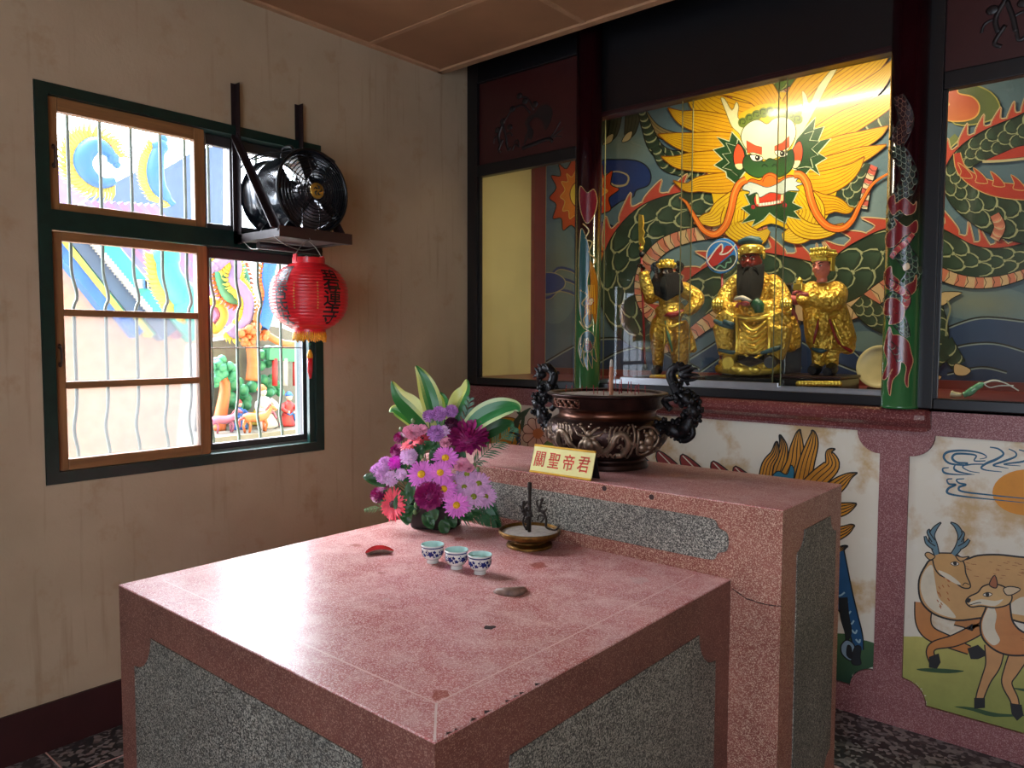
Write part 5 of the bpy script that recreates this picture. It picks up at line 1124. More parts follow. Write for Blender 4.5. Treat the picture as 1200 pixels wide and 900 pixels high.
for k, (u, v, h) in enumerate(stubs):
    p = ashpt(u, v); m = MB(); m.bar((0, 0, 0), (random.uniform(-.003, .003), random.uniform(-.003, .003), h), .0016, 6)
    o = m.build('incense_stub', m_stick); o.location = p
    tag(o, 'thin red burnt down incense stub standing in the ash of the bronze burner', 'incense', 'red stubs in the burner ash')

# plaque with red characters
m_plq = simple('pale_gold_plate', RGB(214, 204, 138), .4, .25, var=.06); m_red_ink = simple('red_lettering', RGB(236, 84, 70), .5)
pl = empty('name_plaque', (1.489, -1.062, 1.0559)); hw = .1385; hh = .1; tilt = R(17)
m = MB(); mt = T(0, -.014, 0) @ RX(-tilt)
m.box(-hw, hw, -.002, .002, .006, hh, 0, 0, mt); m.build('plate', m_plq, pl)
m = MB(); m.box(-hw, hw, -.0055, .002, 0, .008, 0, .0015, mt); m.box(-hw, hw, -.004, .003, hh-.001, hh+.007, 0, .0015, mt); m.build('gold_edge', m_gold_satin, pl)
m = MB(); m.box(-hw+.004, hw-.004, -.001, .002, 0, hh*.98, 0, 0, T(0, .046, 0) @ RX(tilt*.94)); m.build('back_support', m_black, pl)
m = MB()
for k, ch in enumerate('關聖帝君'):
    for off in ((0, 0), (.0013, 0), (0, .0011), (.0013, .0011)):
        vs, fs = text_mesh(ch, .062, 't'); m.add([(a*.88-hw*.735+k*.066+off[0]+b*.06, -.0028-.0001*k, hh*.53+b*1.02+off[1]) for a, b, c in vs], fs, 0, False, mt)
m.build('lettering', m_red_ink, pl)
tag(pl, 'small gilt name plaque with four red characters leaning before the bronze burner', 'plaque')

# three cups
m_china = simple('white_porcelain', RGB(222, 230, 224), .15, var=.03, coat=.5); m_cob = simple('cobalt_glaze', RGB(34, 48, 112), .2, var=.25, scale=90); m_celadon = simple('pale_celadon_glaze', RGB(190, 222, 216), .15, coat=.4)
def cup(loc, rz):
    e0 = empty('tea_cup', loc, rz)
    m = MB(); m.lathe([(.019, 0), (.0195, .001), (.0185, .011), (.02, .0135), (.027, .0165), (.0325, .025), (.0345, .036), (.0362, .052), (.0385, .0605), (.0382, .062), (.037, .0617)], 36, 0, cap=False); m.lathe([(.019, 0), (.0005, .002)], 36, 0, cap=False); m.build('bowl', m_china, e0)
    m = MB(); m.lathe([(.037, .0617), (.035, .052), (.033, .036), (.03, .024), (.022, .017), (.0005, .0155)], 36, 0, cap=False); m.build('inside', m_celadon, e0)
    m = MB(); m.lathe([(.0364, .0525), (.0378, .0568)], 40, 0, cap=False); m.lathe([(.0202, .0130), (.0216, .0142)], 36, 0, cap=False)
    def sp(th, z): 
        r = .0277+(z-.0165)*.8 if z < .025 else .0336+(z-.025)*.14; return (r+.0006, th, z)
    def dab(th, z, rr, n=9):
        r, th, z = sp(th, z); ring = []
        for k in range(n):
            a = 2*pi*k/n; q = rr*(1+.25*(-1)**k); r2, _, _ = sp(th, z+q*sin(a)); ring.append(((r2)*cos(th+q*cos(a)/r), (r2)*sin(th+q*cos(a)/r), z+q*sin(a)))
        m.add([(r*cos(th)*1.008, r*sin(th)*1.008, z)]+ring, [(0, k+1, (k+1) % n+1) for k in range(n)])
    for k in range(5):
        t = 2*pi*k/5; dab(t, .036, .0092, 11); dab(t+.35, .043, .005); dab(t+.6, .031, .0058); dab(t+.85, .042, .0032); dab(t+.32, .027, .003); dab(t-.3, .047, .002); dab(t+.95, .033, .0025)
        m.tube([(lambda q: (q[0]*cos(q[1]), q[0]*sin(q[1]), q[2]))(sp(t+.2+.12*j, .034+.006*sin(j*1.2))) for j in range(8)], .0007, 5)
    m.build('flower_pattern', m_cob, e0); return e0
base = cup((1.3373, -1.5643, TZ), .3); tag(base, 'blue and white porcelain tea cup nearest the flowers, leftmost of the three', 'tea cup', 'tea cups in a row')
dup(base, None, location=(1.4426, -1.5593, TZ), rotation_euler=(0, 0, 1.1), label='blue and white porcelain tea cup in the middle of the row of three')
dup(base, None, location=(1.5356, -1.549, TZ), rotation_euler=(0, 0, 2.0), label='blue and white porcelain tea cup nearest the grey brown moon block, rightmost of three')
# crescent divination blocks
m_wornblock = simple('worn_grey_brown_wood', RGB(128, 104, 92), .5, var=.4, scale=45, bump=.3); m_redlac = simple('red_lacquer_face', RGB(158, 26, 30), .25, var=.25, scale=30)
def moon(name, loc, rz, L, dome_up, mats, label):
    m = MB(); vs = []; n = 18; K_ = 9
    for i in range(n+1):
        t = -1+2*i/n; w = L*.15*(1-abs(t)**2.6)**.5+.0006; h = L*.21*(1-abs(t)**2.4)**.5+.0006; x = L/2*t; y0 = L*.3*(1-t*t)*-1
        prof = [(w*cos(a), h*sin(a)) for a in [pi*k/(K_-1) for k in range(K_)]]
        vs += [(x, y0+a, b) for a, b in prof]
    fs = []
    for i in range(n):
        for k in range(K_-1): fs.append((i*K_+k, i*K_+k+1, (i+1)*K_+k+1, (i+1)*K_+k))
    flat = [(i*K_+K_-1, i*K_, (i+1)*K_, (i+1)*K_+K_-1) for i in range(n)]
    mt = M4.Identity(4) if dome_up else T(0, 0, L*.2) @ RX(pi) @ RX(.25)
    m.add(vs, fs+[tuple(range(K_)), tuple(range(n*K_, n*K_+K_))], 0, True, mt); m.add(vs, flat, 1, False, mt)
    zmin = min(v[2] for v in m.v); m.v = [(a, b, c-zmin) for a, b, c in m.v]
    o = m.build(name, mats); o.location = loc; o.rotation_euler.z = rz; tag(o, label, 'moon block', 'pair of divination blocks'); return o
p = hit(445, 651, 'z', TZ); moon('moon_block', p, R(58), .098, False, [m_wornblock, m_redlac], 'crescent wooden moon block with its red lacquered face up, left of the cups')
p = hit(598, 693, 'z', TZ); moon('moon_block', p, R(50), .102, True, [m_wornblock, m_redlac], 'crescent wooden moon block lying domed grey brown side up, right of the cups')
# brass candle dish
m_brass = simple('aged_brass', RGB(112, 80, 36), .4, .85, var=.45, scale=40, bump=.35, bscale=90); m_soot = simple('sooty_iron_wire', RGB(40, 30, 24), .6, .5, var=.3, scale=70)
cd_ = empty('candle_dish', (1.449, -1.198, TZ))
m = MB(); m.lathe(crom([(.0005, .001), (.074, .0), (.082, .002), (.08, .01), (.066, .015), (.06, .02), (.072, .027), (.1, .037), (.109, .047), (.110, .057), (.106, .060), (.102, .057), (.098, .046), (.07, .04), (.0005, .039)], 3), 48); m.build('dish', m_brass, cd_)
m = MB(); m.lathe([(.102, .049), (.06, .051), (.0005, .05)], 36, 0, cap=False); m.build('ash', m_ash, cd_)
m = MB(); m.lathe([(.0065, .05), (.0065, .1), (.0095, .104), (.0095, .11), (.0062, .114), (.006, .2), (.008, .205), (.008, .226), (.005, .228)], 12); m.bar((-.022, .012, .112), (.022, -.012, .112), .004, 8); m.build('spindle', m_soot, cd_)
def PD(u, v): p = hit(u, v, 'y', -1.203); return (p.x-1.449, p.y+1.198, p.z-TZ)
m = MB()
def wire(pts, r=.0045): q = crom([PD(*z) for z in pts], 5); m.tube(q, r, 7)
wire([(617, 621), (619, 610), (616, 602), (613, 594), (614, 589)]); wire([(614, 592), (618, 588)]); wire([(615, 600), (621, 596), (619, 590)], .0035); wire([(612, 598), (609, 592)], .003); wire([(618, 608), (623, 604), (622, 599)], .003); wire([(617, 621), (613, 612), (615, 604)], .0035)
for u, v in ((614, 589), (617, 596), (615, 602), (618, 607), (616, 611)): m.ball(PD(u, v), .0075, 8)
for sg in (.008, -.008): m.ball(tuple(V(PD(616, 599))+V((sg, sg, 0))), .006, 7)
m.build('wire_dragon', m_soot, cd_); m = MB()
wire([(645, 620), (640, 617), (640, 608), (637, 601), (632, 597), (634, 590), (636, 584)]); wire([(632, 597), (629, 590), (630, 586)], .0035); wire([(637, 601), (641, 596)], .0035); wire([(634, 612), (638, 606), (632, 604), (630, 610)], .003); wire([(645, 620), (651, 621), (655, 617)], .0035); wire([(634, 590), (639, 590)], .003)
for u, v in ((635, 586), (633, 594), (637, 600), (632, 598)): m.ball(PD(u, v), .007, 8)
m.build('wire_dragon', m_soot, cd_)
tag(cd_, 'round brass candle dish with sooty iron spindle and wire dragons beside the flowers', 'candle dish')
# =================================================================== flower arrangement
FP = hit(511, 617, 'z', TZ); D0 = (FP-CAM).dot(FW)
fa = empty('flower_arrangement', FP)
def at(u, v, dd=0): 
    d = FW + RT*((u-600)/CAMP['f']) - UP*((v-450)/CAMP['f']); return CAM + d*(D0+dd) - FP
TOC = (-FW*.85+V((0, 0, .35))).normalized()
def basis(n):
    n = V(n).normalized(); a = n.cross(V((.13, .31, .94))).normalized(); b = n.cross(a); return M4((a, b, n)).transposed().to_4x4()
def face_mat(p, n): m = basis(n); m.translation = V(p); return m
m_pot = simple('black_plastic_pot', RGB(14, 14, 16), .4)
def fmat(name, c, c2=None, rough=.55, tr=0):
    return simple(name, RGB(*c), rough, var=.16, scale=60)
fm = {k: fmat('petal_'+k, c) for k, c in dict(orchid=(240, 132, 232), lilac=(226, 176, 226), magenta=(150, 26, 104), plum=(80, 18, 58), mauve=(190, 132, 200), pale=(236, 200, 236), pink=(244, 160, 190), coral=(236, 86, 106), hot=(226, 66, 206)).items()}
m_yel = simple('yellow_disc', RGB(236, 186, 30), .7, var=.2, scale=200); m_lime = simple('lime_disc', RGB(150, 160, 50), .7, var=.2, scale=200); m_dkc = simple('dark_disc', RGB(60, 24, 34), .7)
m_leafg = simple('dark_green_leaf', RGB(34, 82, 44), .35, var=.3, scale=30); m_fern = simple('palm_green', RGB(44, 104, 62), .4, var=.25, scale=40); m_stem = simple('flower_stem', RGB(60, 96, 52), .5); m_bud = simple('green_bud', RGB(112, 142, 92), .5)
m = MB(); a = RZ(R(20))
vs = []
for z, wx, wy in ((0, .075, .06), (.004, .082, .066), (.09, .105, .085), (.096, .11, .09), (.096, .1, .08), (.05, .09, .07)):
    vs += [(wx*cos(t)*(1.0 if abs(cos(t)) > .5 else 1), wy*sin(t), z) for t in [0]]*0
    q = .02
    ring = []
    for sx, sy, t0 in ((1, 1, 0), (-1, 1, 90), (-1, -1, 180), (1, -1, 270)):
        for k in range(4): t = R(t0+30*k); ring.append((sx*(wx-q)+q*cos(t), sy*(wy-q)+q*sin(t), z))
    vs += ring
n = 16; fs = [(k*n+i, k*n+(i+1) % n, (k+1)*n+(i+1) % n, (k+1)*n+i) for k in range(5) for i in range(n)]+[tuple(range(n))[::-1], tuple(range(5*n, 6*n))]
m.add(vs, fs, 0, False, a); m.build('pot', m_pot, fa)
def petal(mb, mt, L, w, lift, curl, seg=4, base=.0, notchy=False):
    vs = []; fs = []
    for i in range(seg+1):
        t = i/seg; x = base+L*t; z = lift*t+curl*t*t; ww = w*(.35+.9*t-.55*t**3)*(1 if t < .99 else .55)
        vs += [(x, -ww, z+.08*ww), (x, 0, z-.05*L*(1-t)), (x, ww, z+.08*ww)]
    for i in range(seg):
        for j in (0, 1): fs.append((3*i+j, 3*i+j+1, 3*i+4+j, 3*i+3+j))
    mb.add(vs, fs, 0, True, mt)
def sub(p0, name, mb, mat): return mb.build(name, mat, p0, recalc=False)
def stem_to(o, p, n, r=.0022):
    b = V((p.x*.35, p.y*.35, .09)); s = V(p)-V(n).normalized()*.012
    mid = (V(b)+s)/2+V((0, 0, .01)); m = MB(); m.tube(crom([tuple(b), tuple(mid), tuple(s)], 5), r, 6); m.build('stem', m_stem, o)
def daisy(u, v, dd, r, mat, disc, npet=17, tilt=(0, 0, 0), name='daisy', ctr=.3):
    p = at(u, v, dd); n = (TOC+V(tilt)).normalized(); mt = face_mat(p, n); m = MB()
    for lay in (0, 1):
        for k in range(npet):
            t = 2*pi*(k+.5*lay)/npet+random.uniform(-.06, .06); petal(m, mt @ T(0, 0, .002*lay) @ RZ(t), r*(1-.12*lay)*random.uniform(.92, 1.05), r*.118, r*(.06+.12*lay), -r*.1*random.uniform(.2, 1.6), 4, r*.12)
    o = m.build(name, mat, fa, recalc=False)
    m = MB(); m.ball((0, 0, r*.08), r*ctr, 12, 0, mt, (1, 1, .5))
    for k in range(14): a = 2.4*k; q = r*ctr*.9*math.sqrt(k/14); m.ball((q*cos(a), q*sin(a), r*(.08+ctr*.42)-q*.25), r*.05, 6, 0, mt)
    m.build('disc', disc, o); stem_to(o, p, n); return o
def pompon(u, v, dd, r, mat, sq=.8, name='chrysanthemum', npet=90, tilt=(0, 0, 0), wid=.16):
    p = at(u, v, dd); n = (TOC+V(tilt)).normalized(); mt = face_mat(p, n); m = MB()
    m.ball((0, 0, 0), r*.62, 10, 0, mt, (1, 1, sq))
    for k in range(npet):
        t = k*2.39996; ph = math.acos(1-1.45*(k+.5)/npet); d = V((sin(ph)*cos(t), sin(ph)*sin(t), cos(ph)*sq))
        q = d.normalized(); mm = q.to_track_quat('X', 'Z').to_matrix().to_4x4(); mm.translation = d*r*.5
        petal(m, mt @ mm, r*random.uniform(.46, .56), r*wid, r*.02, r*.16*random.uniform(-.5, 1.4), 3)
    o = m.build(name, mat, fa, recalc=False); stem_to(o, p, n); return o
def carnation(u, v, dd, r, mat, name='carnation'):
    p = at(u, v, dd); n = (TOC+V((random.uniform(-.3, .3), 0, .3))).normalized(); mt = face_mat(p, n); m = MB()
    for lay in range(5):
        npt = 9-lay
        for k in range(npt):
            t = 2*pi*k/npt+lay*.5; w = r*.42*(1-.1*lay); L = r*(1-.17*lay); ph = .15+.27*lay
            vs = []; fs = []
            for i in range(4):
                for j in range(5):
                    s = i/3; x = L*s; y = (j/4-.5)*2*w*(.4+.6*s); z = .13*r*math.sin(j*2.6+lay)*s
                    vs.append((x*cos(ph), y, x*sin(ph)+z))
            for i in range(3):
                for j in range(4): fs.append((i*5+j, i*5+j+1, i*5+j+6, i*5+j+5))
            m.add(vs, fs, 0, True, mt @ RZ(t))
    o = m.build(name, mat, fa, recalc=False)
    m = MB(); m.lathe([(.0006, -r*.9), (r*.22, -r*.7), (r*.26, -r*.2), (r*.3, 0)], 8, 0, mt, True, False); m.build('calyx', m_bud, o); stem_to(o, p, n); return o
S = 1/286.0
for u, v, dd, r, tl in ((522, 537, -.06, 14, (0, 0, .2)), (494, 556, -.09, 15, (-.15, 0, 0)), (516, 554, -.1, 13, (0, 0, 0)), (520, 573, -.11, 13, (.2, 0, -.1)), (535, 592, -.12, 13, (.1, 0, -.2))): daisy(u, v, dd, r*S, fm['orchid'], m_yel, 15, tl)
for u, v, dd, r, tl in ((544, 571, -.07, 12, (.2, 0, .1)), (561, 567, -.05, 13, (.3, 0, .1)), (555, 582, -.08, 13, (.3, 0, -.1)), (543, 590, -.1, 11, (.1, 0, -.2)), (569, 582, -.05, 12, (.5, 0, 0)), (547, 556, -.04, 12, (.2, 0, .3)), (532, 566, -.06, 11, (0, 0, .1))): daisy(u, v, dd, r*S, fm['lilac'], m_lime, 17, tl, 'daisy', .26)
for u, v, dd, r, mt_, sq, tl in ((549, 513, -.02, 23, 'magenta', .55, (0, 0, .8)), (503, 581, -.12, 16, 'magenta', .7, (-.1, 0, -.1)), (529, 497, 0, 8, 'plum', .8, (0, 0, .5)), (468, 513, .03, 7, 'magenta', .8, (-.4, 0, .4)), (466, 529, .0, 9, 'magenta', .7, (-.5, 0, 0)), (443, 580, -.02, 9, 'magenta', .8, (-.6, 0, 0)), (452, 566, .0, 8, 'magenta', .8, (-.5, 0, 0))): pompon(u, v, dd, r*S, fm[mt_], sq, 'chrysanthemum', 110, tl, .13)
for u, v, dd, r, mt_ in ((503, 488, .02, 8, 'mauve'), (515, 485, .01, 9, 'mauve'), (529, 482, .02, 8, 'mauve'), (511, 508, -.02, 10, 'mauve'), (479, 535, -.06, 10, 'pale'), (444, 553, -.01, 10, 'lilac'), (458, 561, -.04, 9, 'pale'), (452, 544, -.01, 9, 'lilac'), (470, 556, -.06, 7, 'pale'), (521, 505, -.01, 7, 'pale'), (448, 560, -.03, 7, 'lilac')): pompon(u, v, dd, r*S, fm[mt_], .85, 'button_chrysanthemum', 70, (0, 0, .3), .17)
for u, v, dd, r, mt_ in ((484, 507, .0, 10, 'pink'), (494, 504, .01, 7, 'pink'), (523, 519, -.04, 7, 'pink'), (541, 545, -.06, 9, 'pink'), (550, 549, -.05, 6, 'pink'), (478, 505, .02, 6, 'pink')): carnation(u, v, dd, r*S, fm[mt_])
pompon(464, 543, -.03, 9*S, fm['hot'], .8, 'chrysanthemum', 70, (-.5, 0, .1), .15)
daisy(461, 591, -.06, 17*S, fm['coral'], m_dkc, 24, (-.55, 0, -.3), 'gerbera', .24)
daisy(482, 520, -.03, 13*S, fm['coral'], m_dkc, 22, (-.7, .3, .25), 'gerbera', .2); daisy(494, 514, -.0, 11*S, fm['coral'], m_dkc, 20, (.1, .5, .9), 'gerbera', .2)
# leaves
m_ti = NT('variegated_leaf'); vv = m_ti.n('ShaderNodeVertexColor', _layer_name='paint'); m_ti.col(vv.outputs['Color']); m_ti.set(Roughness=.35); m_ti = m_ti.m
def bigleaf(pts, w, dd, c_in, c_out, asym=0, up=None, fold=.2, name='broad_leaf', mat=None):
    P3 = [at(u, v, dd+(q if len(z) else 0)) for (u, v, *z) in pts for q in [z[0] if z else 0]]
    cc = [V(p) for p in crom([tuple(p) for p in P3], 6)]; n = len(cc); m = MB(); nc = 7
    vs = []
    for i, p in enumerate(cc):
        t = i/(n-1); tan = (cc[min(n-1, i+1)]-cc[max(0, i-1)]).normalized(); side = tan.cross(TOC if up is None else V(up)).normalized(); nn = side.cross(tan)
        ww = w*S*(max(0, sin(pi*min(1, t*.93+.07)))**.75)*(1.0 if t < .55 else 1-.25*(t-.55)/.45)
        for j in range(nc): f = (j-3)/3; vs.append(tuple(p+side*ww*f+nn*(abs(f)*ww*fold+.003*sin(9*t+f*2))))
    for i in range(n-1):
        for j in range(nc-1):
            f = (j+.5-3)/3; t = i/(n-1); k = abs(f+asym)+.08*sin(7*t+j*2)
            c = c_in if k < .55 else lerp(c_in, c_out, min(1, (k-.55)/.25))
            m.add([vs[i*nc+j], vs[i*nc+j+1], vs[(i+1)*nc+j+1], vs[(i+1)*nc+j]], [(0, 1, 2, 3)], 0, True, None, c)
    o = m.build(name, mat or m_ti, fa, recalc=False); return o
GI, GO_ = RGB(52, 128, 62), RGB(214, 224, 120)
bigleaf([(511, 520), (509, 488), (504, 465), (496, 443), (487, 428)], 12, .06, GI, GO_, -.15)
bigleaf([(512, 522), (500, 498), (482, 478), (468, 464), (459, 446)], 13, .05, GI, GO_, .5)
bigleaf([(500, 512), (485, 496), (472, 485), (462, 480), (456, 483)], 8, .08, RGB(70, 140, 60), GO_, .1)
bigleaf([(525, 515), (532, 484), (538, 468), (545, 456), (547, 444)], 10, .07, GO_, GI, .45)
bigleaf([(540, 515), (552, 499), (568, 486, -.01), (588, 478, -.02), (604, 477, -.03), (609, 482, -.04)], 13, .0, RGB(40, 120, 60), RGB(190, 214, 150), 0)
bigleaf([(548, 520), (562, 510), (578, 502), (592, 497), (602, 495)], 10, .04, RGB(28, 74, 34), RGB(30, 80, 36), 0)
bigleaf([(515, 510), (520, 482), (517, 466), (512, 460)], 7, .09, GO_, GI, .4)
def frond(pts, dd, L, n, ang=.9, name='palm_frond', mat=None, one=0):
    P3 = [at(u, v, dd) for u, v in pts]; cc = [V(p) for p in crom([tuple(p) for p in P3], 8)]; N = len(cc); m = MB(); m.tube(cc, .0016, 5)
    for k in range(n):
        t = (k+1)/(n+1); i = int(t*(N-1)); p = cc[i]; tan = (cc[min(N-1, i+1)]-cc[max(0, i-1)]).normalized(); sd = tan.cross(TOC).normalized()
        for sg in (1, -1):
            if one and sg != one: continue
            l = L*S*sin(pi*(.18+.75*t))**.7; d = (tan*cos(ang)+sd*sg*sin(ang)).normalized(); w = (sd*sg*cos(ang)-tan*sin(ang))*.0032
            tip = p+d*l+V((0, 0, -.12*l)); md = p+d*l*.5
            m.add([tuple(q) for q in (p-w*.4, p+w*.4, md-w, md+w, tip)], [(0, 1, 3, 2), (2, 3, 4)], 0, False)
    return m.build(name, mat or m_fern, fa, recalc=False)
frond([(535, 520), (541, 500), (547, 482), (551, 466)], .05, 14, 16, .7)
frond([(555, 545), (572, 528), (590, 512), (604, 500)], .03, 17, 18, .85)
frond([(545, 590), (562, 596), (576, 606), (588, 618)], -.02, 24, 20, .8)
frond([(550, 575), (568, 584), (582, 600), (586, 612)], .0, 22, 18, .8)
frond([(470, 600), (452, 594), (438, 596), (426, 598)], .02, 7, 10, .7, mat=m_bud)
frond([(520, 600), (540, 605), (556, 604), (570, 610)], -.03, 14, 14, .8)
for u, v, a, L, dd in ((448, 567, 160, 24, -.03), (505, 522, 200, 24, -.03), (494, 528, 240, 22, -.04), (482, 568, 260, 26, -.08), (476, 580, 230, 22, -.08), (510, 598, 250, 18, -.1), (485, 598, 200, 18, -.08), (475, 600, 280, 16, -.08), (520, 612, 275, 16, -.11), (498, 605, 300, 18, -.1), (530, 545, 20, 18, -.02), (540, 602, 330, 16, -.1), (535, 528, 300, 18, -.02), (515, 525, 250, 20, -.02), (455, 580, 210, 14, -.03), (472, 545, 250, 16, -.04), (505, 545, 250, 18, -.05), (525, 605, 300, 16, -.1), (548, 598, 340, 16, -.09), (490, 545, 230, 16, -.04), (530, 585, 250, 16, -.08), (480, 560, 180, 18, -.05), (508, 530, 280, 18, -.03)):
    u2, v2 = u+L*cos(R(a)), v-L*sin(R(a)); bigleaf([(u-(u2-u)*.2, v-(v2-v)*.2), ((u+u2)/2, (v+v2)/2-2), (u2, v2)], 6.5, dd, RGB(36, 84, 46), RGB(50, 104, 56), 0, None, .15, 'filler_leaf')
for u, v, dd in ((484, 493, .0), (506, 493, .01), (494, 535, -.05), (486, 600, -.1), (487, 592, -.1), (556, 545, -.04), (560, 550, -.03), (470, 503, .02)):
    m = MB(); p = at(u, v, dd); m.ball(p, .0085, 9, 0, None, (.9, .9, 1.25)); o = m.build('bud', m_bud, fa); stem_to(o, p+V((0, 0, -.005)), V((0, 0, 1)), .0015)
m = MB(); m.ball((0, 0, .11), .085, 14, 0, None, (1.1, .9, .7)); m.build('floral_foam', simple('wet_floral_foam', RGB(26, 48, 30), .9, bump=.3), fa)
tag(fa, 'flower arrangement in a black pot with purple daisies, magenta chrysanthemums, coral gerberas and variegated leaves', 'flowers')
# nothing of it may dip into the tables
for o in [fa]+list(fa.children_recursive):
    if o.type == 'MESH':
        for v in o.data.vertices:
            v.co.z = max(v.co.z, .002)
            if v.co.z < QZ-TZ+.004: v.co.y = min(v.co.y, TY1-FP.y-.004)
# =================================================================== fan on its bracket, red paper lantern
m_angle = simple('dark_brown_angle_iron', RGB(38, 25, 27), .5, .2, var=.2, scale=20, bump=.1)
m_shelf = mk_wood('dark_red_brown_board', RGB(44, 22, 20), RGB(60, 30, 27), .55, 1)
m_drum = simple('dark_blue_black_enamel', RGB(26, 30, 38), .22, .3, var=.2, scale=12, coat=.4)
m_wire = simple('black_wire', RGB(18, 18, 20), .35, .4); m_wire_pale = simple('galvanised_wire', RGB(140, 138, 134), .4, .8)
YA, YB, ZS, XF = -1.4765, -1.135, 2.0, .345
br = empty('fan_bracket', (0, YA, ZS)); 
def BR(mb, n, mt): mb.v = [(a, b-YA, c-ZS) for a, b, c in mb.v]; return mb.build(n, mt, br)
for y, zt in ((YA, 2.665), (YB-.02, 2.65)):
    m = MB(); m.box(.001, .005, y-.02, y+.02, 1.97, zt); m.box(.005, .038, y-.002, y+.002, 1.97, zt)
    for z in (zt-.05, zt-.2, 2.05): m.lathe([(.007, 0), (.006, .004), (.0005, .005)], 8, 0, T(.005, y+.011, z) @ RY(pi/2))
    BR(m, 'upright', m_angle)
for y in (YA, YB-.02):
    m = MB(); m.beam((.008, y-.004, 2.44), (XF-.01, y-.004, ZS+.012), .036, .004, up=(0, 1, 0)); m.beam((.02, y-.02, 2.43), (XF-.02, y-.02, ZS+.012), .004, .03, up=(0, 1, 0)); BR(m, 'strut', m_angle)
    m = MB(); m.box(.005, XF, y-.002, y+.002, ZS-.022, ZS+.012); m.box(.005, XF, y, y+.034, ZS-.022, ZS-.018); BR(m, 'side_rail', m_angle)
m = MB(); m.box(XF-.002, XF+.002, YA-.01, YB+.02, ZS-.024, ZS+.022); m.box(XF-.034, XF, YA-.01, YB+.02, ZS-.024, ZS-.02); BR(m, 'front_rail', m_shelf)
m = MB(); m.box(.01, XF-.004, YA+.004, YB-.024, ZS-.018, ZS+.001, 0, .002); BR(m, 'board', m_shelf)
m = MB(); m.tube([(.12, YA+.03, ZS-.04), (.12, YB+.01, ZS-.04)], .017, 12); BR(m, 'cross_pipe', m_angle)
m = MB(); m.tube(crom([(.3, YA-.005, ZS-.02), (.32, YA+.03, ZS-.05), (.3, YA+.12, ZS-.065), (.32, YA+.18, ZS-.055)], 6), .0022, 6); m.tube(crom([(.05, YA, ZS-.02), (.1, YA+.005, ZS-.055), (.16, YA+.01, ZS-.06)], 6), .002, 6); BR(m, 'loose_wire', m_wire_pale)
tag(br, 'brown angle iron wall bracket with struts carrying the black fan over the window', 'bracket')
FC = V((.325, -1.303, 2.187)); FR = .176
fn = empty('drum_fan', (FC.x, FC.y, ZS+.002)); FO = V(fn.location)
mt0 = T(0, 0, FC.z-FO.z) @ RY(pi/2)
m = MB(); m.lathe([(FR*.97, -.30), (FR*.99, -.29), (FR*.94, -.28), (FR*.94, -.2), (FR*.955, -.19), (FR*.94, -.18), (FR*.94, -.03), (FR*.97, -.02), (FR, -.015), (FR, 0), (FR*.985, .004), (FR*.96, 0), (FR*.92, -.02), (FR*.92, -.28)], 56, 0, mt0, True, False); m.build('drum', m_drum, fn)
m = MB()
for k in range(10):
    r = FR*(.22+.076*k); z = .028*(1-(r/FR)**2)
    m.tube([(r*cos(t), r*sin(t), z) for t in [2*pi*i/40 for i in range(41)]], .0022, 5, 0, mt0, 1, False)
for k in range(8):
    t = 2*pi*k/8+.2; m.tube([(q*FR*cos(t), q*FR*sin(t), .028*(1-q*q)-.003) for q in (.16, .4, .7, .98)], .0026, 5, 0, mt0)
m.tube([(FR*1.0*cos(t), FR*1.0*sin(t), 0) for t in [2*pi*i/56 for i in range(57)]], .006, 6, 0, mt0, 1, False); m.build('front_grille', m_wire, fn)
m = MB(); m.lathe([(.034, .022), (.034, .028), (.030, .031), (.0005, .033)], 24, 0, mt0); b_ = m.build('hub_badge', simple('brass_badge', RGB(190, 150, 62), .35, .7), fn)
m = MB()
for k in range(5):
    t = 2*pi*k/5; m.tube([(.008*cos(t), .008*sin(t), .034), (.018*cos(t+.3), .018*sin(t+.3), .034), (.024*cos(t+.9), .024*sin(t+.9), .034)], [.0035, .004, .001], 6, 0, mt0)
m.build('emblem', m_black, b_)
m = MB(); m_blade = simple('dull_fan_blade', RGB(70, 62, 66), .35, .5)
for k in range(5):
    t0 = 2*pi*k/5+.5; g = []
    for i in range(7):
        for j in range(6):
            q = .2+.7*i/6; a = t0+(-.42+.84*j/5)*(.75+.35*i/6); g.append((q*FR*cos(a), q*FR*sin(a), -.07+.055*(j/5-.5)))
    m.add(g, [(i*6+j, i*6+j+1, i*6+j+7, i*6+j+6) for i in range(6) for j in range(5)], 0, True, mt0)
m.lathe([(.0005, -.14), (.04, -.14), (.04, -.03), (.03, -.015), (.0005, -.012)], 20, 0, mt0); m.build('blades', m_blade, fn)
m = MB(); m.lathe([(.06, -.26), (.07, -.24), (.07, -.16), (.05, -.14)], 20, 0, mt0); m.build('motor', m_black, fn)
m = MB(); z0 = FC.z-FO.z+FR*.93
m.tube(crom([(-.19, -.03, z0-.005), (-.185, -.03, z0+.035), (-.15, -.03, z0+.045), (-.11, -.03, z0+.035), (-.105, -.03, z0-.005)], 5), .006, 8); m.build('carry_handle', m_black, fn)
m = MB(); m.box(-.2, -.09, -.012, .028, z0-.012, z0+.012, 0, .003)
for k in range(5): m.ball((-.18+.02*k, .008, z0+.014), .007, 8)
m.build('terminal_box', m_black, fn)
m = MB(); m.tube(crom([(-.1, .03, z0), (-.05, .09, z0+.012), (-.08, .17, z0+.005), (-.16, .2, z0+.03), (-.24, .225, z0+.035), (-.3, .235, z0+.03)], 6), .0055, 8)
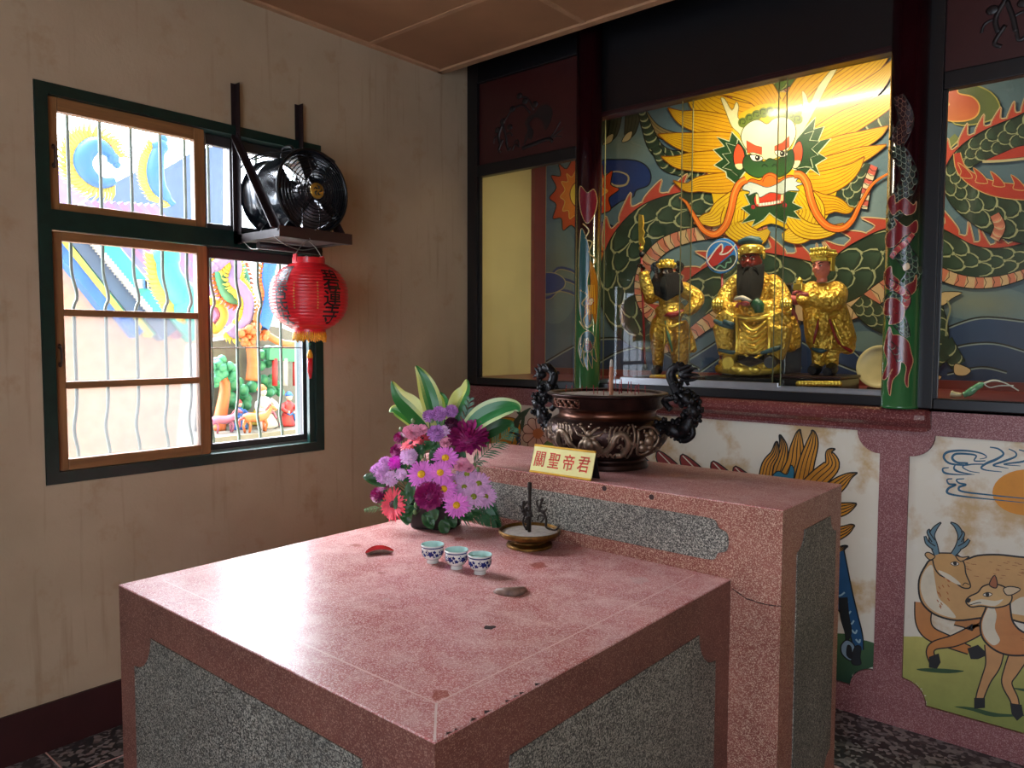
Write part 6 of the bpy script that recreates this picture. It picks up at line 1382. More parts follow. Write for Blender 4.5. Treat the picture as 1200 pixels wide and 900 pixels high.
m.tube(crom([(-.12, -.02, z0+.01), (-.16, -.1, z0+.01), (-.24, -.16, z0-.02), (-.26, -.19, z0-.06)], 6), .004, 7); m.tube(crom([(-.02, .0, z0+.012), (-.01, -.05, z0+.01), (-.08, -.12, z0-.01), (-.2, -.17, z0-.03)], 6), .0035, 7); m.build('cord', m_wire, fn)
m = MB()
for sx in (-.24, -.06):
    for sy in (-.1, .1): m.beam((sx, sy*1.1, 0), (sx, sy*.8, .045), .03, .012, up=(1, 0, 0))
m.build('foot', m_black, fn)
tag(fn, 'black drum fan with round wire grille and brass badge on the bracket by the window', 'fan')
# lantern
m_lan = NT('red_waxed_paper'); v = m_lan.coord(); m_lan.col(m_lan.ramp(m_lan.noise(v, 18), ((.3, RGB(206, 22, 34)), (.7, RGB(228, 34, 46))))); m_lan.set(Roughness=.3, Subsurface__Weight=.15, Coat__Weight=.3); m_lan.b.inputs['Subsurface Radius'].default_value = (.05, .01, .01); m_lan = m_lan.m
m_ink = simple('black_ink', RGB(14, 12, 12), .4); m_fringe = simple('golden_yellow_fringe', RGB(232, 160, 28), .6, var=.2, scale=120); m_goldp = simple('gold_print', RGB(206, 150, 60), .4)
LC = V((.345, -1.345, 1.733)); LR, LH = .166, .142
ln_ = empty('paper_lantern', (LC.x, LC.y, LC.z-LH-.05)); LO = V(ln_.location); Z0 = LC.z-LO.z
def lr(t):  # radius against normalised height -1..1
    return LR*max(.38, (1-abs(t)**2.5*.82)**.55)
m = MB(); prof = []; NRB = 21
for k in range(NRB*4+1):
    t = -1+2*k/(NRB*4); prof.append((lr(t)-.0022*(1+cos(2*pi*k/4)) + .0006, Z0+LH*t))
m.lathe(prof, 72, 0, None, True, False); m.build('body', m_lan, ln_)
m = MB()
for t, h0, h1 in ((1, -.004, .022), (-1, -.022, .004)): z = Z0+LH*t; m.lathe([(.064, z+h0), (.068, z+h0), (.068, z+h1), (.06, z+h1), (.06, z+h0)], 40, 0, None, False, False)
m.box(-.012, .012, -.07, -.063, Z0+LH+.005, Z0+LH+.035); m.box(-.012, .012, .063, .07, Z0+LH+.005, Z0+LH+.035); m.build('collar', m_lan, ln_)
m = MB(); zb = Z0-LH-.006
for k in range(44):
    a = 2*pi*k/44; q = .064; l = random.uniform(.034, .048); m.tube([(q*cos(a), q*sin(a), zb), ((q+.003)*cos(a), (q+.003)*sin(a), zb-.02), ((q+random.uniform(-.003, .006))*cos(a+.03), (q+.004)*sin(a+.03), zb-l)], [.0042, .0052, .003], 5)
m.build('fringe', m_fringe, ln_)
m = MB(); a = math.atan2(CAM.y-LC.y, CAM.x-LC.x); m.lathe([(.0005, 0), (.02, .0), (.018, .008), (.0005, .016)], 16, 0, T(.07*cos(a), .07*sin(a), Z0-LH*.93) @ RZ(a) @ RX(0) @ S3(.4, 1.3, 1)); m.build('gold_lotus', m_goldp, ln_)
m = MB(); m.bar((0, 0, zb), (0, 0, zb-.085), .0014, 6); o = m.build('cord', m_ink, ln_)
m = MB(); m.ball((0, 0, zb-.055), .006, 10); m.build('bead', c_grn, ln_)
m = MB(); m.lathe([(.0125, zb-.115), (.012, zb-.1), (.008, zb-.088), (.004, zb-.08), (.001, zb-.078)], 14); m.build('tassel_cap', m_fringe, ln_)
m = MB()
for k in range(16): a = 2*pi*k/16; m.tube([(.009*cos(a), .009*sin(a), zb-.112), (.0085*cos(a), .0085*sin(a), zb-.17), (.004*cos(a+.2), .004*sin(a+.2), zb-.2+random.uniform(-.006, .006))], [.0028, .0026, .001], 5)
m.build('tassel', m_lan, ln_)
m = MB(); zt = Z0+LH; m.tube(crom([(0, -.066, zt+.03), (.0, -.05, zt+.055), (0, -.02, zt+.085), (0, 0, zt+.095), (0, .02, zt+.085), (0, .05, zt+.055), (0, .066, zt+.03)], 5), .0022, 7); m.tube(crom([(0, 0, zt+.093), (.004, .006, zt+.1), (0, .004, zt+.108), (-.002, -.002, zt+.115), (.0, -.004, ZS-.024-LO.z)], 6), .0022, 7); m.build('wire_handle', m_wire_pale, ln_)
AC = math.atan2(CAM.y-LC.y, CAM.x-LC.x)
def onl(s, z, ang, k=0):
    t = max(-.98, min(.98, (z)/LH)); r = lr(t)+.0016+k; return (r*cos(ang+s/LR), r*sin(ang+s/LR), Z0+z)
m = MB()
def chars(txt, ang, top, size, stepz):
    for k, ch in enumerate(txt):
        for ox, oz in ((0, 0), (.0022, 0), (0, .0016), (.0022, .0016)):
            vs, fs = text_mesh(ch, size, 't')
            # split long faces so that they follow the round paper
            bm = bmesh.new(); bv = [bm.verts.new((a, b, 0)) for a, b, c in vs]
            for f in fs:
                try: bm.faces.new([bv[i] for i in f])
                except ValueError: pass
            bmesh.ops.triangulate(bm, faces=bm.faces)
            le = [e for e in bm.edges if e.calc_length() > .012]
            bmesh.ops.subdivide_edges(bm, edges=le, cuts=2)
            bm.verts.index_update()
            m.add([onl(v.co.x+ox, top-k*stepz+v.co.y*.95+oz, ang) for v in bm.verts], [[v.index for v in f.verts] for f in bm.faces]); bm.free()
chars('碧蓮寺', AC+R(35), .07, .092, .074); chars('國泰民安', AC-R(43), .088, .074, .059)
m.build('lettering', m_ink, ln_)
m = MB()
for ang in (AC-R(21), AC+R(12)):
    for k in range(10): p = onl(0, .05-.0115*k, ang); m.ball(p, .0036, 7)
m.build('gold_dots', m_goldp, ln_)
tag(ln_, 'round red paper lantern with black characters and yellow fringe hanging below the fan', 'lantern')
# =================================================================== the three gilded statues behind the glass
def mk_gold():
    t = NT('gilded_robe'); v = t.coord(); vo = t.n('ShaderNodeTexVoronoi', Scale=62); t.l(v, vo.inputs['Vector'])
    n = t.noise(v, 14, 4); t.col(t.ramp(n, ((.3, RGB(214, 156, 42)), (.7, RGB(255, 220, 104))))); t.set(Metallic=.66, Roughness=.3)
    t.bump(t.mix(.5, vo.outputs['Distance'], t.noise(v, 70)), 1.0, .016); return t.m
m_gold = mk_gold(); m_gold_s = simple('burnished_gold', RGB(250, 208, 90), .28, .7, var=.2, scale=30, bump=.25, bscale=70)
m_redface = simple('dark_red_face', RGB(134, 40, 32), .3, var=.15); m_dark = simple('black_face', RGB(42, 26, 24), .35, var=.2); m_pinkface = simple('flushed_face', RGB(226, 128, 112), .35, var=.08)
m_beard = simple('black_beard_hair', RGB(6, 6, 6), 1.0, var=.3, scale=150); m_boot = simple('dark_boot', RGB(28, 28, 36), .4); m_teal = simple('blue_green_hem', RGB(52, 88, 98), .45); m_rp = simple('pink_hand', RGB(206, 96, 96), .4)
m_plinth = simple('dark_wood_plinth', RGB(48, 22, 22), .4); m_throne = simple('black_throne', RGB(18, 16, 20), .35, coat=.3); m_redst = simple('red_staff', RGB(150, 34, 36), .4); m_white_e = simple('eye_white', RGB(220, 210, 196), .4)
class Fig:
    """a statue; coordinates come from where the photograph shows each feature, dy = distance in front of its middle plane"""
    def __init__(s, name, u, Y, label, v0=440):
        s.Y = Y; b = hit(u, v0, 'y', Y); s.o = V((b.x, Y, AZ)); s.e = empty(name, s.o); tag(s.e, label, 'statue')
    def p(s, u, v, dy=0): return V(hit(u, v, 'y', s.Y-dy))-s.o
    def t(s, m, pts, rad, n=12, flat=1): 
        q = [tuple(s.p(*a))+(r,) for a, r in zip(pts, rad)]; q = crom(q, 4); m.tube([x[:3] for x in q], [x[3] for x in q], n, 0, None, flat)
    def b(s, m, u, v, dy, r, scl=(1, 1, 1)): m.ball(s.p(u, v, dy), r, 14, 0, None, scl)
def head(F, u, v, dy, r, mat, look=0, eyes=True):
    c = F.p(u, v, dy); mt = T(*c) @ RZ(look); m = MB()
    m.ball((0, 0, 0), r, 16, 0, mt, (.86, .95, 1.12)); m.ball((0, -r*.25, -r*.55), r*.66, 14, 0, mt, (.95, .85, .9)); m.tube([(0, -r*.85, r*.2), (0, -r*1.02, -r*.08), (0, -r*1.06, -r*.2)], [r*.11, r*.15, r*.17], 8, 0, mt)
    for q in (-1, 1):
        m.ball((q*r*.17, -r*.96, -r*.2), r*.12, 8, 0, mt); m.ball((q*r*.87, 0, -.05*r), r*.22, 10, 0, mt, (.5, .8, 1.3)); m.ball((q*r*.4, -r*.66, -r*.22), r*.26, 8, 0, mt); m.tube([(q*r*.12, -r*.86, r*.3), (q*r*.36, -r*.84, r*.4), (q*r*.6, -r*.68, r*.36)], [r*.09]*3, 7, 0, mt)
    m.tube([(-r*.26, -r*.86, -r*.48), (0, -r*.95, -r*.46), (r*.26, -r*.86, -r*.48)], [r*.06, r*.1, r*.06], 7, 0, mt); m.tube([(-r*.2, -r*.84, -r*.58), (0, -r*.92, -r*.6), (r*.2, -r*.84, -r*.58)], [r*.06, r*.11, r*.06], 7, 0, mt)
    m.tube([(0, .05*r, -r*.7), (0, .1*r, -r*1.5)], [r*.5, r*.55], 10, 0, mt)
    o = solid_mesh('head', m, mat, F.e, r*.085, 2)
    m = MB(); w = MB()
    for q in (-1, 1):
        w.ball((q*r*.36, -r*.80, r*.16), r*.15, 9, 0, mt, (1.2, .5, .55)); m.ball((q*r*.36, -r*.87, r*.16), r*.075, 8, 0, mt)
        m.tube([(q*r*.14, -r*.93, r*.38), (q*r*.38, -r*.90, r*.5), (q*r*.64, -r*.72, r*.44)], [r*.05, r*.06, r*.02], 6, 0, mt)
    w.build('eyes', m_white_e, o); m.build('brows', m_beard, o); return c
def crown(F, c, r, h, n, look=0, peaks=True, name='crown'):
    mt = T(*c) @ RZ(look); m = MB(); m.lathe([(r*.95, 0), (r*1.05, h*.08), (r*1.0, h*.2), (r*1.06, h*.55), (r*1.0, h*.72), (r*.8, h*.9), (r*.3, h), (.0005, h*1.02)], 24, 0, mt)
    for k in range(n):
        a = 2*pi*k/n; m.ball((r*1.04*cos(a), r*1.04*sin(a), h*.38), r*.17, 8, 0, mt)
        if peaks: m.tube([(r*1.02*cos(a), r*1.02*sin(a), h*.6), (r*1.05*cos(a), r*1.05*sin(a), h*.95), (r*.98*cos(a), r*.98*sin(a), h*1.2)], [r*.15, r*.12, r*.02], 6, 0, mt)
    for q in (-1, 1): m.ball((q*r*1.05, 0, -h*.1), r*.24, 8, 0, mt, (.6, 1, 1.5))
    return m.build(name, m_gold_s, F.e)
def hand(F, c, r, mat, dirv, name='hand'):
    """palm with four bent fingers and a thumb"""
    m = MB(); d = V(dirv).normalized(); s_ = d.cross(V((0, 0, 1))); s_ = s_.normalized() if s_.length > .1 else V((1, 0, 0)); n_ = s_.cross(d)
    c = V(c); m.tube([c-d*r*.8, c, c+d*r*.6], [r*.6, r*.75, r*.6], 8, 0, None, .6, upv=n_)
    for k in range(4):
        b = c+d*r*.5+s_*r*(.48-.32*k); m.tube([b, b+d*r*.7*(1-.1*abs(k-1.4)), b+d*r*.95-n_*r*.45, b+d*r*.7-n_*r*.75], [r*.19, r*.18, r*.16, r*.12], 7)
    m.tube([c+s_*r*.5-d*r*.2, c+s_*r*.85+d*r*.25, c+s_*r*.6+d*r*.6-n_*r*.3], [r*.22, r*.19, r*.14], 7)
    return m.build(name, mat, F.e)
# ---------------------------------------------------------------- seated statue
A = Fig('seated_statue', 880, .33, 'seated gilded statue with dark red face and long black beard at the shrine centre'); 
m = MB()
A.t(m, [(882, 400, .02), (884, 372, .0), (886, 345, .0), (886, 330, 0), (884, 318, .0)], [.108, .108, .1, .09, .045], 18, .8)
for u, v, dy, r in ((863, 331, .0, .042), (905, 332, .0, .045), (884, 374, .06, .095)): A.b(m, u, v, dy, r)
A.t(m, [(861, 332, 0), (851, 346, .03), (847, 358, .08)], [.04, .042, .037]); A.t(m, [(845, 358, .07), (852, 364, .13), (866, 364, .16)], [.05, .045, .04])
A.t(m, [(907, 333, 0), (916, 350, .03), (914, 362, .1)], [.044, .047, .042]); A.t(m, [(916, 362, .08), (904, 362, .14), (890, 362, .18)], [.052, .046, .04])
A.t(m, [(868, 384, .04), (856, 378, .14), (848, 379, .2)], [.08, .064, .056]); A.t(m, [(848, 380, .2), (850, 398, .2), (852, 416, .2)], [.055, .046, .04])
A.t(m, [(898, 386, .04), (910, 380, .14), (914, 380, .2)], [.08, .066, .056]); A.t(m, [(914, 382, .2), (912, 402, .2), (908, 420, .2)], [.057, .05, .042])
A.t(m, [(882, 372, .16), (882, 392, .2), (882, 416, .21)], [.06, .075, .085], 16, .5); A.t(m, [(906, 376, .02), (922, 390, .02), (926, 412, .04)], [.058, .046, .025], 12)
A.t(m, [(924, 372, .02), (932, 390, .0), (934, 408, .02)], [.03, .027, .016], 10)
rob = solid_mesh('robe', m, m_gold, A.e, .0075, 5)
m = MB()   # folds and embroidery of the lap cloth
for k in range(6):
    A.t(m, [(868, 376+7*k, .235), (882, 388+6.5*k, .268), (898, 376+7*k, .235)], [.005, .007, .005], 7)
for q in (863, 901): A.t(m, [(q, 372, .21), (q+1, 392, .245), (q, 416, .25)], [.007, .008, .006], 8)
A.t(m, [(862, 370, .19), (882, 374, .22), (903, 370, .19)], [.012, .013, .012], 8); m.build('lap_folds', m_gold_s, A.e)
c = head(A, 880, 307, .03, .056, m_redface, .12)
crown(A, c+V((0, .005, .036)), .056, .05, 9, .12, False)
m = MB(); A.t(m, [(866, 284, .03), (880, 281, .04), (893, 285, .02)], [.012, .02, .012], 10); A.b(m, 884, 281, .02, .022, (1.6, 1, .7)); m.build('green_cap', m_teal, A.e)
m = MB()
for k in range(24):
    f = -1+2*k/23; A.t(m, [(880+14*f, 314+abs(f)*-4, .075-.03*abs(f)), (879+13*f, 330, .13-.04*abs(f)), (878+11*f, 346, .16-.04*abs(f)), (879+8*f, 357-3*abs(f), .165)], [.008, .012, .011, .003], 7)
A.t(m, [(879, 318, .05), (878, 335, .1), (878, 350, .13)], [.044, .05, .026], 12, .55)
for q in (-1, 1): A.t(m, [(880+q*2, 312.5, .09), (880+q*7, 315, .092), (880+q*9, 322, .1)], [.004, .005, .002], 6)
m.build('beard', m_beard, A.e)
hand(A, A.p(873, 356, .205), .026, m_rp, (-1, -.15, .1)); m = MB(); A.t(m, [(862, 351, .21), (870, 349, .23), (880, 353, .225)], [.012, .018, .012], 9, .6); m.build('hand', simple('pale_hand', RGB(214, 204, 190), .4), A.e)
m = MB(); A.t(m, [(884, 354, .2), (889, 359, .2), (890, 366, .195)], [.024, .028, .024], 10); m.build('cuff', simple('green_cuff', RGB(30, 92, 60), .4), A.e)
for uu, dd in ((842, 0), (922, .02)):
    m = MB(); A.t(m, [(uu, 350, .14+dd), (uu-1, 356, .16+dd), (uu, 362, .15+dd)], [.016, .028, .018], 12)
    for k in range(4): A.t(m, [(uu-5+3.2*k, 352, .17+dd), (uu-6+3.2*k, 356, .185+dd), (uu-5+3.2*k, 361, .18+dd)], [.008, .01, .008], 7)
    A.t(m, [(uu+1, 362, .13+dd), (uu+2, 370, .1+dd)], [.016, .014], 8); m.build('armrest_head', m_gold_s, A.e)
m = MB(); A.t(m, [(848, 377, .262), (860, 381, .262)], [.012, .012], 8); A.t(m, [(838, 376, .2), (846, 380, .25), (860, 384, .25)], [.01, .013, .01], 8); A.t(m, [(842, 410, .24), (858, 413, .255), (862, 411, .24)], [.008, .01, .006], 8); A.t(m, [(892, 414, .25), (908, 409, .255), (916, 406, .24)], [.008, .012, .008], 8); m.build('blue_hem', m_teal, A.e)
for u in (856, 905):
    m = MB(); A.t(m, [(u, 414, .19), (u-1, 422, .22), (u-3, 425, .27)], [.035, .034, .026], 12); m.build('boot', m_gold_s if u < 880 else m_boot, A.e)
m = MB()   # rocky gilded footstool with a dark diamond
for k in range(26): A.b(m, 846+60*random.random(), 424+9*random.random(), .12+.12*random.random(), random.uniform(.018, .03), (1.3, 1, .8))
A.t(m, [(842, 432, .16), (878, 434, .24), (914, 432, .16)], [.022, .024, .022], 10); m.build('gilded_rock', m_gold_s, A.e)
m = MB(); q = [A.p(862, 424, .27), A.p(878, 417, .28), A.p(895, 424, .27), A.p(878, 430, .285)]; n_ = len(q); m.add([tuple(x) for x in q]+[tuple(x+V((0, .03, 0))) for x in q], [(0, 1, 2, 3), (7, 6, 5, 4)]+[(i, (i+1) % 4, (i+1) % 4+4, i+4) for i in range(4)]); m.build('dark_diamond', m_boot, A.e)
m = MB(); x0, x1 = A.p(846, 436, .1).x-.02, A.p(914, 436, .1).x+.03
m.box(x0, x1, -.25, .17, 0, .052, 0, .006); m.box(x0+.03, x1-.02, -.06, .15, .052, .2, 0, .006); m.box(x0+.06, x1-.05, .1, .14, .2, .5, 0, .01)
for q in (x0+.04, x1-.03): m.box(q-.014, q+.014, -.12, -.09, .052, .3, 0, .004); m.box(q-.014, q+.014, -.14, .12, .29, .315, 0, .004)
m.build('throne', m_throne, A.e)
m = MB(); A.t(m, [(925, 350, .02), (934, 352, .0), (940, 346, -.03)], [.018, .022, .012], 10); A.t(m, [(926, 362, .0), (932, 375, -.02), (930, 388, -.02)], [.016, .013, .01], 9); A.t(m, [(845, 362, .08), (848, 372, .06), (856, 376, .04)], [.02, .018, .014], 9); m.build('red_ribbon', m_rp, A.e)
# round painted emblem standing behind his shoulder
E0 = A.p(846, 300, -.1)+A.o; em = empty('round_painted_fan', (E0.x, E0.y, AZ)); R_ = .088; cz = E0.z-AZ
m = MB(); m.lathe([(.0005, -.004), (R_, -.004), (R_+.002, 0), (R_, .004), (.0005, .004)], 40, 0, T(0, 0, cz) @ RX(pi/2), False); m.build('disc', simple('blue_disc', RGB(44, 124, 200), .4), em)
def on_em(u, v, k): p = hit(u, v, 'y', E0.y); return (p.x-E0.x, -.0046-k*2e-5, p.z-AZ)
Q = Paint(on_em); WHT = RGB(236, 232, 220); KK = RGB(20, 22, 24)
Q.poly([(830, 302), (838, 294), (845, 285), (848, 292), (852, 288), (861, 290), (856, 298), (846, 306), (836, 314), (830, 310)], RGB(190, 44, 40), 4)
Q.line([(830, 306), (838, 294), (846, 286), (847, 294), (844, 298), (852, 297), (860, 290), (862, 286)], 1.6, WHT, 5); Q.poly([(834, 314), (846, 308), (856, 300), (862, 300), (862, 310), (852, 316), (840, 318)], RGB(26, 50, 44), 4)
Q.line([(838, 317), (844, 311), (850, 314), (852, 308), (857, 307), (856, 302)], 1.6, RGB(120, 170, 140), 5); Q.line([(846+17.5*cos(t), 300+17.5*sin(t)) for t in [2*pi*i/28 for i in range(28)]], 1.2, WHT, 0, closed=True); Q.build('painting', m_panel_paint, em)
m = MB(); m.bar((.0, .008, 0), (0, .008, cz-R_*.9), .006, 8); m.lathe([(.04, 0), (.035, .012), (.008, .02)], 16, 0, T(0, .008, 0)); m.build('handle', m_redst, em)
tag(em, 'round fan painted with red flame on blue beside the seated statue', 'fan')
# ---------------------------------------------------------------- standing bearded bearer
B = Fig('standing_statue', 782, .36, 'standing gilded statue with black face and black beard holding a long halberd')
m = MB()
B.t(m, [(785, 398, 0), (786, 375, 0), (785, 355, .0), (784, 340, .0), (783, 330, 0)], [.075, .066, .072, .066, .03], 16, .75)
B.t(m, [(784, 360, .02), (786, 372, .03)], [.08, .07]); B.b(m, 768, 338, 0, .04); B.b(m, 800, 339, 0, .042)
B.t(m, [(767, 338, 0), (762, 348, .05), (757, 334, .08), (754, 318, .09)], [.04, .042, .034, .028]); B.t(m, [(801, 339, 0), (814, 347, .02), (818, 352, .04)], [.042, .042, .036]); B.t(m, [(818, 351, .03), (812, 360, .07), (804, 366, .08)], [.036, .034, .026])
B.t(m, [(776, 376, .03), (772, 392, .05), (771, 406, .05)], [.055, .05, .036]); B.t(m, [(771, 404, .05), (771, 420, .04), (771, 431, .04)], [.035, .032, .024]); B.t(m, [(792, 378, 0), (796, 400, .0), (797, 420, 0), (797, 434, .0)], [.06, .055, .046, .028])
B.t(m, [(786, 374, .05), (787, 394, .07), (789, 416, .05)], [.045, .045, .02], 12, .5); B.t(m, [(797, 384, -.02), (808, 404, -.03), (815, 412, -.03)], [.05, .036, .012], 12); B.t(m, [(776, 384, 0), (768, 404, -.02), (763, 410, -.02)], [.04, .03, .01], 10)
solid_mesh('robe', m, m_gold, B.e, .0068, 4)
m = MB(); 
for k in range(5): B.t(m, [(771, 384+4*k, .1), (778, 388+4*k, .105), (783, 384+4*k, .1)], [.003, .004, .003], 6)
B.t(m, [(770, 379, .07), (785, 383, .1), (800, 378, .06)], [.009, .01, .009], 8); B.t(m, [(778, 384, .1), (779, 400, .11), (776, 412, .1)], [.006, .006, .004], 7); B.t(m, [(766, 406, .085), (772, 409, .1), (777, 406, .085)], [.006, .007, .006], 7); m.build('skirt_folds', m_gold_s, B.e)
m = MB(); B.t(m, [(770, 365, .05), (785, 369, .085), (801, 365, .045)], [.013, .014, .013], 10); m.build('red_belt', m_redst, B.e)
m = MB(); B.t(m, [(780, 376, .09), (784, 396, .11), (788, 412, .09)], [.006, .008, .004], 7); m.build('green_sash', simple('green_sash', RGB(70, 120, 90), .45), B.e)
c = head(B, 781, 320, .03, .042, m_dark, .1)
m = MB(); mt = T(*(c+V((0, .004, .03)))); m.lathe([(.046, -.006), (.05, .004), (.044, .018), (.034, .034), (.014, .044), (.0005, .046)], 22, 0, mt)
for k in range(7): a = pi+pi*k/6; m.ball((.046*cos(a), .046*sin(a), .012), .011, 8, 0, mt); m.ball((.034*cos(a), .034*sin(a), .032), .008, 8, 0, mt)
m.build('headdress', m_gold_s, B.e); m = MB(); B.t(m, [(769, 318, .02), (766, 312, .0), (772, 308, .02)], [.014, .018, .01], 9); B.t(m, [(794, 318, .02), (798, 312, .0), (793, 307, .02)], [.014, .018, .01], 9); m.build('hair', m_beard, B.e)
m = MB()
for k in range(22):
    f = -1+2*k/21; B.t(m, [(781+11*f, 322-3*abs(f), .068-.03*abs(f)), (781+17*f, 334, .09-.05*abs(f)), (781+17*f, 345-4*abs(f), .1-.05*abs(f)), (781+11*f, 353-7*abs(f), .105-.04*abs(f))], [.008, .013, .011, .003], 7)
B.t(m, [(781, 328, .05), (781, 340, .07), (781, 347, .08)], [.04, .058, .03], 12, .5); m.build('beard', m_beard, B.e)
for u, v in ((771, 433), (797, 437)): m = MB(); B.t(m, [(u, v-3, .03), (u-1, v+1, .06), (u-4, v+2, .1)], [.026, .028, .02], 10); m.build('boot', m_boot, B.e)
hand(B, B.p(753, 313, .1), .02, m_dark, (-.3, -.5, .6)); hand(B, B.p(803, 366, .09), .019, m_gold_s, (-1, -.3, -.3))
m = MB(); q = B.p(785, 440, 0); m.box(q.x-.15, q.x+.16, -.13, .12, 0, .03, 0, .005); m.build('plinth', m_plinth, B.e)
m = MB()
for k in range(14): B.b(m, 764+2.9*k, 441.5, .135, .014, (1, .6, .8))
m.build('plinth_scroll', m_gold_s, B.e)
hb = B.p(754, 430, .1); ho = empty('halberd', (hb.x+B.o.x, hb.y+B.o.y, AZ+.001))
def HP(u, v): return hit(u, v, 'y', B.Y-.1)-V(ho.location)
m = MB(); m.tube([HP(756, 430)*1, HP(753, 350), HP(751, 285)], .006, 8); m.build('staff', m_redst, ho)
m = MB(); a = HP(751, 290); b = HP(750, 252); poly = [(749.2, 286), (748.6, 262), (749, 251), (753.4, 252), (754.4, 262), (753.4, 268), (755.4, 272), (753.6, 278), (755.6, 284), (753, 290)]
m.prism([(HP(*z).x, HP(*z).z) for z in poly], .005, -.005, lambda a, b, d: (a, HP(751, 270).y+d, b)); m.ball(HP(751.5, 291), .013, 10); m.build('blade', m_gold_s, ho)
m = MB(); m.ball(HP(752, 298), .016, 10); m.ball(HP(756, 430), .014, 10, 0, None, (1, 1, 1.2)); m.build('pommel', m_boot, ho)
tag(ho, 'long halberd with golden blade on a thin red staff held by the black faced statue', 'halberd')
# ---------------------------------------------------------------- standing youthful attendant
C = Fig('standing_statue', 963, .27, 'standing gilded statue with smooth pink face and square crown, seal in hands', 438)
m = MB()
C.t(m, [(968, 408, 0), (967, 385, .01), (966, 360, .0), (967, 345, .0), (966, 332, 0)], [.082, .075, .07, .07, .03], 18, .8)
C.b(m, 952, 340, .0, .042); C.b(m, 979, 341, .0, .046)
C.t(m, [(951, 340, 0), (945, 350, .06), (941, 346, .12)], [.042, .042, .032]); C.t(m, [(981, 341, 0), (978, 352, .08), (962, 352, .12), (948, 346, .14)], [.046, .047, .042, .032])
C.t(m, [(956, 360, .02), (958, 380, .03), (958, 400, .03), (960, 410, .03)], [.06, .06, .05, .03]); C.t(m, [(976, 360, -.01), (984, 385, -.02), (994, 405, -.03), (1001, 409, -.03)], [.06, .06, .045, .02]); C.t(m, [(960, 405, .03), (959, 420, .02), (960, 430, .02)], [.036, .03, .026]); C.t(m, [(974, 405, -.02), (975, 420, -.03), (975, 432, -.03)], [.036, .03, .026])
C.t(m, [(968, 362, .06), (966, 385, .07), (962, 402, .06)], [.045, .045, .02], 12, .6)
solid_mesh('robe', m, m_gold, C.e, .0068, 4)
m = MB(); C.t(m, [(949, 366, .04), (964, 372, .085), (981, 366, .03)], [.014, .018, .014], 10)
for k in range(4): C.t(m, [(955-1.5*k, 372+8*k, .085), (957-k, 380+8*k, .1), (958, 384+7*k, .095)], [.004, .005, .003], 7); C.t(m, [(975+3*k, 372+8*k, .05), (978+3.4*k, 380+8*k, .05), (983+3.6*k, 386+6*k, .04)], [.005, .006, .003], 7)
for k in range(5): C.t(m, [(958+6*k, 336+3*abs(k-2), .06), (960+6*k, 345, .075)], [.006, .004], 7)
m.build('robe_folds', m_gold_s, C.e)
m = MB(); C.t(m, [(960, 374, .1), (956, 390, .11), (953, 404, .1)], [.005, .006, .003], 7); C.t(m, [(972, 374, .09), (982, 400, .05), (998, 412, .0)], [.004, .006, .008], 7); m.build('red_edge', m_redst, C.e)
m = MB(); C.t(m, [(957, 358, .085), (964, 359, .1), (973, 354, .085)], [.014, .017, .014], 10, .7); C.t(m, [(953, 408, .06), (962, 411, .075), (970, 408, .05)], [.01, .012, .01], 9); m.build('dark_sash', m_teal, C.e)
c = head(C, 963, 314, .02, .043, m_pinkface, -.25)
mt = T(*(c+V((.004, .006, .026)))) @ RZ(-.25) @ S3(.86, .88, .95); m = MB(); m.box(-.045, .045, -.042, .04, 0, .02, 0, .005, mt); m.box(-.05, .05, -.046, .044, .018, .058, 0, .008, mt); 
for k in range(6): m.ball((-.042+.017*k, -.046, .036), .009, 8, 0, mt); m.ball((-.042+.017*k, -.044, .058), .009, 8, 0, mt); m.ball((.05, -.038+.015*k, .036), .008, 8, 0, mt)
for q in (-1, 1): m.box(q*.05-.006, q*.05+.006, -.01, .02, -.045, .02, 0, .003, mt)
m.build('crown', m_gold_s, C.e); m = MB(); m.ball((0, .012, .004), .044, 12, 0, T(*c), (.9, .85, 1)); m.build('hair', m_beard, C.e)
hand(C, C.p(938, 343, .15), .021, m_rp, (-.6, -.6, .2)); hand(C, C.p(943, 345, .16), .02, m_rp, (-1, -.3, .1))
m = MB(); q = C.p(936.5, 338, .15); m.box(-.02, .02, -.02, .02, -.01, .022, 0, .004, T(*q)); m.ball(q+V((0, 0, .03)), .014, 10); m.tube([q+V((-.01, 0, .03)), q+V((0, 0, .045)), q+V((.012, 0, .034))], .006, 7); m.build('seal', m_gold_s, C.e)
for u, v in ((957, 432), (975, 434)): m = MB(); C.t(m, [(u, v-3, .0), (u-2, v+1, .04), (u-6, v+2, .08)], [.027, .028, .02], 10); m.build('boot', m_boot, C.e)
m = MB(); q = C.p(960, 440, 0); m.box(q.x-.16, q.x+.14, -.16, .12, 0, .052, 0, .006); m.build('plinth', m_throne, C.e); m = MB(); m.box(q.x-.165, q.x+.145, -.165, .125, .052, .066, 0, .005); m.build('plinth_top', m_plinth, C.e)
m = MB()
for k in range(13): C.b(m, 936+3.9*k, 449.5, .165, .013, (1.1, .6, .9))
m.build('plinth_scroll', m_gold_s, C.e)
# round pale dish leaning at the right
dp_ = hit(1031, 446, 'y', .45); ds = empty('round_dish', (dp_.x, .45, AZ)); m = MB(); m.lathe([(.0005, 0), (.05, .001), (.085, .008), (.098, .016), (.1, .014), (.086, .004), (.05, -.004), (.0005, -.005)], 36, 0, T(0, 0, .1) @ RX(R(78))); m.build('plate', simple('pale_yellow_plate', RGB(206, 190, 140), .4), ds)
m = MB(); m.box(-.05, .05, -.02, .06, 0, .008, 0, .002); m.beam((0, .05, .004), (0, .02, .09), .02, .006); m.build('stand', m_plinth, ds); tag(ds, 'pale round dish leaning behind the right column inside the shrine', 'dish')
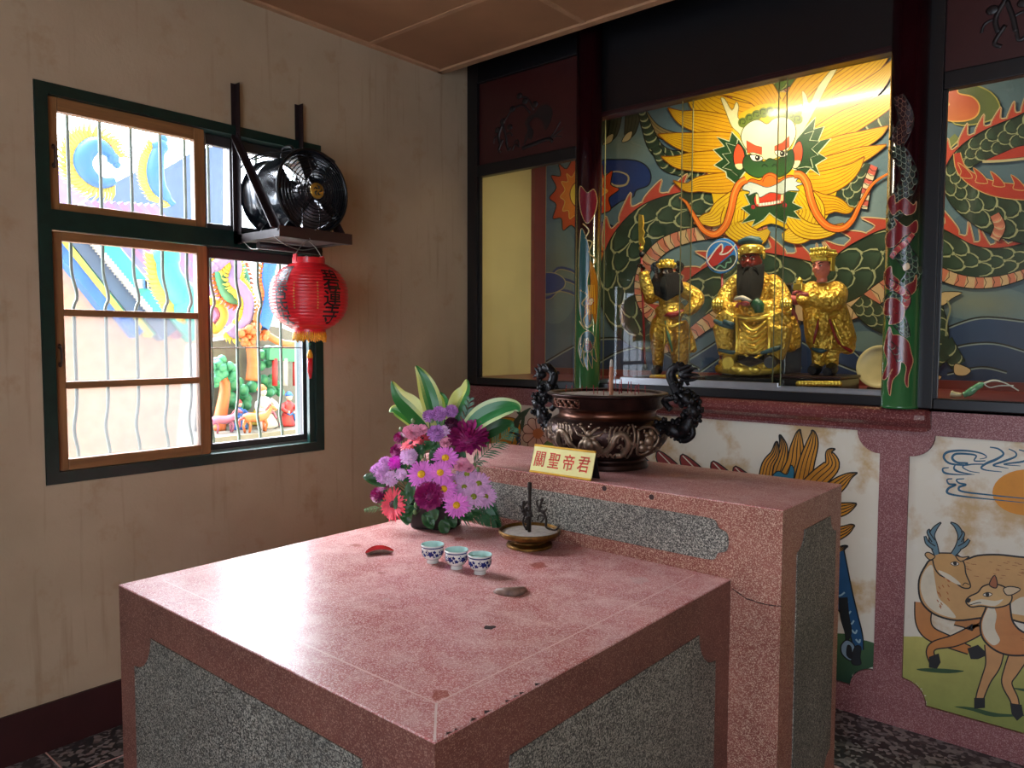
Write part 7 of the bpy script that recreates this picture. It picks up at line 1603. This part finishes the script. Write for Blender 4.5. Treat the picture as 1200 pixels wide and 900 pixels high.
# green ceramic piece lying inside the right hand glass
g0 = hit(1140, 459, 'y', .09); ge = empty('ceramic_ornament', (g0.x, .09, AZ))
def GP(u, v, dy=0): p = hit(u, v, 'y', .09-dy); return (p.x-g0.x, -dy, max(.012, p.z-AZ))
m = MB(); m.tube(crom([GP(1129, 465), GP(1136, 460), GP(1144, 454), GP(1153, 449)], 5), [.011]*4+[.014]*5+[.012]*5+[.006]*2, 10); m.build('body', simple('jade_green_glaze', RGB(110, 176, 140), .2, coat=.4), ge)
m = MB(); m.tube(crom([GP(1152, 450), GP(1164, 446), GP(1178, 449), GP(1194, 458)], 6), [.004]*10+[.0025]*9, 7); m.tube(crom([GP(1153, 450), GP(1160, 454), GP(1172, 452), GP(1188, 452)], 6), .0025, 7); m.build('whiskers', m_china, ge)
m = MB(); m.tube(crom([GP(1114, 461), GP(1119, 463), GP(1127, 466)], 5), [.010, .014, .013, .012, .012, .011, .01, .01, .009, .008, .007], 10); m.build('pale_tip', simple('cream_glaze', RGB(222, 210, 170), .25), ge)
tag(ge, 'jade green ceramic ornament with pale whiskers lying behind the right glass screen', 'ornament')
# =================================================================== light, sky, camera
w = bpy.data.worlds.new('overcast_sky'); SC.world = w; w.use_nodes = True
nt = w.node_tree; bg = nt.nodes['Background']; bg.inputs['Strength'].default_value = 1.0
# thin overcast: pale blue dome with a broad bright patch where the sun stands behind the clouds, on the window side
tc = nt.nodes.new('ShaderNodeTexCoord'); nm = nt.nodes.new('ShaderNodeVectorMath'); nm.operation = 'NORMALIZE'; dp = nt.nodes.new('ShaderNodeVectorMath'); dp.operation = 'DOT_PRODUCT'
SUN = V((-1, -.1, 1.15)).normalized(); dp.inputs[1].default_value = SUN
nt.links.new(tc.outputs['Generated'], nm.inputs[0]); nt.links.new(nm.outputs[0], dp.inputs[0])
rp = nt.nodes.new('ShaderNodeValToRGB'); el = rp.color_ramp.elements; rp.color_ramp.interpolation = 'EASE'
SKB, SKG = 2.4, 25.0
el[0].position = .55; el[0].color = (.76*SKB, .88*SKB, 1.05*SKB, 1); el[1].position = 1.0; el[1].color = (SKG*.93, SKG*.98, SKG*1.06, 1)
nt.links.new(dp.outputs['Value'], rp.inputs['Fac']); nt.links.new(rp.outputs['Color'], bg.inputs['Color'])
def portal(name, loc, rot, sx, sy):
    l = bpy.data.lights.new(name, 'AREA'); l.shape = 'RECTANGLE'; l.size = sx; l.size_y = sy; l.cycles.is_portal = True
    o = bpy.data.objects.new(name, l); o.location = loc; o.rotation_euler = rot; COL.objects.link(o); return o
portal('window_portal', (-.24, (WY0+WY1)/2, (WZ0+WZ1)/2), (0, R(-90), 0), WZ1-WZ0, WY1-WY0)
portal('doorway_portal', ((DX0+DX1)/2, RY0-.22, DZ1/2), (R(90), 0, 0), DX1-DX0, DZ1)
cd = bpy.data.cameras.new('camera'); cam = bpy.data.objects.new('camera', cd); COL.objects.link(cam)
cd.sensor_fit = 'HORIZONTAL'; cd.sensor_width = 36; cd.lens = 36*CAMP['f']/1200; cd.clip_start = .02; cd.clip_end = 200
mw = M4((RT, UP, -FW)).transposed().to_4x4(); mw.translation = CAM; cam.matrix_world = mw
SC.camera = cam
vs_ = SC.view_settings; vs_.view_transform = 'Standard'; vs_.look = 'None'; vs_.gamma = 1; vs_.use_curve_mapping = False
vs_.exposure = 1.36
SC.cycles.use_denoising = True
SC.cycles.max_bounces = 8; SC.cycles.diffuse_bounces = 4; SC.cycles.glossy_bounces = 4; SC.cycles.transmission_bounces = 8; SC.cycles.transparent_max_bounces = 12
SC.cycles.caustics_reflective = False; SC.cycles.caustics_refractive = False; SC.cycles.sample_clamp_indirect = 6
